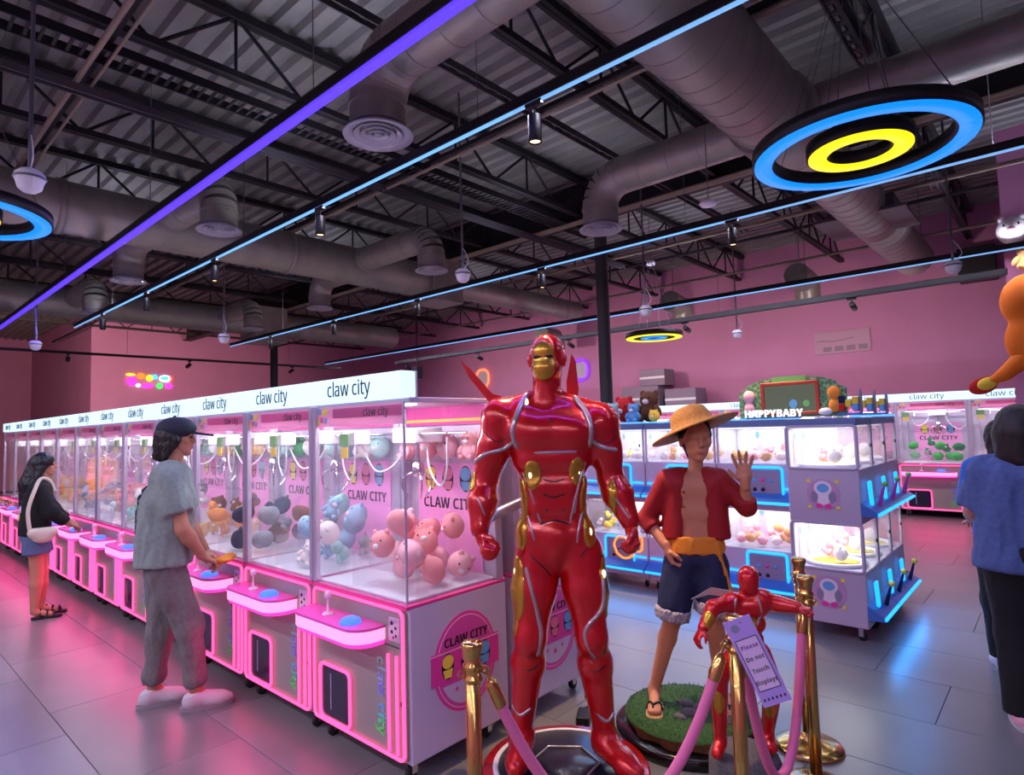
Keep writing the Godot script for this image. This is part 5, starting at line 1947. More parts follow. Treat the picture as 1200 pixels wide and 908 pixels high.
	sl.append_array([[Vector3(0.0, 1.29, -0.012), Vector3(0.15, 1.29, -0.012), 0.088, 0.088], [Vector3(0.0, 1.28, -0.012), Vector3(-0.022, 1.0, 0.0), 0.09, 0.08, 1], [Vector3(0.15, 1.28, -0.012), Vector3(0.172, 1.0, 0.0), 0.09, 0.08, 1], [Vector3(0.075, 1.28, -0.03), Vector3(0.075, 1.0, -0.02), 0.088, 0.085, 1]])
	var sf := field_of(sl, 0.010, 0.02)
	for k in 34:
		var y := 1.42 - 0.015 * k
		sf.carve(Vector3(0.078 - 0.0005 * k, y, 0.08), Vector3(0.040 + 0.0009 * k, 0.07, 0.09))
	soup = new_soup()
	sf.mesh(soup, 0.006, 3, 14.0)
	var shirt := obj("red_shirt", soup_mesh(soup), M.cloth_red, t)
	for k in 4:
		var y := 1.255 - 0.075 * k
		s = new_st()
		ellipsoid(s, Vector3(0.022 - 0.004 * k, y, front_of(sf, 0.022 - 0.004 * k, y) + 0.002), Vector3(0.009, 0.009, 0.005), Basis.IDENTITY, 10)
		obj("button", s, M.armour_gold, shirt)
	# sash with a hanging end
	blob("sash", [[Vector3(0.015, 1.02, 0.0), Vector3(0.01, 0.935, 0.0), 0.088, 0.094, 3], [Vector3(0.125, 1.02, 0.0), Vector3(0.13, 0.935, 0.0), 0.088, 0.094, 3], [Vector3(0.07, 1.02, 0.01), Vector3(0.07, 0.935, 0.01), 0.088, 0.094, 3], [Vector3(0.165, 0.97, 0.06), Vector3(0.20, 0.84, 0.05), 0.022, 0.02], [Vector3(0.20, 0.84, 0.05), Vector3(0.232, 0.70, 0.03), 0.02, 0.024, 1]], 0.009, 0.015, M.cloth_sash, t, 0.006, 5, 25.0)
	# shorts and rolled cuffs
	blob("shorts", [[Vector3(0.015, 0.91, 0), Vector3(0.12, 0.91, 0), 0.093, 0.093], [J.hl, J.kl + Vector3(0, 0.03, 0), 0.096, 0.085, 1], [J.hr, J.kr + Vector3(0, 0.03, 0), 0.096, 0.085, 1]], 0.010, 0.02, M.cloth_denim, t, 0.007, 7, 14.0)
	for q in ["kl", "kr"]:
		var k0: Vector3 = J[q]
		blob("fur_cuff", [[k0 + Vector3(0.002, 0.045, 0), k0 + Vector3(-0.008, -0.01, 0), 0.092, 0.09, 3]], 0.009, 0.01, M.cloth_cuff, t, 0.012, 8, 60.0)
	# sandals
	for q in ["fl", "fr"]:
		var fo: Vector3 = J[q]
		var sd := Node3D.new()
		sd.name = "sandal"
		t.add_child(sd, true)
		s = new_st()
		prism(s, round_rect(0.085, 0.21, 0.04, 6), 0.0, 0.012, Transform3D(Basis(Vector3.RIGHT, Vector3.BACK, Vector3.DOWN), fo + Vector3(0, -0.022, -0.03)))
		obj("sole", s, M.sandal, sd)
		s = new_st()
		tube(s, smooth_line([fo + Vector3(-0.04, -0.02, -0.03), fo + Vector3(-0.025, 0.022, -0.01), fo + Vector3(-0.006, 0.022, 0.02), fo + Vector3(-0.005, -0.01, 0.04)], 4), 0.006, 6)
		tube(s, smooth_line([fo + Vector3(0.04, -0.02, -0.03), fo + Vector3(0.025, 0.022, -0.01), fo + Vector3(-0.002, 0.024, 0.02)], 4), 0.006, 6)
		obj("strap", s, M.leather, sd)


func crouching_statue():
	var J := {"head": Vector3(0.072, 0.955, 0.020), "neck": Vector3(0.065, 0.893, 0.000), "shl": Vector3(0.0, 0.852, 0.020), "shr": Vector3(0.122, 0.868, 0.000), "ell": Vector3(-0.072, 0.845, 0.090), "wrl": Vector3(-0.115, 0.771, 0.130), "elr": Vector3(0.182, 0.852, 0.000), "wrr": Vector3(0.248, 0.853, 0.040), "hl": Vector3(0.018, 0.618, -0.040), "hr": Vector3(0.100, 0.626, -0.040), "kl": Vector3(-0.065, 0.572, 0.090), "al": Vector3(-0.071, 0.308, 0.040), "kr": Vector3(0.145, 0.537, 0.040), "ar": Vector3(0.119, 0.298, -0.080)}
	var t := thing("small_armoured_statue", "small red armoured statue in a crouch behind the sign on the rope post", "statue", Vector3(-1.11, 0, -2.6), 0.3936)
	var s := new_st()
	lathe(s, [Vector2(0, 0), Vector2(0.16, 0), Vector2(0.16, 0.05), Vector2(0.15, 0.06), Vector2(0.145, 0.2), Vector2(0.135, 0.225), Vector2(0, 0.23)], 40, Transform3D(Basis.IDENTITY, Vector3(0.02, 0, -0.01)))
	obj("plinth", s, M.rock, t)
	var P := [[Vector3(0.02, 0.83, 0.0), Vector3(0.105, 0.84, 0.0), 0.050, 0.050], [Vector3(0.035, 0.76, -0.02), Vector3(0.09, 0.76, -0.02), 0.044, 0.044], [Vector3(0.04, 0.69, -0.03), Vector3(0.085, 0.69, -0.03), 0.038, 0.038], [Vector3(0.025, 0.63, -0.04), Vector3(0.09, 0.63, -0.04), 0.046, 0.046], [J.neck - Vector3(0, 0.02, 0), J.neck + Vector3(0, 0.03, 0), 0.03, 0.03],
		[J.shl, Vector3(0.044, 0.044, 0.044)], [J.shr, Vector3(0.044, 0.044, 0.044)], [J.shl, J.ell, 0.036, 0.03], [J.ell, J.wrl, 0.032, 0.023], [J.shr, J.elr, 0.036, 0.03], [J.elr, J.wrr, 0.034, 0.026],
		[J.hl, J.kl, 0.05, 0.038], [J.kl, J.al, 0.04, 0.027], [J.hr, J.kr, 0.05, 0.038], [J.kr, J.ar, 0.04, 0.027], [J.al - Vector3(0, 0.03, 0), Vector3(-0.085, 0.258, 0.10), 0.028, 0.024], [J.ar - Vector3(0, 0.03, 0), Vector3(0.13, 0.258, -0.01), 0.028, 0.024],
		[J.head, Vector3(0.044, 0.054, 0.052)], [J.head + Vector3(0, -0.03, 0.01), Vector3(0.035, 0.035, 0.04)]]
	var f := field_of(P, 0.008, 0.014)
	var soup := new_soup()
	f.mesh(soup)
	field_of(hand_prims(J.wrl, Vector3(-0.5, -0.8, 0.3), Vector3(0.5, -0.3, -0.4), Vector3(0.2, 0.2, 1), 0.105, 0.4), 0.005, 0.006).mesh(soup)
	field_of(hand_prims(J.wrr, Vector3(1, 0.0, 0.2), Vector3(0, -1, 0.1), Vector3(0, 0.2, 1), 0.105, 0.9), 0.005, 0.006).mesh(soup)
	obj("suit", soup_mesh(soup), M.armour_red, t)
	for q in [[Vector3(-0.09, 0.80, 0.12), Vector3(0.026, 0.04, 0.04)], [Vector3(0.06, 0.77, 0.03), Vector3(0.045, 0.035, 0.04)], [Vector3(-0.07, 0.47, 0.09), Vector3(0.026, 0.06, 0.04)], [Vector3(0.13, 0.42, 0.02), Vector3(0.026, 0.06, 0.04)]]:
		var r := f.same()
		r.ball(q[0], q[1], Basis.IDENTITY, 0.0)
		plate_mesh("gold_plate", f, r, 0.004, M.armour_gold, t)
	strap_mesh("silver_line", f, [Vector3(0.02, 0.88, 0.05), Vector3(0.01, 0.82, 0.05), Vector3(0.03, 0.75, 0.04)], 0.007, t)
	strap_mesh("silver_line", f, [Vector3(0.10, 0.89, 0.05), Vector3(0.115, 0.83, 0.05), Vector3(0.095, 0.76, 0.04)], 0.007, t)
	var b := new_st()
	prism(b, PackedVector2Array([Vector2(0.0, 0.90), Vector2(-0.08, 0.91), Vector2(-0.165, 0.855), Vector2(-0.09, 0.88), Vector2(0.0, 0.875)]), 0.02, 0.03)
	obj("arm_blade", b, M.armour_silver, t)


# ------------------------------------------------------------------ two tier prize machines
func tier_machine(label: String, w: float, d: float, at: Vector3, turn: float, group: String, fancy := 0) -> Node3D:
	var t := thing("two_tier_prize_machine", label, "prize machine", at, turn, group)
	var fz := d / 2
	var s: SurfaceTool
	w -= 0.006
	# four closed bands and two lit cases between them
	for q in [["lower_cabinet", 0.10, 0.50, M.tier_panel], ["upper_cabinet", 0.84, 1.24, M.tier_panel], ["roof_cap", 1.56, 1.62, M.tier_cap]]:
		s = new_st()
		box(s, Vector3(0, (q[1] + q[2]) / 2, 0), Vector3(w, q[2] - q[1], d), 0.006)
		obj(q[0], s, q[3], t)
	for k in 2:
		var y0: float = [0.50, 1.24][k]
		var y1: float = [0.84, 1.56][k]
		s = new_st()
		box(s, Vector3(0, (y0 + y1) / 2, -fz + 0.015), Vector3(w, y1 - y0, 0.02))
		obj("back_panel", s, M.white, t)
		for x in [-1, 1]:
			for z in [-1, 1]:
				s = new_st()
				box(s, Vector3(x * (w / 2 - 0.012), (y0 + y1) / 2, z * (fz - 0.012)), Vector3(0.02, y1 - y0, 0.02), 0.003)
				obj("post", s, M.tier_panel, t)
		for x in [-1, 1]:
			s = new_st()
			box(s, Vector3(x * (w / 2 - 0.006), (y0 + y1) / 2, 0), Vector3(0.004, y1 - y0, d - 0.05))
			obj("side_glass", s, M.glass, t)
		s = new_st()
		box(s, Vector3(0, (y0 + y1) / 2, fz - 0.006), Vector3(w - 0.04, y1 - y0, 0.004))
		obj("door_glass", s, M.glass, t)
		s = new_st()
		box(s, Vector3(w / 2 - 0.05, (y0 + y1) / 2, fz), Vector3(0.014, 0.03, 0.01), 0.002)
		obj("door_catch", s, M.black, t)
		s = new_st()
		box(s, Vector3(0, y1 - 0.012, -0.02), Vector3(w - 0.08, 0.01, d - 0.12), 0.002)
		obj("led_panel", s, M.led_tier, t)
		area_light("case_light", t, Vector3(0, y1 - 0.022, -0.02), Vector2(w - 0.08, d - 0.14), Color(0.95, 0.97, 1.0), 0.18, Vector3.DOWN)
		# printed strips on the back panel
		for j in 2:
			s = new_st()
			box(s, Vector3((j - 0.5) * w * 0.45, (y0 + y1) / 2, -fz + 0.028), Vector3(0.07, (y1 - y0) * 0.8, 0.004), 0.001)
			obj("printed_strip", s, M.pale_pink, t)
			flat(t, "printed_oval", ellipse(0.02, 0.035, 12), M.print_blue, Vector3((j - 0.5) * w * 0.45, (y0 + y1) / 2 + 0.08, -fz + 0.031))
		if fancy == 1:
			s = new_st()
			lathe(s, [Vector2(0, 0), Vector2(w * 0.42, 0), Vector2(w * 0.44, 0.02), Vector2(w * 0.40, 0.03), Vector2(w * 0.36, 0.015), Vector2(0, 0.012)], 28, Transform3D(Basis.from_scale(Vector3(1, 1, d / w)), Vector3(0, y0 + 0.001, 0)))
			obj("prize_bowl", s, M.white, t)
			s = new_st()
			lathe(s, [Vector2(0, 0.013), Vector2(w * 0.33, 0.015), Vector2(w * 0.33, 0.018), Vector2(0, 0.018)], 24, Transform3D(Basis.from_scale(Vector3(1, 1, d / w)), Vector3(0, y0 + 0.001, 0)))
			obj("bowl_disc", s, M.print_yellow, t)
		# sloping control ledge with neon
		var ly: float = [0.17, 0.90][k]
		s = new_st()
		prism(s, PackedVector2Array([Vector2(fz - 0.002, ly), Vector2(fz + 0.10, ly), Vector2(fz + 0.10, ly + 0.03), Vector2(fz - 0.002, ly + 0.10)]), -w / 2, w / 2, Transform3D(Basis(Vector3.BACK, Vector3.UP, Vector3.LEFT), Vector3.ZERO))
		obj("control_ledge", s, M.ledge_blue, t)
		s = new_st()
		tube(s, [Vector3(-w / 2 + 0.01, ly + 0.015, fz + 0.107), Vector3(w / 2 - 0.01, ly + 0.015, fz + 0.107)], 0.012, 8)
		obj("neon_ledge_edge", s, M.neon_blue, t)
		if fancy == 1:
			s = new_st()
			tube(s, [Vector3(-0.10, ly + 0.07, fz + 0.04), Vector3(-0.10, ly + 0.24, fz + 0.03)], 0.012, 8)
			tube(s, [Vector3(-0.06, ly + 0.07, fz + 0.04), Vector3(-0.06, ly + 0.24, fz + 0.03), Vector3(-0.10, ly + 0.24, fz + 0.03)], 0.009, 8)
			obj("neon_upright", s, M.neon_blue, t)
			s = new_st()
			tube(s, [Vector3(0.04, ly + 0.05, fz + 0.06), Vector3(0.04, ly + 0.20, fz + 0.10)], [0.016, 0.008], 8)
			obj("lever", s, [M.plush_navy, M.hot_pink][k], t)
			s = new_st()
			ellipsoid(s, Vector3(0.04, ly + 0.215, fz + 0.105), Vector3(0.022, 0.022, 0.022), Basis.IDENTITY, 12)
			obj("lever_knob", s, M.print_green if k else M.print_yellow, t)
		else:
			s = new_st()
			tube(s, loop3(round_rect(w * 0.46, 0.29, 0.03, 4, Vector2(w * 0.06, ly + 0.165)), fz + 0.014), 0.012, 8, true)
			obj("neon_square", s, M.neon_blue, t)
			flat(t, "button_panel", round_rect(w * 0.40, 0.25, 0.02, 4, Vector2(w * 0.06, ly + 0.165)), M.tier_grey, Vector3(0, 0, fz + 0.001), Basis.IDENTITY, 0.012)
			var bm := [M.print_blue, M.hot_pink, M.print_blue, M.ink, M.ink]
			for j in 5:
				s = new_st()
				lathe(s, [Vector2(0.017, 0), Vector2(0.015, 0.008), Vector2(0, 0.01)], 12, Transform3D(Basis(Vector3.RIGHT, PI / 2), Vector3(w * 0.06 + (j % 3 - 1) * 0.07, ly + (0.2 if j < 3 else 0.12), fz + 0.013)))
				obj("button", s, bm[j], t)
			for x in [-1, 1]:
				s = new_st()
				tube(s, [Vector3(x * (w / 2 - 0.02), ly + 0.13, fz + 0.01), Vector3(w * 0.06 + x * w * 0.24, ly + 0.13, fz + 0.012)], 0.011, 8)
				obj("neon_link", s, M.neon_blue, t)
		area_light("neon_glow", t, Vector3(0, ly + 0.04, fz + 0.13), Vector2(w, 0.04), Color(0.15, 0.6, 1.0), 0.10, Vector3(0, -0.4, 1))
	s = new_st()
	box(s, Vector3(0, 1.628, fz - 0.01), Vector3(w, 0.014, 0.03), 0.003)
	obj("neon_top_edge", s, M.neon_blue_soft, t)
	for x in [-1, 1]:
		for z in [-1, 1]: caster(t, Vector3(x * (w / 2 - 0.06), 0, z * (fz - 0.07)))
	return t


# round print of a figure in a padded suit
func suit_print(parent: Node, at: Vector3, k: float, basis := Basis.IDENTITY):
	var e := Node3D.new()
	e.name = "printed_emblem"
	parent.add_child(e, true)
	e.transform = Transform3D(basis, at)
	flat(e, "disc", ellipse(0.115 * k, 0.115 * k, 32), M.emblem_pink, Vector3.ZERO, Basis.IDENTITY, 0.001)
	for x in [-1, 1]:
		for y in [-1, 1]: flat(e, "dot", round_rect(0.026 * k, 0.026 * k, 0.006 * k, 2), M.print_yellow, Vector3(x * 0.098 * k, y * 0.098 * k, 0.001), Basis.IDENTITY, 0.001)
	flat(e, "body", ellipse(0.055 * k, 0.06 * k, 20, Vector2(0, -0.02 * k)), M.white, Vector3(0, 0, 0.001), Basis.IDENTITY, 0.001)
	for x in [-1, 1]:
		flat(e, "arm", ellipse(0.026 * k, 0.045 * k, 14, Vector2(x * 0.062 * k, -0.02 * k)), M.tier_grey, Vector3(0, 0, 0.0012), Basis.IDENTITY, 0.001)
		flat(e, "boot", ellipse(0.026 * k, 0.018 * k, 14, Vector2(x * 0.03 * k, -0.088 * k)), M.hot_pink, Vector3(0, 0, 0.0012), Basis.IDENTITY, 0.001)
	flat(e, "helmet", ellipse(0.062 * k, 0.055 * k, 24, Vector2(0, 0.045 * k)), M.white, Vector3(0, 0, 0.0022), Basis.IDENTITY, 0.001)
	flat(e, "visor", ellipse(0.042 * k, 0.034 * k, 20, Vector2(0, 0.045 * k)), M.print_blue, Vector3(0, 0, 0.0033), Basis.IDENTITY, 0.001)


func island():
	M.tier_panel = mat(Color(0.70, 0.68, 0.76), 0.4)
	M.tier_cap = mat(Color(0.35, 0.45, 0.62), 0.4)
	M.tier_grey = mat(Color(0.52, 0.52, 0.62), 0.4)
	M.ledge_blue = mat(Color(0.25, 0.45, 0.75), 0.3)
	M.led_tier = glow(Color(0.95, 0.98, 1.0), 0.9)
	M.neon_blue_soft = glow(Color(0.35, 0.72, 1.0), 1.0)
	M.emblem_pink = mat(Color(0.72, 0.58, 0.72), 0.5)
	M.sign_white = glow(Color(0.85, 0.95, 1.0), 1.5)
	var g1 := "white two tier prize machines with levers"
	var names := ["nearest white two tier prize machine, round suit emblem on its end panels", "middle white two tier prize machine with blue neon levers", "rear white two tier prize machine with blue neon levers"]
	for k in 3:
		var t := tier_machine(names[k], 0.465, 0.50, Vector3(-1.385, 0, -5.0 - 0.465 * (k + 0.5)), PI / 2, g1, 1)
		if k == 0:
			for y in [1.05, 0.33]: suit_print(t, Vector3(-0.2330, y, 0.0), 1.0, Basis(Vector3.UP, -PI / 2))
			for q in [[0.665, 0.34], [1.40, 0.32]]:
				var s := new_st()
				tube(s, loop3(round_rect(0.49, q[1], 0.03, 4, Vector2(0, q[0])), 0.0), 0.012, 6, true)
				obj("window_frame", s, M.tier_panel, t, Vector3(-0.228, 0, 0), Basis(Vector3.UP, -PI / 2))
	var g2 := "two tier prize machines with blue neon squares"
	names = ["two tier prize machine behind the armoured statue's raised fist", "two tier prize machine directly behind the straw hat statue", "two tier prize machine between the straw hat statue and the white emblem machine"]
	for k in 3:
		tier_machine(names[k], 0.735, 0.52, Vector3(-3.495 + 0.737 * k, 0, -5.42 - 0.26), 0.0, g2, 0)
	# small toys in the cases
	var tm := [[M.plush_yellow, M.plush_white, M.plush_blue], [M.plush_white, M.plush_pink2, M.plush_tan], [M.plush_white, M.plush_tan, M.plush_pink2]]
	for k in 3:
		for lv in 2:
			fill_tray(Vector3(-3.495 + 0.737 * k, [0.502, 1.242][lv], -5.68), 0.0, Vector2(-0.34, -0.20), Vector2(0.34, 0.235), Rect2(9, 9, 0.1, 0.1), 22, 0.05, tm[k], "%s case of %s neon square machine" % [["lower", "upper"][lv], ["first", "second", "third"][k]], "small toys in %s case %s" % [["lower", "upper"][lv], ["one", "two", "three"][k]], 300 + k * 2 + lv, Vector2(0, -0.3), false, [0, 1, 2], 0.98, 0.22)
	for k in 3:
		for lv in 2:
			for j in 2:
				plush(Vector3(-1.33 - 0.12 * j, [0.502, 1.242][lv] + 0.09, -5.0 - 0.465 * (k + 0.5) + 0.08 - 0.16 * j), j, [M.plush_white, M.plush_pink2][j], M.plush_white, Basis(Vector3.UP, PI / 2) * Basis.from_scale(Vector3.ONE * 0.72), "little %s soft toy in the %s case of the %s lever machine" % [["white", "pale pink"][j], ["lower", "upper"][lv], ["nearest", "middle", "rear"][k]], "toys in lever machine %s %s" % [["nearest", "middle", "rear"][k], ["lower", "upper"][lv]], "plush_toy", false)
	# arched display board with a screen, on the roofs
	var t := thing("display_board", "arched green display board with a red framed screen, on the two tier machines", "display board", Vector3(-1.83, 1.636, -5.78))
	var s := new_st()
	var arch := PackedVector2Array([Vector2(-0.46, 0), Vector2(0.46, 0), Vector2(0.46, 0.24)])
	for k in 13:
		var a := PI * k / 12
		arch.append(Vector2(0.40 * cos(a), 0.27 + 0.10 * sin(a)))
	arch.append(Vector2(-0.46, 0.24))
	prism(s, arch, -0.03, 0.0)
	obj("board", s, tri_tex(mat(Color(1, 1, 1), 0.6), noise_tex(61, 0.05, Color(0.08, 0.35, 0.14), Color(0.75, 0.85, 0.70), 256, 2, FastNoiseLite.TYPE_CELLULAR), Vector3(2.5, 2.5, 2.5), false), t)
	s = new_st()
	for q in [[0, 0.305, 0.50, 0.03], [0, 0.035, 0.50, 0.03], [-0.235, 0.17, 0.03, 0.26], [0.235, 0.17, 0.03, 0.26]]: box(s, Vector3(q[0], q[1], 0.012), Vector3(q[2], q[3], 0.025), 0.004)
	obj("screen_frame", s, mat(Color(0.66, 0.18, 0.10), 0.5), t)
	s = new_st()
	box(s, Vector3(0, 0.17, 0.006), Vector3(0.44, 0.24, 0.01))
	var scr := glow(Color(1, 1, 1), 0.35)
	scr.albedo_color = Color(0.1, 0.1, 0.1)
	scr.emission_texture = noise_tex(62, 0.03, Color(0.10, 0.16, 0.14), Color(0.55, 0.6, 0.45), 128, 3)
	scr.emission_operator = BaseMaterial3D.EMISSION_OP_MULTIPLY
	obj("screen", s, scr, t)
	flat(t, "screen_icon", ellipse(0.035, 0.04, 16), M.print_blue, Vector3(0.03, 0.12, 0.012))
	flat(t, "screen_icon", ellipse(0.028, 0.03, 16), M.print_green, Vector3(0.14, 0.12, 0.012))
	s = new_st()
	prism(s, round_rect(0.3, 0.05, 0.02, 4, Vector2(0, 0.345)), 0.0, 0.02)
	obj("title_plaque", s, mat(Color(0.45, 0.72, 0.35), 0.5), t)
	for x in [-0.36, 0.37]:
		s = new_st()
		ellipsoid(s, Vector3(x, 0.20, 0.02), Vector3(0.055, 0.06, 0.03), Basis.IDENTITY, 14)
		ellipsoid(s, Vector3(x, 0.09, 0.02), Vector3(0.05, 0.065, 0.03), Basis.IDENTITY, 14)
		obj("cut_out", s, M.plush_orange if x > 0 else M.plush_pink2, t)
	for x in [-0.30, 0.30]:
		s = new_st()
		ellipsoid(s, Vector3(x, 0.04, 0.03), Vector3(0.06, 0.035, 0.03), Basis.IDENTITY, 12)
		obj("cloud_cut_out", s, M.white, t)
	# lit letters along the roof edge
	t = thing("lit_letters", "glowing white HAPPYBABY letters along the roof edge of the two tier machines", "sign", Vector3(-1.86, 1.672, -5.405))
	obj("sign_letters", lettering("HAPPYBABY", 0.062, 0.012, true), M.sign_white, t)
	s = new_st()
	box(s, Vector3(0, -0.037, -0.008), Vector3(0.46, 0.012, 0.03), 0.002)
	obj("sign_rail", s, M.tier_cap, t)
	# little stands with bright blocks on the end machine roofs
	for k in 3:
		t = thing("sample_stand", ["sample stand of red, yellow and blue blocks on the near end of the roof", "sample stand of red, yellow and blue blocks in the middle of the roof", "sample stand of red, yellow and blue blocks at the far end of the roof"][k], "sample stand", Vector3(-1.2, 1.636, -5.12 - 0.45 * k), 0.0, "sample stands on the roof")
		s = new_st()
		box(s, Vector3(0, 0.008, 0), Vector3(0.16, 0.016, 0.10), 0.003)
		obj("base", s, M.ledge_blue, t)
		for q in [[-0.045, 0.06, M.plush_red], [-0.045, 0.12, M.plush_navy], [0.0, 0.09, M.plush_yellow], [0.045, 0.06, M.print_blue], [0.045, 0.11, M.plush_yellow]]:
			s = new_st()
			box(s, Vector3(q[0], q[1], 0), Vector3(0.04, 0.055, 0.05), 0.004)
			obj("block", s, q[2], t)
		s = new_st()
		tube(s, [Vector3(0.075, 0.012, -0.02), Vector3(0.075, 0.16, -0.02), Vector3(0.075, 0.20, -0.02)], [0.012, 0.012, 0.004], 8)
		obj("rod", s, M.tier_grey, t)
	# big toys on the roof behind the armoured statue
	var big := [["large brown eared soft toy on the roof, behind the armoured statue's shoulder", Vector3(-3.24, 1.63, -5.77), 1, M.plush_brown, 1.95], ["large red soft toy on the roof beside the brown one", Vector3(-3.56, 1.63, -5.80), 0, M.plush_red, 1.7], ["teal soft toy standing in front of the red one on the roof", Vector3(-3.54, 1.63, -5.52), 1, M.plush_teal, 1.25], ["bright blue soft toy on the roof edge", Vector3(-3.28, 1.63, -5.51), 1, M.print_blue, 1.15], ["yellow ball toy on the roof edge right of the blue toy", Vector3(-3.06, 1.63, -5.53), 0, M.plush_yellow, 0.75], ["dark violet soft toy at the far end of the roof, behind the statue", Vector3(-3.80, 1.63, -5.70), 0, M.plush_navy, 1.2]]
	for b in big:
		plush(b[1] + Vector3(0, 0.084 * b[4], 0), b[2], b[3], M.plush_white, Basis.from_scale(Vector3.ONE * b[4]), b[0], "big toys on the machine roof")
	# orange glowing outline figure on the leftmost machine
	t = thing("outline_sign", "orange glowing outline on the front of the machine behind the statue's fist", "sign", Vector3(-3.32, 0.40, -5.28))
	s = new_st()
	tube(s, smooth_line([Vector3(-0.08, -0.06, 0), Vector3(0.0, -0.1, 0), Vector3(0.1, -0.06, 0), Vector3(0.12, 0.05, 0), Vector3(0.2, 0.12, 0), Vector3(0.2, 0.0, 0), Vector3(0.14, -0.02, 0)], 5), 0.011, 7)
	tube(s, smooth_line([Vector3(-0.08, -0.06, 0), Vector3(-0.11, 0.03, 0), Vector3(-0.06, 0.1, 0), Vector3(0.02, 0.1, 0)], 5), 0.011, 7)
	obj("neon_outline", s, M.neon_orange, t)
	s = new_st()
	for x in [-0.08, 0.12]: box(s, Vector3(x, -0.02, -0.05), Vector3(0.012, 0.012, 0.08))
	obj("bracket", s, M.black, t)


# ------------------------------------------------------------------ people
func people():
	M.skin = mat(Color(0.72, 0.48, 0.38), 0.55)
	M.skin.subsurf_scatter_enabled = true
	M.skin.subsurf_scatter_strength = 0.1
	M.hair_brown = mat(Color(0.10, 0.06, 0.045), 0.5)
	M.shirt_sage = tri_tex(mat(Color(1, 1, 1), 0.9), noise_tex(71, 0.04, Color(0.46, 0.50, 0.48), Color(0.54, 0.58, 0.56), 256, 3), Vector3(3, 3, 3), false)
	M.trouser_grey = tri_tex(mat(Color(1, 1, 1), 0.9), noise_tex(72, 0.04, Color(0.40, 0.38, 0.38), Color(0.47, 0.45, 0.44), 256, 3), Vector3(3, 3, 3), false)
	M.shoe_white = mat(Color(0.75, 0.72, 0.74), 0.6)
	M.shoe_sole = mat(Color(0.55, 0.52, 0.54), 0.7)
	M.navy_cap = mat(Color(0.09, 0.10, 0.17), 0.75)
	M.cloth_black = mat(Color(0.035, 0.035, 0.045), 0.85)
	M.denim_light = tri_tex(mat(Color(1, 1, 1), 0.85), noise_tex(73, 0.06, Color(0.25, 0.31, 0.46), Color(0.40, 0.46, 0.60), 256, 3), Vector3(4, 4, 4), false)
	M.bag_cream = mat(Color(0.80, 0.74, 0.66), 0.6)
	M.shirt_blue = tri_tex(mat(Color(1, 1, 1), 0.9), noise_tex(74, 0.04, Color(0.28, 0.36, 0.54), Color(0.35, 0.43, 0.62), 256, 3), Vector3(3, 3, 3), false)
	M.trouser_black = mat(Color(0.03, 0.03, 0.04), 0.8)
	M.collar_blue = mat(Color(0.15, 0.40, 0.75), 0.7)
	man_in_cap()
	woman_in_black()
	woman_in_blue()
	other_people()


func person(label: String, at: Vector3, turn: float, J: Dictionary, face: Vector3, h: float, head_h := 0.225) -> Node3D:
	var t := thing("person", label, "person", at, turn)
	# arms, legs, neck, head and hands in one surface
	var k := h / 1.75
	var P := []
	for s in ["A", "B"]:
		P.append([J["sh" + s], J["el" + s], 0.050 * k, 0.040 * k])
		P.append([J["el" + s], J["el" + s].lerp(J["wr" + s], 0.3), 0.041 * k, 0.042 * k])
		P.append([J["el" + s].lerp(J["wr" + s], 0.3), J["wr" + s], 0.042 * k, 0.026 * k])
		P.append([J["hip" + s], J["kn" + s], 0.085 * k, 0.056 * k])
		P.append([J["kn" + s], J["kn" + s].lerp(J["an" + s], 0.3), 0.054 * k, 0.057 * k])
		P.append([J["kn" + s].lerp(J["an" + s], 0.3), J["an" + s], 0.057 * k, 0.035 * k])
		P.append([J["an" + s] - Vector3(0, 0.03, 0), J["ft" + s] + Vector3(0, 0.03, 0), 0.034 * k, 0.028 * k])
	P.append([J.neck - Vector3(0, 0.06, 0), J.head - Vector3(0, 0.05, 0), 0.056 * k, 0.05 * k])
	for q in [["shA", "shB", 0.34], ["shA", "shB", 0.7]]:
		P.append([J.shA.lerp(J.shB, 0.22), J.shA.lerp(J.shB, 0.78), 0.08 * k, 0.08 * k])
	P.append([J.hipA.lerp(J.waist, 0.4), J.hipB.lerp(J.waist, 0.4), 0.09 * k, 0.09 * k])
	P.append([J.neck - Vector3(0, 0.12, 0), J.waist, 0.1 * k, 0.095 * k])
	var soup := new_soup()
	field_of(P, 0.012, 0.022).mesh(soup)
	field_of(head_prims(J.head, face, head_h), 0.006, 0.014).mesh(soup)
	for s in ["A", "B"]:
		var w: Vector3 = J["wr" + s]
		var dir: Vector3 = (J["ha" + s] - w).normalized()
		field_of(hand_prims(w, dir, J.get("palm" + s, Vector3(0, -1, 0.2)), J.get("thumb" + s, face), 0.18 * k, J.get("curl" + s, 0.35)), 0.005, 0.007).mesh(soup)
	obj("body", soup_mesh(soup), M.skin, t)
	# eyes and brows
	var f := (face - Vector3.UP * face.y).normalized()
	var hb := Basis(Vector3.UP.cross(f), Vector3.UP, f)
	var kk := head_h / 0.23
	for x in [-1, 1]:
		var s := new_st()
		ellipsoid(s, J.head + hb * Vector3(x * 0.032, 0.002, 0.078) * kk, Vector3(0.010, 0.007, 0.008) * kk, hb, 10)
		obj("eye", s, M.hair_black, t)
	return t


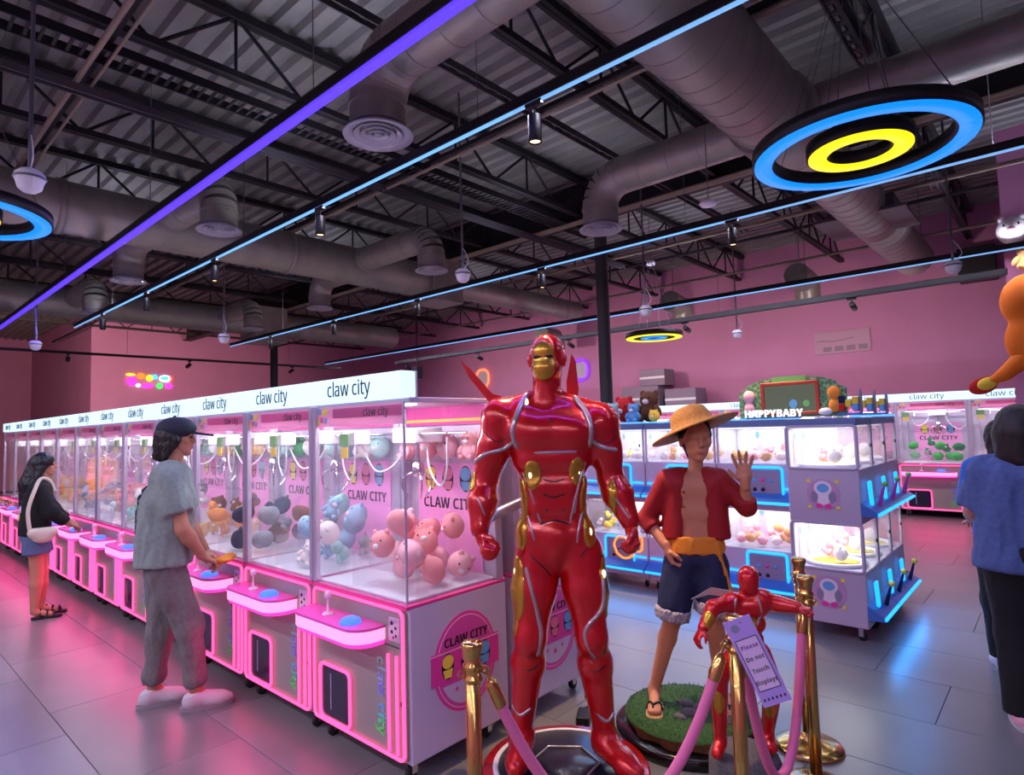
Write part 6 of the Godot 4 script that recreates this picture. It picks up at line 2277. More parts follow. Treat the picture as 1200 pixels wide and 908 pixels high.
func shoe(parent: Node, heel: Vector3, toe: Vector3, m: Material, sole: Material):
	var d := toe - heel
	d.y = 0
	var f := d.normalized()
	var c := (heel + toe) / 2
	c.y = 0
	var b := Basis(Vector3.UP.cross(f), Vector3.UP, f)
	var n := Node3D.new()
	n.name = "shoe"
	parent.add_child(n, true)
	blob("upper", [[c + Vector3(0, 0.052, 0) - f * 0.08, Vector3(0.046, 0.055, 0.06), b], [c + Vector3(0, 0.04, 0) + f * 0.05, Vector3(0.05, 0.04, 0.09), b], [c + Vector3(0, 0.075, 0) - f * 0.07, c + Vector3(0, 0.10, 0) - f * 0.08, 0.045, 0.042, 1], [c + Vector3(0, 0.06, 0) - f * 0.02, c + Vector3(0, 0.045, 0) + f * 0.06, 0.045, 0.042]], 0.008, 0.02, m, n)
	var s := new_st()
	var sp := PackedVector2Array()
	for k in 20:
		var a := TAU * k / 20
		sp.append(Vector2(cos(a) * (0.05 + 0.006 * sin(a)), sin(a) * 0.15))
	prism(s, sp, 0.0, 0.028, Transform3D(Basis(b.x, b.z, Vector3.UP), Vector3(c.x, 0.001, c.z)), true)
	obj("sole", s, sole, n)
	s = new_st()
	for k in 3: tube(s, [c + Vector3(0, 0.085 - 0.006 * k, 0) + f * (0.0 + 0.025 * k) - b.x * 0.025, c + Vector3(0, 0.092 - 0.007 * k, 0) + f * (0.0 + 0.025 * k), c + Vector3(0, 0.085 - 0.006 * k, 0) + f * (0.0 + 0.025 * k) + b.x * 0.025], 0.004, 5)
	obj("laces", s, sole, n)


func man_in_cap():
	var J := {"head": Vector3(-0.045, 1.615, 0.0), "neck": Vector3(-0.081, 1.486, 0.0), "shA": Vector3(-0.080, 1.375, 0.165), "shB": Vector3(-0.07, 1.36, -0.165), "elA": Vector3(-0.013, 1.081, 0.21), "wrA": Vector3(0.096, 0.898, 0.14), "haA": Vector3(0.165, 0.850, 0.10), "elB": Vector3(0.024, 1.06, -0.20), "wrB": Vector3(0.122, 0.875, -0.14), "haB": Vector3(0.19, 0.84, -0.08), "waist": Vector3(-0.110, 0.961, 0.0), "hipA": Vector3(-0.102, 0.834, 0.09), "hipB": Vector3(-0.116, 0.802, -0.09), "knA": Vector3(0.025, 0.483, 0.10), "anA": Vector3(0.060, 0.13, 0.10), "ftA": Vector3(0.18, 0.0, 0.10), "knB": Vector3(-0.125, 0.438, -0.08), "anB": Vector3(-0.165, 0.13, -0.09), "ftB": Vector3(-0.051, 0.0, -0.09), "palmA": Vector3(0, -1, -0.3), "thumbA": Vector3(0.3, 0.2, -1), "palmB": Vector3(0, -1, 0.3), "thumbB": Vector3(0.3, 0.2, 1), "curlA": 0.45, "curlB": 0.45}
	var t := person("man in a navy cap, grey tee and grey trousers playing a claw machine", Vector3(-4.075, 0, -1.481), 1.2222, J, Vector3(1, -0.08, 0.06), 1.75)
	var shirt := []
	for s in [["shA", "elA", "wrA"], ["shB", "elB", "wrB"]]:
		shirt.append([J[s[0]], J[s[0]].lerp(J[s[1]], 0.68), 0.078, 0.082, 1])
	shirt.append_array([[J.shA.lerp(J.shB, 0.2), J.shA.lerp(J.shB, 0.8), 0.108, 0.108], [Vector3(-0.085, 1.24, 0.075), Vector3(-0.085, 1.24, -0.075), 0.142, 0.142], [Vector3(-0.10, 1.20, 0.06), Vector3(-0.115, 0.865, 0.07), 0.15, 0.155, 1], [Vector3(-0.10, 1.20, -0.06), Vector3(-0.115, 0.865, -0.07), 0.15, 0.155, 1], [J.neck - Vector3(0, 0.10, 0), J.neck - Vector3(0, 0.045, 0.0), 0.10, 0.065, 1]])
	var sh := blob("tee_shirt", shirt, 0.011, 0.03, M.shirt_sage, t, 0.024, 12, 10.0)
	# dark print on the back
	var s := new_st()
	var sf := field_of(shirt, 0.011, 0.03)
	for k in 6:
		var line := []
		for j in 5:
			var y := 1.33 - 0.045 * k - 0.018 * j
			var z := 0.045 + 0.022 * sin(j * 1.3 + k)
			var i := (int((z - sf.o.z) / sf.c) * sf.ny + int((y - sf.o.y) / sf.c)) * sf.nx
			for q in sf.nx:
				if sf.d[i + q] < 0.0:
					line.append(Vector3(sf.o.x + q * sf.c - 0.004, y, z))
					break
		if line.size() > 2: tube(s, line, 0.010, 6)
	obj("back_print", s, M.ink_blue, sh)
	blob("trousers", [[Vector3(-0.105, 0.93, 0.06), Vector3(-0.105, 0.93, -0.06), 0.118, 0.118], [J.hipA, J.knA, 0.114, 0.080], [J.knA, J.anA + Vector3(0, 0.03, 0), 0.080, 0.054, 1], [J.hipB, J.knB, 0.114, 0.080], [J.knB, J.anB + Vector3(0, 0.03, 0), 0.080, 0.054, 1], [J.anA + Vector3(-0.01, 0.05, 0), J.anA + Vector3(-0.005, 0.005, 0), 0.062, 0.05, 1], [J.anB + Vector3(0, 0.05, 0), J.anB + Vector3(0.0, 0.005, 0), 0.062, 0.05, 1]], 0.011, 0.03, M.trouser_grey, t, 0.018, 13, 11.0)
	shoe(t, Vector3(0.0, 0, 0.10), Vector3(0.25, 0, 0.11), M.shoe_white, M.shoe_sole)
	shoe(t, Vector3(-0.235, 0, -0.09), Vector3(0.02, 0, -0.09), M.shoe_white, M.shoe_sole)
	var H: Vector3 = J.head
	blob("hair", [[H + Vector3(-0.04, 0.01, 0), Vector3(0.088, 0.088, 0.088)], [H + Vector3(-0.075, -0.05, 0), H + Vector3(-0.095, -0.10, 0), 0.06, 0.04], [H + Vector3(-0.05, -0.05, 0.055), H + Vector3(-0.065, -0.115, 0.06), 0.035, 0.02], [H + Vector3(-0.05, -0.05, -0.055), H + Vector3(-0.065, -0.115, -0.06), 0.035, 0.02], [H + Vector3(-0.005, -0.01, 0.07), H + Vector3(-0.015, -0.06, 0.075), 0.022, 0.012]], 0.008, 0.02, M.hair_brown, t, 0.01, 15, 60.0)
	var cap := Node3D.new()
	cap.name = "cap"
	t.add_child(cap, true)
	blob("crown", [[H + Vector3(-0.012, 0.055, 0), Vector3(0.106, 0.076, 0.092)], [H + Vector3(0.03, 0.06, 0), Vector3(0.075, 0.06, 0.08)]], 0.007, 0.02, M.navy_cap, cap)
	s = new_st()
	var bp := PackedVector2Array()
	for k in 15:
		var a := -PI / 2 + PI * k / 14
		bp.append(Vector2(0.06 + 0.135 * cos(a), 0.082 * sin(a)))
	prism(s, bp, 0.0, 0.013, Transform3D(Basis(Vector3(0.985, -0.17, 0), Vector3(0, 0, -1), Vector3(0.17, 0.985, 0)), H + Vector3(0.01, 0.036, 0)), true)
	obj("brim", s, M.navy_cap, cap)
	s = new_st()
	ellipsoid(s, H + Vector3(-0.015, 0.134, 0), Vector3(0.01, 0.006, 0.01), Basis.IDENTITY, 8)
	obj("cap_button", s, M.navy_cap, cap)
	# orange pouch held over the shelf
	s = new_st()
	var o := thing("pouch", "small orange pouch in the hands of the man in a cap", "pouch", Vector3(-4.075, 0, -1.481), 1.2222)
	blob("pouch_body", [[Vector3(0.215, 0.845, 0.02), Vector3(0.055, 0.02, 0.07)], [Vector3(0.25, 0.855, -0.03), Vector3(0.04, 0.018, 0.05)]], 0.007, 0.015, M.plush_orange, o, 0.004, 3, 50.0)


func woman_in_black():
	var J := {"head": Vector3(-0.018, 1.394, 0.0), "neck": Vector3(-0.048, 1.271, 0.0), "shA": Vector3(-0.055, 1.176, 0.135), "shB": Vector3(-0.045, 1.165, -0.135), "elA": Vector3(0.035, 0.969, 0.175), "wrA": Vector3(0.165, 0.842, 0.13), "haA": Vector3(0.225, 0.810, 0.10), "elB": Vector3(0.048, 0.96, -0.17), "wrB": Vector3(0.165, 0.85, -0.13), "haB": Vector3(0.225, 0.815, -0.10), "waist": Vector3(-0.077, 0.869, 0.0), "hipA": Vector3(-0.073, 0.723, 0.08), "hipB": Vector3(-0.062, 0.711, -0.08), "knA": Vector3(-0.060, 0.414, 0.08), "anA": Vector3(-0.075, 0.099, 0.08), "ftA": Vector3(0.05, 0.0, 0.09), "knB": Vector3(-0.025, 0.389, -0.07), "anB": Vector3(-0.027, 0.097, -0.08), "ftB": Vector3(0.085, 0.0, -0.06)}
	var t := person("woman in a black hooded top and denim shorts with a cream shoulder bag", Vector3(-7.147, 0, -1.374), 1.3809, J, Vector3(1, -0.1, 0.1), 1.55, 0.205)
	var top := []
	for s in [["shA", "elA", "wrA"], ["shB", "elB", "wrB"]]:
		top.append([J[s[0]], J[s[1]], 0.07, 0.062])
		top.append([J[s[1]], J[s[1]].lerp(J[s[2]], 0.85), 0.062, 0.048, 1])
	top.append_array([[J.shA.lerp(J.shB, 0.2), J.shA.lerp(J.shB, 0.8), 0.098, 0.098], [Vector3(-0.065, 1.08, 0.05), Vector3(-0.085, 0.76, 0.06), 0.118, 0.125, 1], [Vector3(-0.065, 1.08, -0.05), Vector3(-0.085, 0.76, -0.06), 0.118, 0.125, 1], [J.neck - Vector3(0.01, 0.08, 0), J.neck - Vector3(0.02, 0.02, 0), 0.09, 0.075]])
	var hood := blob("hooded_top", top, 0.011, 0.03, M.cloth_black, t, 0.010, 22, 10.0)
	for q in [[1.06, 0.02, M.print_blue], [0.99, -0.02, M.print_green], [0.93, 0.03, M.print_yellow], [1.0, 0.05, M.white]]:
		var s := new_st()
		ellipsoid(s, Vector3(-0.178 - (1.06 - q[0]) * 0.12, q[0], q[1] + 0.02), Vector3(0.012, 0.04, 0.035), Basis.IDENTITY, 10)
		obj("back_print", s, q[2], hood)
	blob("denim_shorts", [[Vector3(-0.08, 0.79, 0.05), Vector3(-0.08, 0.79, -0.05), 0.115, 0.115], [J.hipA, J.hipA.lerp(J.knA, 0.42), 0.105, 0.11, 1], [J.hipB, J.hipB.lerp(J.knB, 0.42), 0.105, 0.11, 1]], 0.011, 0.025, M.denim_light, t, 0.006, 23, 20.0)
	var H: Vector3 = J.head
	blob("long_hair", [[H + Vector3(-0.02, 0.03, 0), Vector3(0.095, 0.092, 0.09)], [H + Vector3(-0.06, 0.0, 0), H + Vector3(-0.115, -0.17, 0.01), 0.075, 0.075], [H + Vector3(-0.115, -0.17, 0.01), H + Vector3(-0.135, -0.34, 0.02), 0.072, 0.05], [H + Vector3(-0.03, -0.03, 0.065), H + Vector3(-0.07, -0.18, 0.075), 0.035, 0.03]], 0.008, 0.025, M.hair_black, t, 0.008, 24, 40.0)
	for s in [["anA", "ftA"], ["anB", "ftB"]]:
		var fo: Vector3 = J[s[1]]
		var an: Vector3 = J[s[0]]
		var n := Node3D.new()
		n.name = "sandal"
		t.add_child(n, true)
		var d := fo - an
		d.y = 0
		var f := d.normalized()
		var m := Vector3((fo.x + an.x) / 2 + f.x * 0.03, 0, (fo.z + an.z) / 2)
		var b := Basis(Vector3.UP.cross(f), f, Vector3.UP)
		var st := new_st()
		prism(st, round_rect(0.08, 0.23, 0.038, 6), 0.001, 0.022, Transform3D(b, m))
		obj("sole", st, M.leather, n)
		st = new_st()
		for k in 3: tube(st, smooth_line([m + b.x * 0.04 + f * (0.06 - 0.055 * k) + Vector3(0, 0.02, 0), m + f * (0.055 - 0.05 * k) + Vector3(0, 0.062 + 0.012 * k, 0), m - b.x * 0.04 + f * (0.06 - 0.055 * k) + Vector3(0, 0.02, 0)], 5), 0.009, 6)
		obj("strap", st, M.leather, n)
	# shoulder bag worn across
	var g := thing("shoulder_bag", "cream crescent shoulder bag on the woman in black", "bag", Vector3(-7.147, 0, -1.374), 1.3809)
	blob("bag_body", [[Vector3(-0.09, 0.80, 0.25), Vector3(0.04, 0.80, 0.25), 0.045, 0.045], [Vector3(-0.02, 0.765, 0.25), Vector3(0.085, 0.06, 0.045)]], 0.009, 0.02, M.bag_cream, g)
	var st2 := new_st()
	tube(st2, smooth_line([Vector3(-0.115, 0.82, 0.25), Vector3(-0.13, 1.0, 0.25), Vector3(-0.09, 1.17, 0.235), Vector3(-0.045, 1.275, 0.16), Vector3(0.02, 1.25, 0.10), Vector3(0.06, 1.15, 0.09)], 6), 0.016, 8)
	obj("strap", st2, M.bag_cream, g)


func woman_in_blue():
	var J := {"head": Vector3(0.075, 1.53, 0.0), "neck": Vector3(0.06, 1.41, 0.0), "shA": Vector3(-0.075, 1.30, 0.0), "shB": Vector3(0.22, 1.31, 0.0), "elA": Vector3(-0.135, 1.09, -0.03), "wrA": Vector3(-0.09, 0.99, -0.20), "haA": Vector3(-0.05, 1.0, -0.28), "elB": Vector3(0.30, 1.06, 0.0), "wrB": Vector3(0.27, 0.94, -0.18), "haB": Vector3(0.24, 0.95, -0.26), "waist": Vector3(0.065, 0.96, 0.0), "hipA": Vector3(-0.01, 0.83, 0.0), "hipB": Vector3(0.16, 0.83, 0.0), "knA": Vector3(-0.005, 0.46, -0.02), "anA": Vector3(0.0, 0.10, 0.02), "ftA": Vector3(-0.02, 0.0, -0.12), "knB": Vector3(0.17, 0.46, -0.02), "anB": Vector3(0.18, 0.10, 0.04), "ftB": Vector3(0.2, 0.0, -0.10)}
	var t := person("woman seen from behind in a loose blue shirt and black trousers", Vector3(-0.262, 0, -4.184), 0.0625, J, Vector3(-0.2, 0, -1), 1.66)
	var top := []
	for s in [["shA", "elA"], ["shB", "elB"]]: top.append([J[s[0]], J[s[0]].lerp(J[s[1]], 0.95), 0.082, 0.085, 1])
	top.append_array([[J.shA.lerp(J.shB, 0.15), J.shA.lerp(J.shB, 0.85), 0.095, 0.095], [Vector3(0.0, 1.25, 0), Vector3(-0.025, 0.80, 0.01), 0.125, 0.135, 1], [Vector3(0.13, 1.25, 0), Vector3(0.15, 0.80, 0.01), 0.125, 0.135, 1], [J.neck - Vector3(0, 0.06, 0), J.neck - Vector3(0, 0.02, 0), 0.085, 0.07]])
	blob("blue_shirt", top, 0.011, 0.035, M.shirt_blue, t, 0.026, 32, 9.0)
	blob("trousers", [[Vector3(0.0, 0.88, 0), Vector3(0.15, 0.88, 0), 0.125, 0.125], [J.hipA, J.knA, 0.118, 0.088], [J.knA, J.anA - Vector3(0, 0.04, 0), 0.088, 0.082, 1], [J.hipB, J.knB, 0.118, 0.088], [J.knB, J.anB - Vector3(0, 0.04, 0), 0.088, 0.082, 1]], 0.012, 0.03, M.trouser_black, t, 0.006, 33, 10.0)
	shoe(t, Vector3(0.0, 0, 0.08), Vector3(-0.02, 0, -0.16), M.plush_pink2, M.shoe_white)
	shoe(t, Vector3(0.18, 0, 0.10), Vector3(0.2, 0, -0.14), M.plush_pink2, M.shoe_white)
	var H: Vector3 = J.head
	blob("hair", [[H + Vector3(0, 0.03, 0.01), Vector3(0.10, 0.105, 0.11)], [H + Vector3(-0.045, -0.02, 0.03), H + Vector3(-0.05, -0.14, 0.04), 0.07, 0.055], [H + Vector3(0.045, -0.02, 0.03), H + Vector3(0.05, -0.14, 0.04), 0.07, 0.055], [H + Vector3(0, -0.02, 0.06), H + Vector3(0, -0.15, 0.06), 0.07, 0.055]], 0.008, 0.025, M.hair_brown, t, 0.004, 34, 30.0)


func stand_pose(h: float, f: Vector3) -> Dictionary:
	# an upright pose facing f, hands held forward
	var k := h / 1.7
	var s := Vector3.UP.cross(f).normalized()
	return {"head": Vector3(0, 1.57, 0) * k, "neck": Vector3(0, 1.44, 0) * k - f * 0.02, "shA": (Vector3(0, 1.36, 0) + s * 0.165) * k, "shB": (Vector3(0, 1.36, 0) - s * 0.165) * k, "elA": (Vector3(0, 1.07, 0) + s * 0.21) * k, "elB": (Vector3(0, 1.07, 0) - s * 0.21) * k, "wrA": (Vector3(0, 0.98, 0) + s * 0.16 + f * 0.2) * k, "wrB": (Vector3(0, 0.98, 0) - s * 0.16 + f * 0.2) * k, "haA": (Vector3(0, 0.97, 0) + s * 0.14 + f * 0.28) * k, "haB": (Vector3(0, 0.97, 0) - s * 0.14 + f * 0.28) * k, "waist": Vector3(0, 1.0, 0) * k, "hipA": (Vector3(0, 0.88, 0) + s * 0.085) * k, "hipB": (Vector3(0, 0.88, 0) - s * 0.085) * k, "knA": (Vector3(0, 0.47, 0) + s * 0.09 + f * 0.02) * k, "knB": (Vector3(0, 0.47, 0) - s * 0.09 + f * 0.02) * k, "anA": (Vector3(0, 0.10, 0) + s * 0.09) * k, "anB": (Vector3(0, 0.10, 0) - s * 0.09) * k, "ftA": (s * 0.1 + f * 0.12) * k, "ftB": (-s * 0.1 + f * 0.12) * k}


func dress(t: Node3D, J: Dictionary, f: Vector3, top: Material, low: Material, hair: Material, long_hair: bool, seed_: int):
	var a := []
	for s in ["A", "B"]: a.append([J["sh" + s], J["sh" + s].lerp(J["el" + s], 0.9), 0.075, 0.078, 1])
	var side: Vector3 = (J.shA - J.shB).normalized()
	a.append_array([[J.shA.lerp(J.shB, 0.18), J.shA.lerp(J.shB, 0.82), 0.095, 0.095], [J.waist + side * 0.05 + Vector3(0, 0.22, 0), J.waist + side * 0.07 - Vector3(0, 0.10, 0), 0.12, 0.125, 1], [J.waist - side * 0.05 + Vector3(0, 0.22, 0), J.waist - side * 0.07 - Vector3(0, 0.10, 0), 0.12, 0.125, 1]])
	blob("shirt", a, 0.012, 0.03, top, t, 0.01, seed_, 10.0)
	blob("trousers", [[J.waist + side * 0.06 - Vector3(0, 0.05, 0), J.waist - side * 0.06 - Vector3(0, 0.05, 0), 0.115, 0.115], [J.hipA, J.knA, 0.11, 0.085], [J.knA, J.anA, 0.085, 0.07, 1], [J.hipB, J.knB, 0.11, 0.085], [J.knB, J.anB, 0.085, 0.07, 1]], 0.012, 0.03, low, t, 0.008, seed_ + 1, 10.0)
	var H: Vector3 = J.head
	var hp := [[H + Vector3(0, 0.03, 0) - f * 0.02, Vector3(0.095, 0.095, 0.095)]]
	if long_hair: hp.append_array([[H - f * 0.05, H - f * 0.08 - Vector3(0, 0.2, 0), 0.075, 0.06], [H - f * 0.03 + side * 0.05, H - f * 0.05 + side * 0.05 - Vector3(0, 0.15, 0), 0.05, 0.04], [H - f * 0.03 - side * 0.05, H - f * 0.05 - side * 0.05 - Vector3(0, 0.15, 0), 0.05, 0.04]])
	blob("hair", hp, 0.008, 0.025, hair, t, 0.008, seed_ + 2, 40.0)
	for s in ["A", "B"]:
		var an: Vector3 = J["an" + s]
		shoe(t, Vector3(an.x, 0, an.z) - f * 0.07, Vector3(an.x, 0, an.z) + f * 0.17, M.shoe_white, M.shoe_sole)


func other_people():
	var f := Vector3(-0.3, 0, -1).normalized()
	var J := stand_pose(1.58, f)
	var t := person("dark haired person half hidden in front of the woman in blue", Vector3(-0.305, 0, -4.98), 0.0, J, f, 1.58)
	dress(t, J, f, M.collar_blue, M.trouser_black, M.hair_black, true, 40)
	f = Vector3(0.35, 0, -1).normalized()
	J = stand_pose(1.62, f)
	t = person("person in orange at the far end, cut off by the edge of the view", Vector3(-9.45, 0, -1.16), 0.0, J, f, 1.62)
	dress(t, J, f, M.plush_orange, M.denim_light, M.hair_black, false, 44)


# ------------------------------------------------------------------ rope barrier and small things
func stanchion(at: Vector3, label: String):
	if not cache.has("post_base"):
		var s := new_st()
		lathe(s, [Vector2(0, 0), Vector2(0.155, 0), Vector2(0.16, 0.006), Vector2(0.155, 0.016), Vector2(0.11, 0.032), Vector2(0.05, 0.046), Vector2(0.034, 0.06), Vector2(0.03, 0.075), Vector2(0, 0.075)], 40)
		cache.post_base = done(s)
		s = new_st()
		lathe(s, [Vector2(0.0, 0.07), Vector2(0.025, 0.07), Vector2(0.025, 0.80), Vector2(0, 0.80)], 20)
		cache.post_pole = done(s)
		s = new_st()
		lathe(s, [Vector2(0, 0.795), Vector2(0.029, 0.795), Vector2(0.033, 0.80), Vector2(0.033, 0.81), Vector2(0.027, 0.815), Vector2(0.027, 0.835), Vector2(0.032, 0.84), Vector2(0.032, 0.85), Vector2(0.026, 0.855), Vector2(0.029, 0.885), Vector2(0.036, 0.905), Vector2(0.036, 0.915), Vector2(0.03, 0.922), Vector2(0, 0.925)], 22)
		cache.post_cap = done(s)
		s = new_st()
		for k in 4:
			var a := TAU * k / 4 + 0.4
			var o := Vector3(cos(a), 0, sin(a))
			var pts := []
			for j in 10:
				var b := TAU * j / 10
				pts.append(o * (0.04 + 0.011 * cos(b)) + Vector3(0, 0.825 + 0.011 * sin(b), 0))
			tube(s, pts, 0.003, 6, true)
		cache.post_rings = done(s)
	var t := thing("rope_post", label, "rope post", at, 0.0, "brass rope posts")
	obj("base", cache.post_base, M.brass, t)
	obj("pole", cache.post_pole, M.brass, t)
	obj("cap", cache.post_cap, M.brass, t)
	obj("ring", cache.post_rings, M.brass, t)


func velvet_rope(a: Vector3, b: Vector3, low: float, label: String):
	var t := thing("velvet_rope", label, "rope", Vector3.ZERO, 0.0, "pink velvet ropes")
	var pts := []
	var d := (b - a).normalized()
	var flat_d := Vector3(d.x, 0, d.z).normalized()
	var a2 := a + flat_d * 0.045
	var b2 := b - flat_d * 0.045
	for k in 25:
		var u := k / 24.0
		var p := a2.lerp(b2, u)
		p.y -= (a2.y - low) * (1.0 - pow(absf(2 * u - 1), 2.2))
		pts.append(p)
	var s := new_st()
	tube(s, pts.slice(1, 24), 0.019, 14)
	obj("rope", s, M.velvet, t)
	for e in [[0, 1, 2], [24, 23, 22]]:
		s = new_st()
		var v: Vector3 = (pts[e[2]] - pts[e[1]]).normalized()
		tube(s, [pts[e[0]], pts[e[0]].lerp(pts[e[1]], 0.4)], 0.006, 8)
		tube(s, [pts[e[0]].lerp(pts[e[1]], 0.3), pts[e[0]].lerp(pts[e[1]], 0.5), pts[e[1]] + v * 0.01, pts[e[1]] + v * 0.03], [0.01, 0.022, 0.022, 0.02], 12)
		obj("end_ferrule", s, M.brass, t)
		s = new_st()
		var c: Vector3 = pts[e[0]]
		var ring := []
		for j in 10: ring.append(c + (flat_d * cos(TAU * j / 10) + Vector3.UP * sin(TAU * j / 10)) * 0.012)
		tube(s, ring, 0.003, 6, true)
		obj("hook", s, M.brass, t)


func barrier():
	M.brass = mat(Color(0.86, 0.70, 0.40), 0.2, 1.0)
	M.velvet = rim_mat(Color(0.86, 0.45, 0.62))
	M.plaque = mat(Color(0.70, 0.58, 0.88), 0.5)
	M.plaque_light = mat(Color(0.86, 0.74, 0.90), 0.5)
	var p1 := Vector3(-1.496, 0, -1.431)
	var p2 := Vector3(-0.929, 0, -2.189)
	var p3 := Vector3(-1.045, 0, -3.28)
	var p4 := Vector3(-0.907, 0, -2.924)
	stanchion(p1, "brass rope post in front of the nearest claw machine's side logo")
	stanchion(p2, "brass rope post with the lilac notice hung on it")
	stanchion(p3, "brass rope post farthest back, left of a near twin")
	stanchion(p4, "brass rope post nearest the viewer's right, before the farthest one")
	var h := Vector3(0, 0.825, 0)
	velvet_rope(p1 + h, p2 + h, 0.30, "pink velvet rope sagging in front of the armoured statue's feet")
	velvet_rope(p2 + h, p4 + h, 0.22, "pink velvet rope hanging in a deep loop below the notice")
	velvet_rope(p3 + h, p4 + h, 0.32, "pink velvet rope looped between the two close rope posts")
	# notice
	var dirn := Vector3(0 - p2.x, 0, 0 - p2.z).normalized()
	var t := thing("notice", "lilac notice asking not to touch the displays, hung askew on a rope post", "notice", p2 + dirn * 0.065 + Vector3(0, 0.90, 0), atan2(dirn.x, dirn.z))
	var tilt := Node3D.new()
	tilt.name = "sheet"
	t.add_child(tilt, true)
	tilt.rotation = Vector3(0, 0, 0.42)
	tilt.scale = Vector3.ONE * 0.88
	var s := new_st()
	prism(s, PackedVector2Array([Vector2(-0.055, 0.03), Vector2(0.055, 0.03), Vector2(0.055, -0.31), Vector2(-0.055, -0.31)]), 0.0, 0.003)
	obj("board", s, M.plaque, tilt, Vector3(0.02, 0, 0))
	s = new_st()
	box(s, Vector3(0.02, -0.15, 0.0035), Vector3(0.084, 0.20, 0.001))
	obj("inner_field", s, M.plaque_light, tilt)
	s = new_st()
	for q in [[0.02, -0.05, 0.086, 0.003], [0.02, -0.25, 0.086, 0.003], [-0.0225, -0.15, 0.003, 0.2], [0.0625, -0.15, 0.003, 0.2]]: box(s, Vector3(q[0], q[1], 0.0042), Vector3(q[2], q[3], 0.001))
	obj("inner_line", s, M.ink_blue, tilt)
	var words := ["Please", "Do not", "Touch", "displays"]
	for k in 4:
		obj("lettering", lettering(words[k], 0.0165, 0.001, true), M.violet_ink if k == 0 else M.ink, tilt, Vector3(0.02, -0.082 - 0.046 * k, 0.004))
	for k in 6: flat(tilt, "printed_mark", ellipse(0.004, 0.006, 8), M.ink_blue, Vector3(-0.02 + 0.016 * k, -0.285, 0.003), Basis.IDENTITY, 0.001)
	flat(tilt, "printed_mark", ellipse(0.016, 0.016, 14), M.tier_grey, Vector3(0.0, -0.005, 0.003), Basis.IDENTITY, 0.001)
	s = new_st()
	tube(s, [Vector3(0.02, 0.02, 0.004), Vector3(0.01, 0.024, -0.026)], 0.003, 6)
	obj("tie", s, M.brass, t)


func dome_camera(at: Vector3, label: String):
	var t := thing("pendant_camera", label, "camera", at, 0.0, "white dome cameras on poles")
	if not cache.has("cam_shell"):
		var s := new_st()
		lathe(s, [Vector2(0, 0.075), Vector2(0.05, 0.07), Vector2(0.075, 0.045), Vector2(0.08, 0.02), Vector2(0.07, 0.0), Vector2(0.06, -0.04), Vector2(0.035, -0.062), Vector2(0, -0.068)], 24)
		cache.cam_shell = done(s)
		s = new_st()
		lathe(s, [Vector2(0.081, 0.012), Vector2(0.084, 0.02), Vector2(0.081, 0.028)], 24)
		cache.cam_ring = done(s)
	obj("shell", cache.cam_shell, M.white, t)
	obj("trim_ring", cache.cam_ring, M.cable, t)
	var s := new_st()
	tube(s, [Vector3(0, 0.07, 0), Vector3(0, 5.05 - at.y, 0)], 0.012, 8)
	obj("drop_pole", s, M.cable, t)
	s = new_st()
	tube(s, smooth_line([Vector3(0.02, 0.07, 0), Vector3(0.08, 0.13, 0), Vector3(0.05, 0.22, 0), Vector3(0.01, 0.28, 0)], 5), 0.004, 6)
	obj("lead", s, M.white, t)


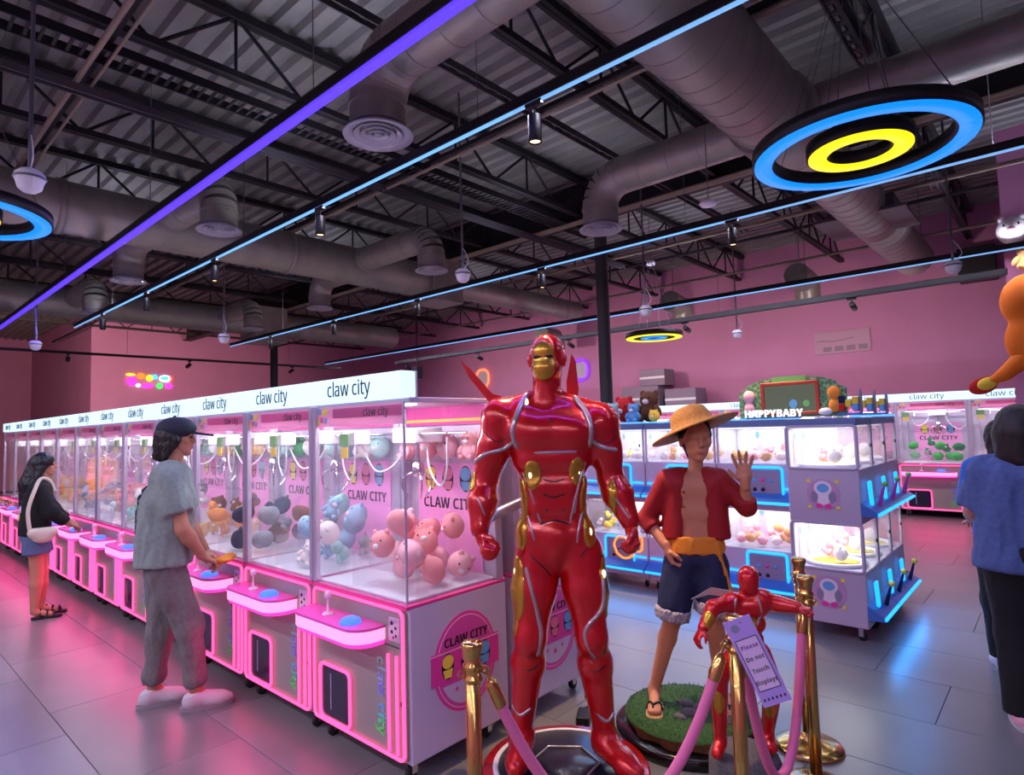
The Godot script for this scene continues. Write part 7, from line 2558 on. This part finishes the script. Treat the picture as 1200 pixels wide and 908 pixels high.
func misc():
	dome_camera(Vector3(-4.45, 3.15, -0.745), "white dome camera on a pole at the upper edge, beside the violet line")
	dome_camera(Vector3(-4.4, 3.15, -4.21), "white dome camera on a pole above the sign of the nearest machines")
	dome_camera(Vector3(-0.75, 3.12, -7.65), "white dome camera at the end of the wide duct")
	dome_camera(Vector3(-11.0, 3.0, -1.95), "white dome camera far off before the pink recess")
	dome_camera(Vector3(-8.84, 3.0, -3.72), "white dome camera above the middle of the long row")
	dome_camera(Vector3(-3.76, 3.0, -6.7), "white dome camera right of the black column")
	dome_camera(Vector3(-3.82, 3.0, -9.7), "white dome camera farthest off before the back wall")
	# round access point
	var s := new_st()
	var t := thing("access_point", "round white access point hung near the wide duct", "access point", Vector3(-2.05, 3.4, -4.75))
	lathe(s, [Vector2(0, -0.025), Vector2(0.06, -0.02), Vector2(0.075, 0.0), Vector2(0.06, 0.012), Vector2(0, 0.015)], 24)
	obj("shell", s, M.white, t)
	s = new_st()
	tube(s, [Vector3(0, 0.01, 0), Vector3(0, 1.0, 0.0)], 0.004, 5)
	tube(s, [Vector3(0, 1.0, 0), Vector3(0, 1.655, 0)], 0.006, 5)
	obj("drop_wire", s, M.cable, t)
	# speaker
	t = thing("speaker", "small black loudspeaker hung before the back wall", "speaker", Vector3(-11.5, 3.0, -9.4))
	s = new_st()
	box(s, Vector3.ZERO, Vector3(0.2, 0.28, 0.18), 0.01)
	obj("case", s, M.black, t)
	s = new_st()
	lathe(s, [Vector2(0, 0), Vector2(0.07, 0), Vector2(0.075, 0.005), Vector2(0, 0.01)], 20, Transform3D(Basis(Vector3.RIGHT, PI / 2), Vector3(0, -0.03, 0.09)))
	obj("grille", s, M.steel, t)
	s = new_st()
	tube(s, [Vector3(0, 0.14, 0), Vector3(0, 2.05, 0)], 0.012, 6)
	obj("drop_pole", s, M.black, t)
	# coloured neon sign on the far wall
	t = thing("neon_sign", "multicoloured glowing sign on the far pink wall", "sign", Vector3(-18.985, 3.24, -5.93), PI / 2)
	var cols := {"m": Color(1.0, 0.15, 0.75), "y": Color(1.0, 0.85, 0.1), "o": Color(1.0, 0.45, 0.1), "c": Color(0.2, 0.75, 0.95), "w": Color(0.9, 0.97, 1.0), "g": Color(0.15, 1.0, 0.35), "r": Color(1.0, 0.2, 0.15)}
	var gm := {}
	for k in cols: gm[k] = glow(cols[k], 1.6)
	for q in [["y", -0.47, 0.13, 0.12, 0.035], ["o", -0.22, 0.10, 0.10, 0.09], ["y", 0.0, 0.05, 0.09, 0.09], ["c", 0.13, 0.09, 0.07, 0.07], ["w", 0.40, 0.05, 0.16, 0.10], ["c", 0.38, 0.06, 0.11, 0.05], ["m", -0.44, -0.05, 0.13, 0.13], ["w", -0.28, -0.16, 0.06, 0.05], ["m", -0.05, -0.16, 0.16, 0.07], ["g", 0.26, -0.16, 0.08, 0.08], ["m", 0.50, -0.16, 0.10, 0.08], ["r", 0.56, 0.05, 0.05, 0.08]]:
		flat(t, "neon_shape", ellipse(q[3], q[4], 18, Vector2(q[1], q[2])), gm[q[0]], Vector3(0, 0, 0.03 if not (q[0] == "c" and q[1] > 0.3) else 0.045), Basis.IDENTITY, 0.02)
	s = new_st()
	box(s, Vector3(0, -0.02, 0), Vector3(1.15, 0.4, 0.02), 0.004)
	obj("backing", s, M.acrylic, t)
	area_light("sign_glow", t, Vector3(0, 0, 0.08), Vector2(1.1, 0.35), Color(1.0, 0.4, 0.6), 0.12, Vector3(1, 0, 0))
	# small neon marks on the back wall
	for q in [[Vector3(-12.4, 3.05, -12.56), "pink and orange glowing mark on the back wall by the statue's blade", Color(1.0, 0.5, 0.35)], [Vector3(-8.97, 3.0, -12.56), "violet glowing loop on the back wall behind the statue's head", Color(0.55, 0.2, 1.0)]]:
		t = thing("neon_mark", q[1], "sign", q[0])
		s = new_st()
		tube(s, loop3(round_rect(0.5, 0.5, 0.2, 5), 0.02), 0.035, 8, true)
		obj("neon_loop", s, glow(q[2], 1.3), t)
		s = new_st()
		box(s, Vector3(0, 0, -0.01), Vector3(0.4, 0.4, 0.02), 0.004)
		obj("backing", s, M.wall_white, t)
	# framed pale picture on the back wall
	t = thing("wall_board", "pale rectangular board with faint print on the back wall", "board", Vector3(-3.0, 3.03, -12.58))
	s = new_st()
	box(s, Vector3.ZERO, Vector3(0.95, 0.42, 0.02), 0.004)
	obj("board", s, M.board_pink, t)
	s = new_st()
	for k in 4: box(s, Vector3(-0.25 + 0.2 * k, -0.12, 0.012), Vector3(0.15, 0.09, 0.002))
	obj("print_blocks", s, M.board_grey, t)
	s = new_st()
	tube(s, [Vector3(-0.42, 0.05, 0.012), Vector3(-0.1, 0.02, 0.012), Vector3(0.2, 0.06, 0.012)], 0.008, 5)
	obj("print_line", s, M.board_grey, t)
	# soft toys hung on the pier
	t = thing("hanging_toy", "big orange soft toy with a curved tail hung on the pink pier", "soft toy", Vector3(-0.24, 1.95, -9.2))
	blob("body", [[Vector3(0.02, 0.95, 0.0), Vector3(0.27, 0.32, 0.14)], [Vector3(0.02, 0.5, 0.0), Vector3(0.25, 0.32, 0.14)]], 0.02, 0.06, M.toy_orange, t)
	blob("tail", [[Vector3(-0.08, 0.28, 0.0), Vector3(-0.25, 0.12, 0.02), 0.11, 0.075], [Vector3(-0.25, 0.12, 0.02), Vector3(-0.38, 0.05, 0.02), 0.075, 0.045]], 0.015, 0.03, M.toy_orange, t)
	blob("tail_tip", [[Vector3(-0.42, 0.02, 0.02), Vector3(0.11, 0.075, 0.05), Basis(Vector3.BACK, 0.35)]], 0.012, 0.02, M.plush_yellow, t)
	blob("tail_edge", [[Vector3(-0.46, 0.0, 0.01), Vector3(0.15, 0.1, 0.035), Basis(Vector3.BACK, 0.35)]], 0.012, 0.02, M.plush_red, t)
	var hang := [["white soft toy hung at the top of the pink pier", Vector3(-0.32, 3.76, -9.24), 0, M.plush_white, 2.0], ["blue soft toy hung at the top corner of the pink pier", Vector3(0.06, 3.95, -9.24), 1, M.print_blue, 2.0], ["cream soft toy with stubby arms hung on the pink pier", Vector3(-0.2, 3.42, -9.24), 1, M.plush_tan, 1.9], ["white soft toy hung low on the pink pier beside the tail", Vector3(0.26, 1.55, -9.24), 1, M.plush_white, 2.0]]
	for b in hang:
		plush(b[1], b[2], b[3], M.plush_pink2, Basis.from_scale(Vector3.ONE * b[4]), b[0], "soft toys hung on the pier", "hanging_toy")
	t = thing("wall_unit", "black box fixed high beside the pink pier", "box", Vector3(-0.9, 4.05, -12.45))
	s = new_st()
	box(s, Vector3.ZERO, Vector3(0.5, 0.55, 0.28), 0.01)
	obj("case", s, M.black, t)
	# power adapter and leads on the floor behind the armoured statue
	t = thing("power_adapter", "black power adapter with leads on the floor beside the cabinet", "adapter", Vector3(-2.06, 0, -2.80), 0.5)
	s = new_st()
	box(s, Vector3(0, 0.028, 0), Vector3(0.07, 0.054, 0.13), 0.006)
	obj("brick", s, M.black, t)
	s = new_st()
	tube(s, smooth_line([Vector3(0, 0.02, -0.065), Vector3(-0.03, 0.006, -0.14), Vector3(0.02, 0.006, -0.22), Vector3(-0.03, 0.006, -0.32), Vector3(0.03, 0.006, -0.42)], 6), 0.004, 6)
	tube(s, smooth_line([Vector3(0, 0.02, 0.065), Vector3(0.03, 0.006, 0.10), Vector3(0.08, 0.006, 0.04), Vector3(0.07, 0.006, -0.1)], 6), 0.004, 6)
	obj("lead", s, M.black, t)
	# grey cartons on the far machines
	for q in [[Vector3(-6.9, 2.155, -12.12), Vector3(0.9, 0.55, 0.5), "wide grey carton on top of the far back machines"], [Vector3(-6.6, 2.606, -12.12), Vector3(0.6, 0.35, 0.45), "smaller grey carton stacked on the wide one, far back"], [Vector3(-5.95, 2.105, -12.12), Vector3(0.7, 0.45, 0.5), "grey carton beside the stacked ones, far back"]]:
		t = thing("carton", q[2], "carton", q[0])
		s = new_st()
		box(s, Vector3.ZERO, q[1], 0.01)
		obj("box_body", s, M.carton_grey, t)
		s = new_st()
		box(s, Vector3(0, 0, q[1].z / 2 + 0.001), Vector3(q[1].x, 0.05, 0.002))
		obj("tape", s, M.white, t)
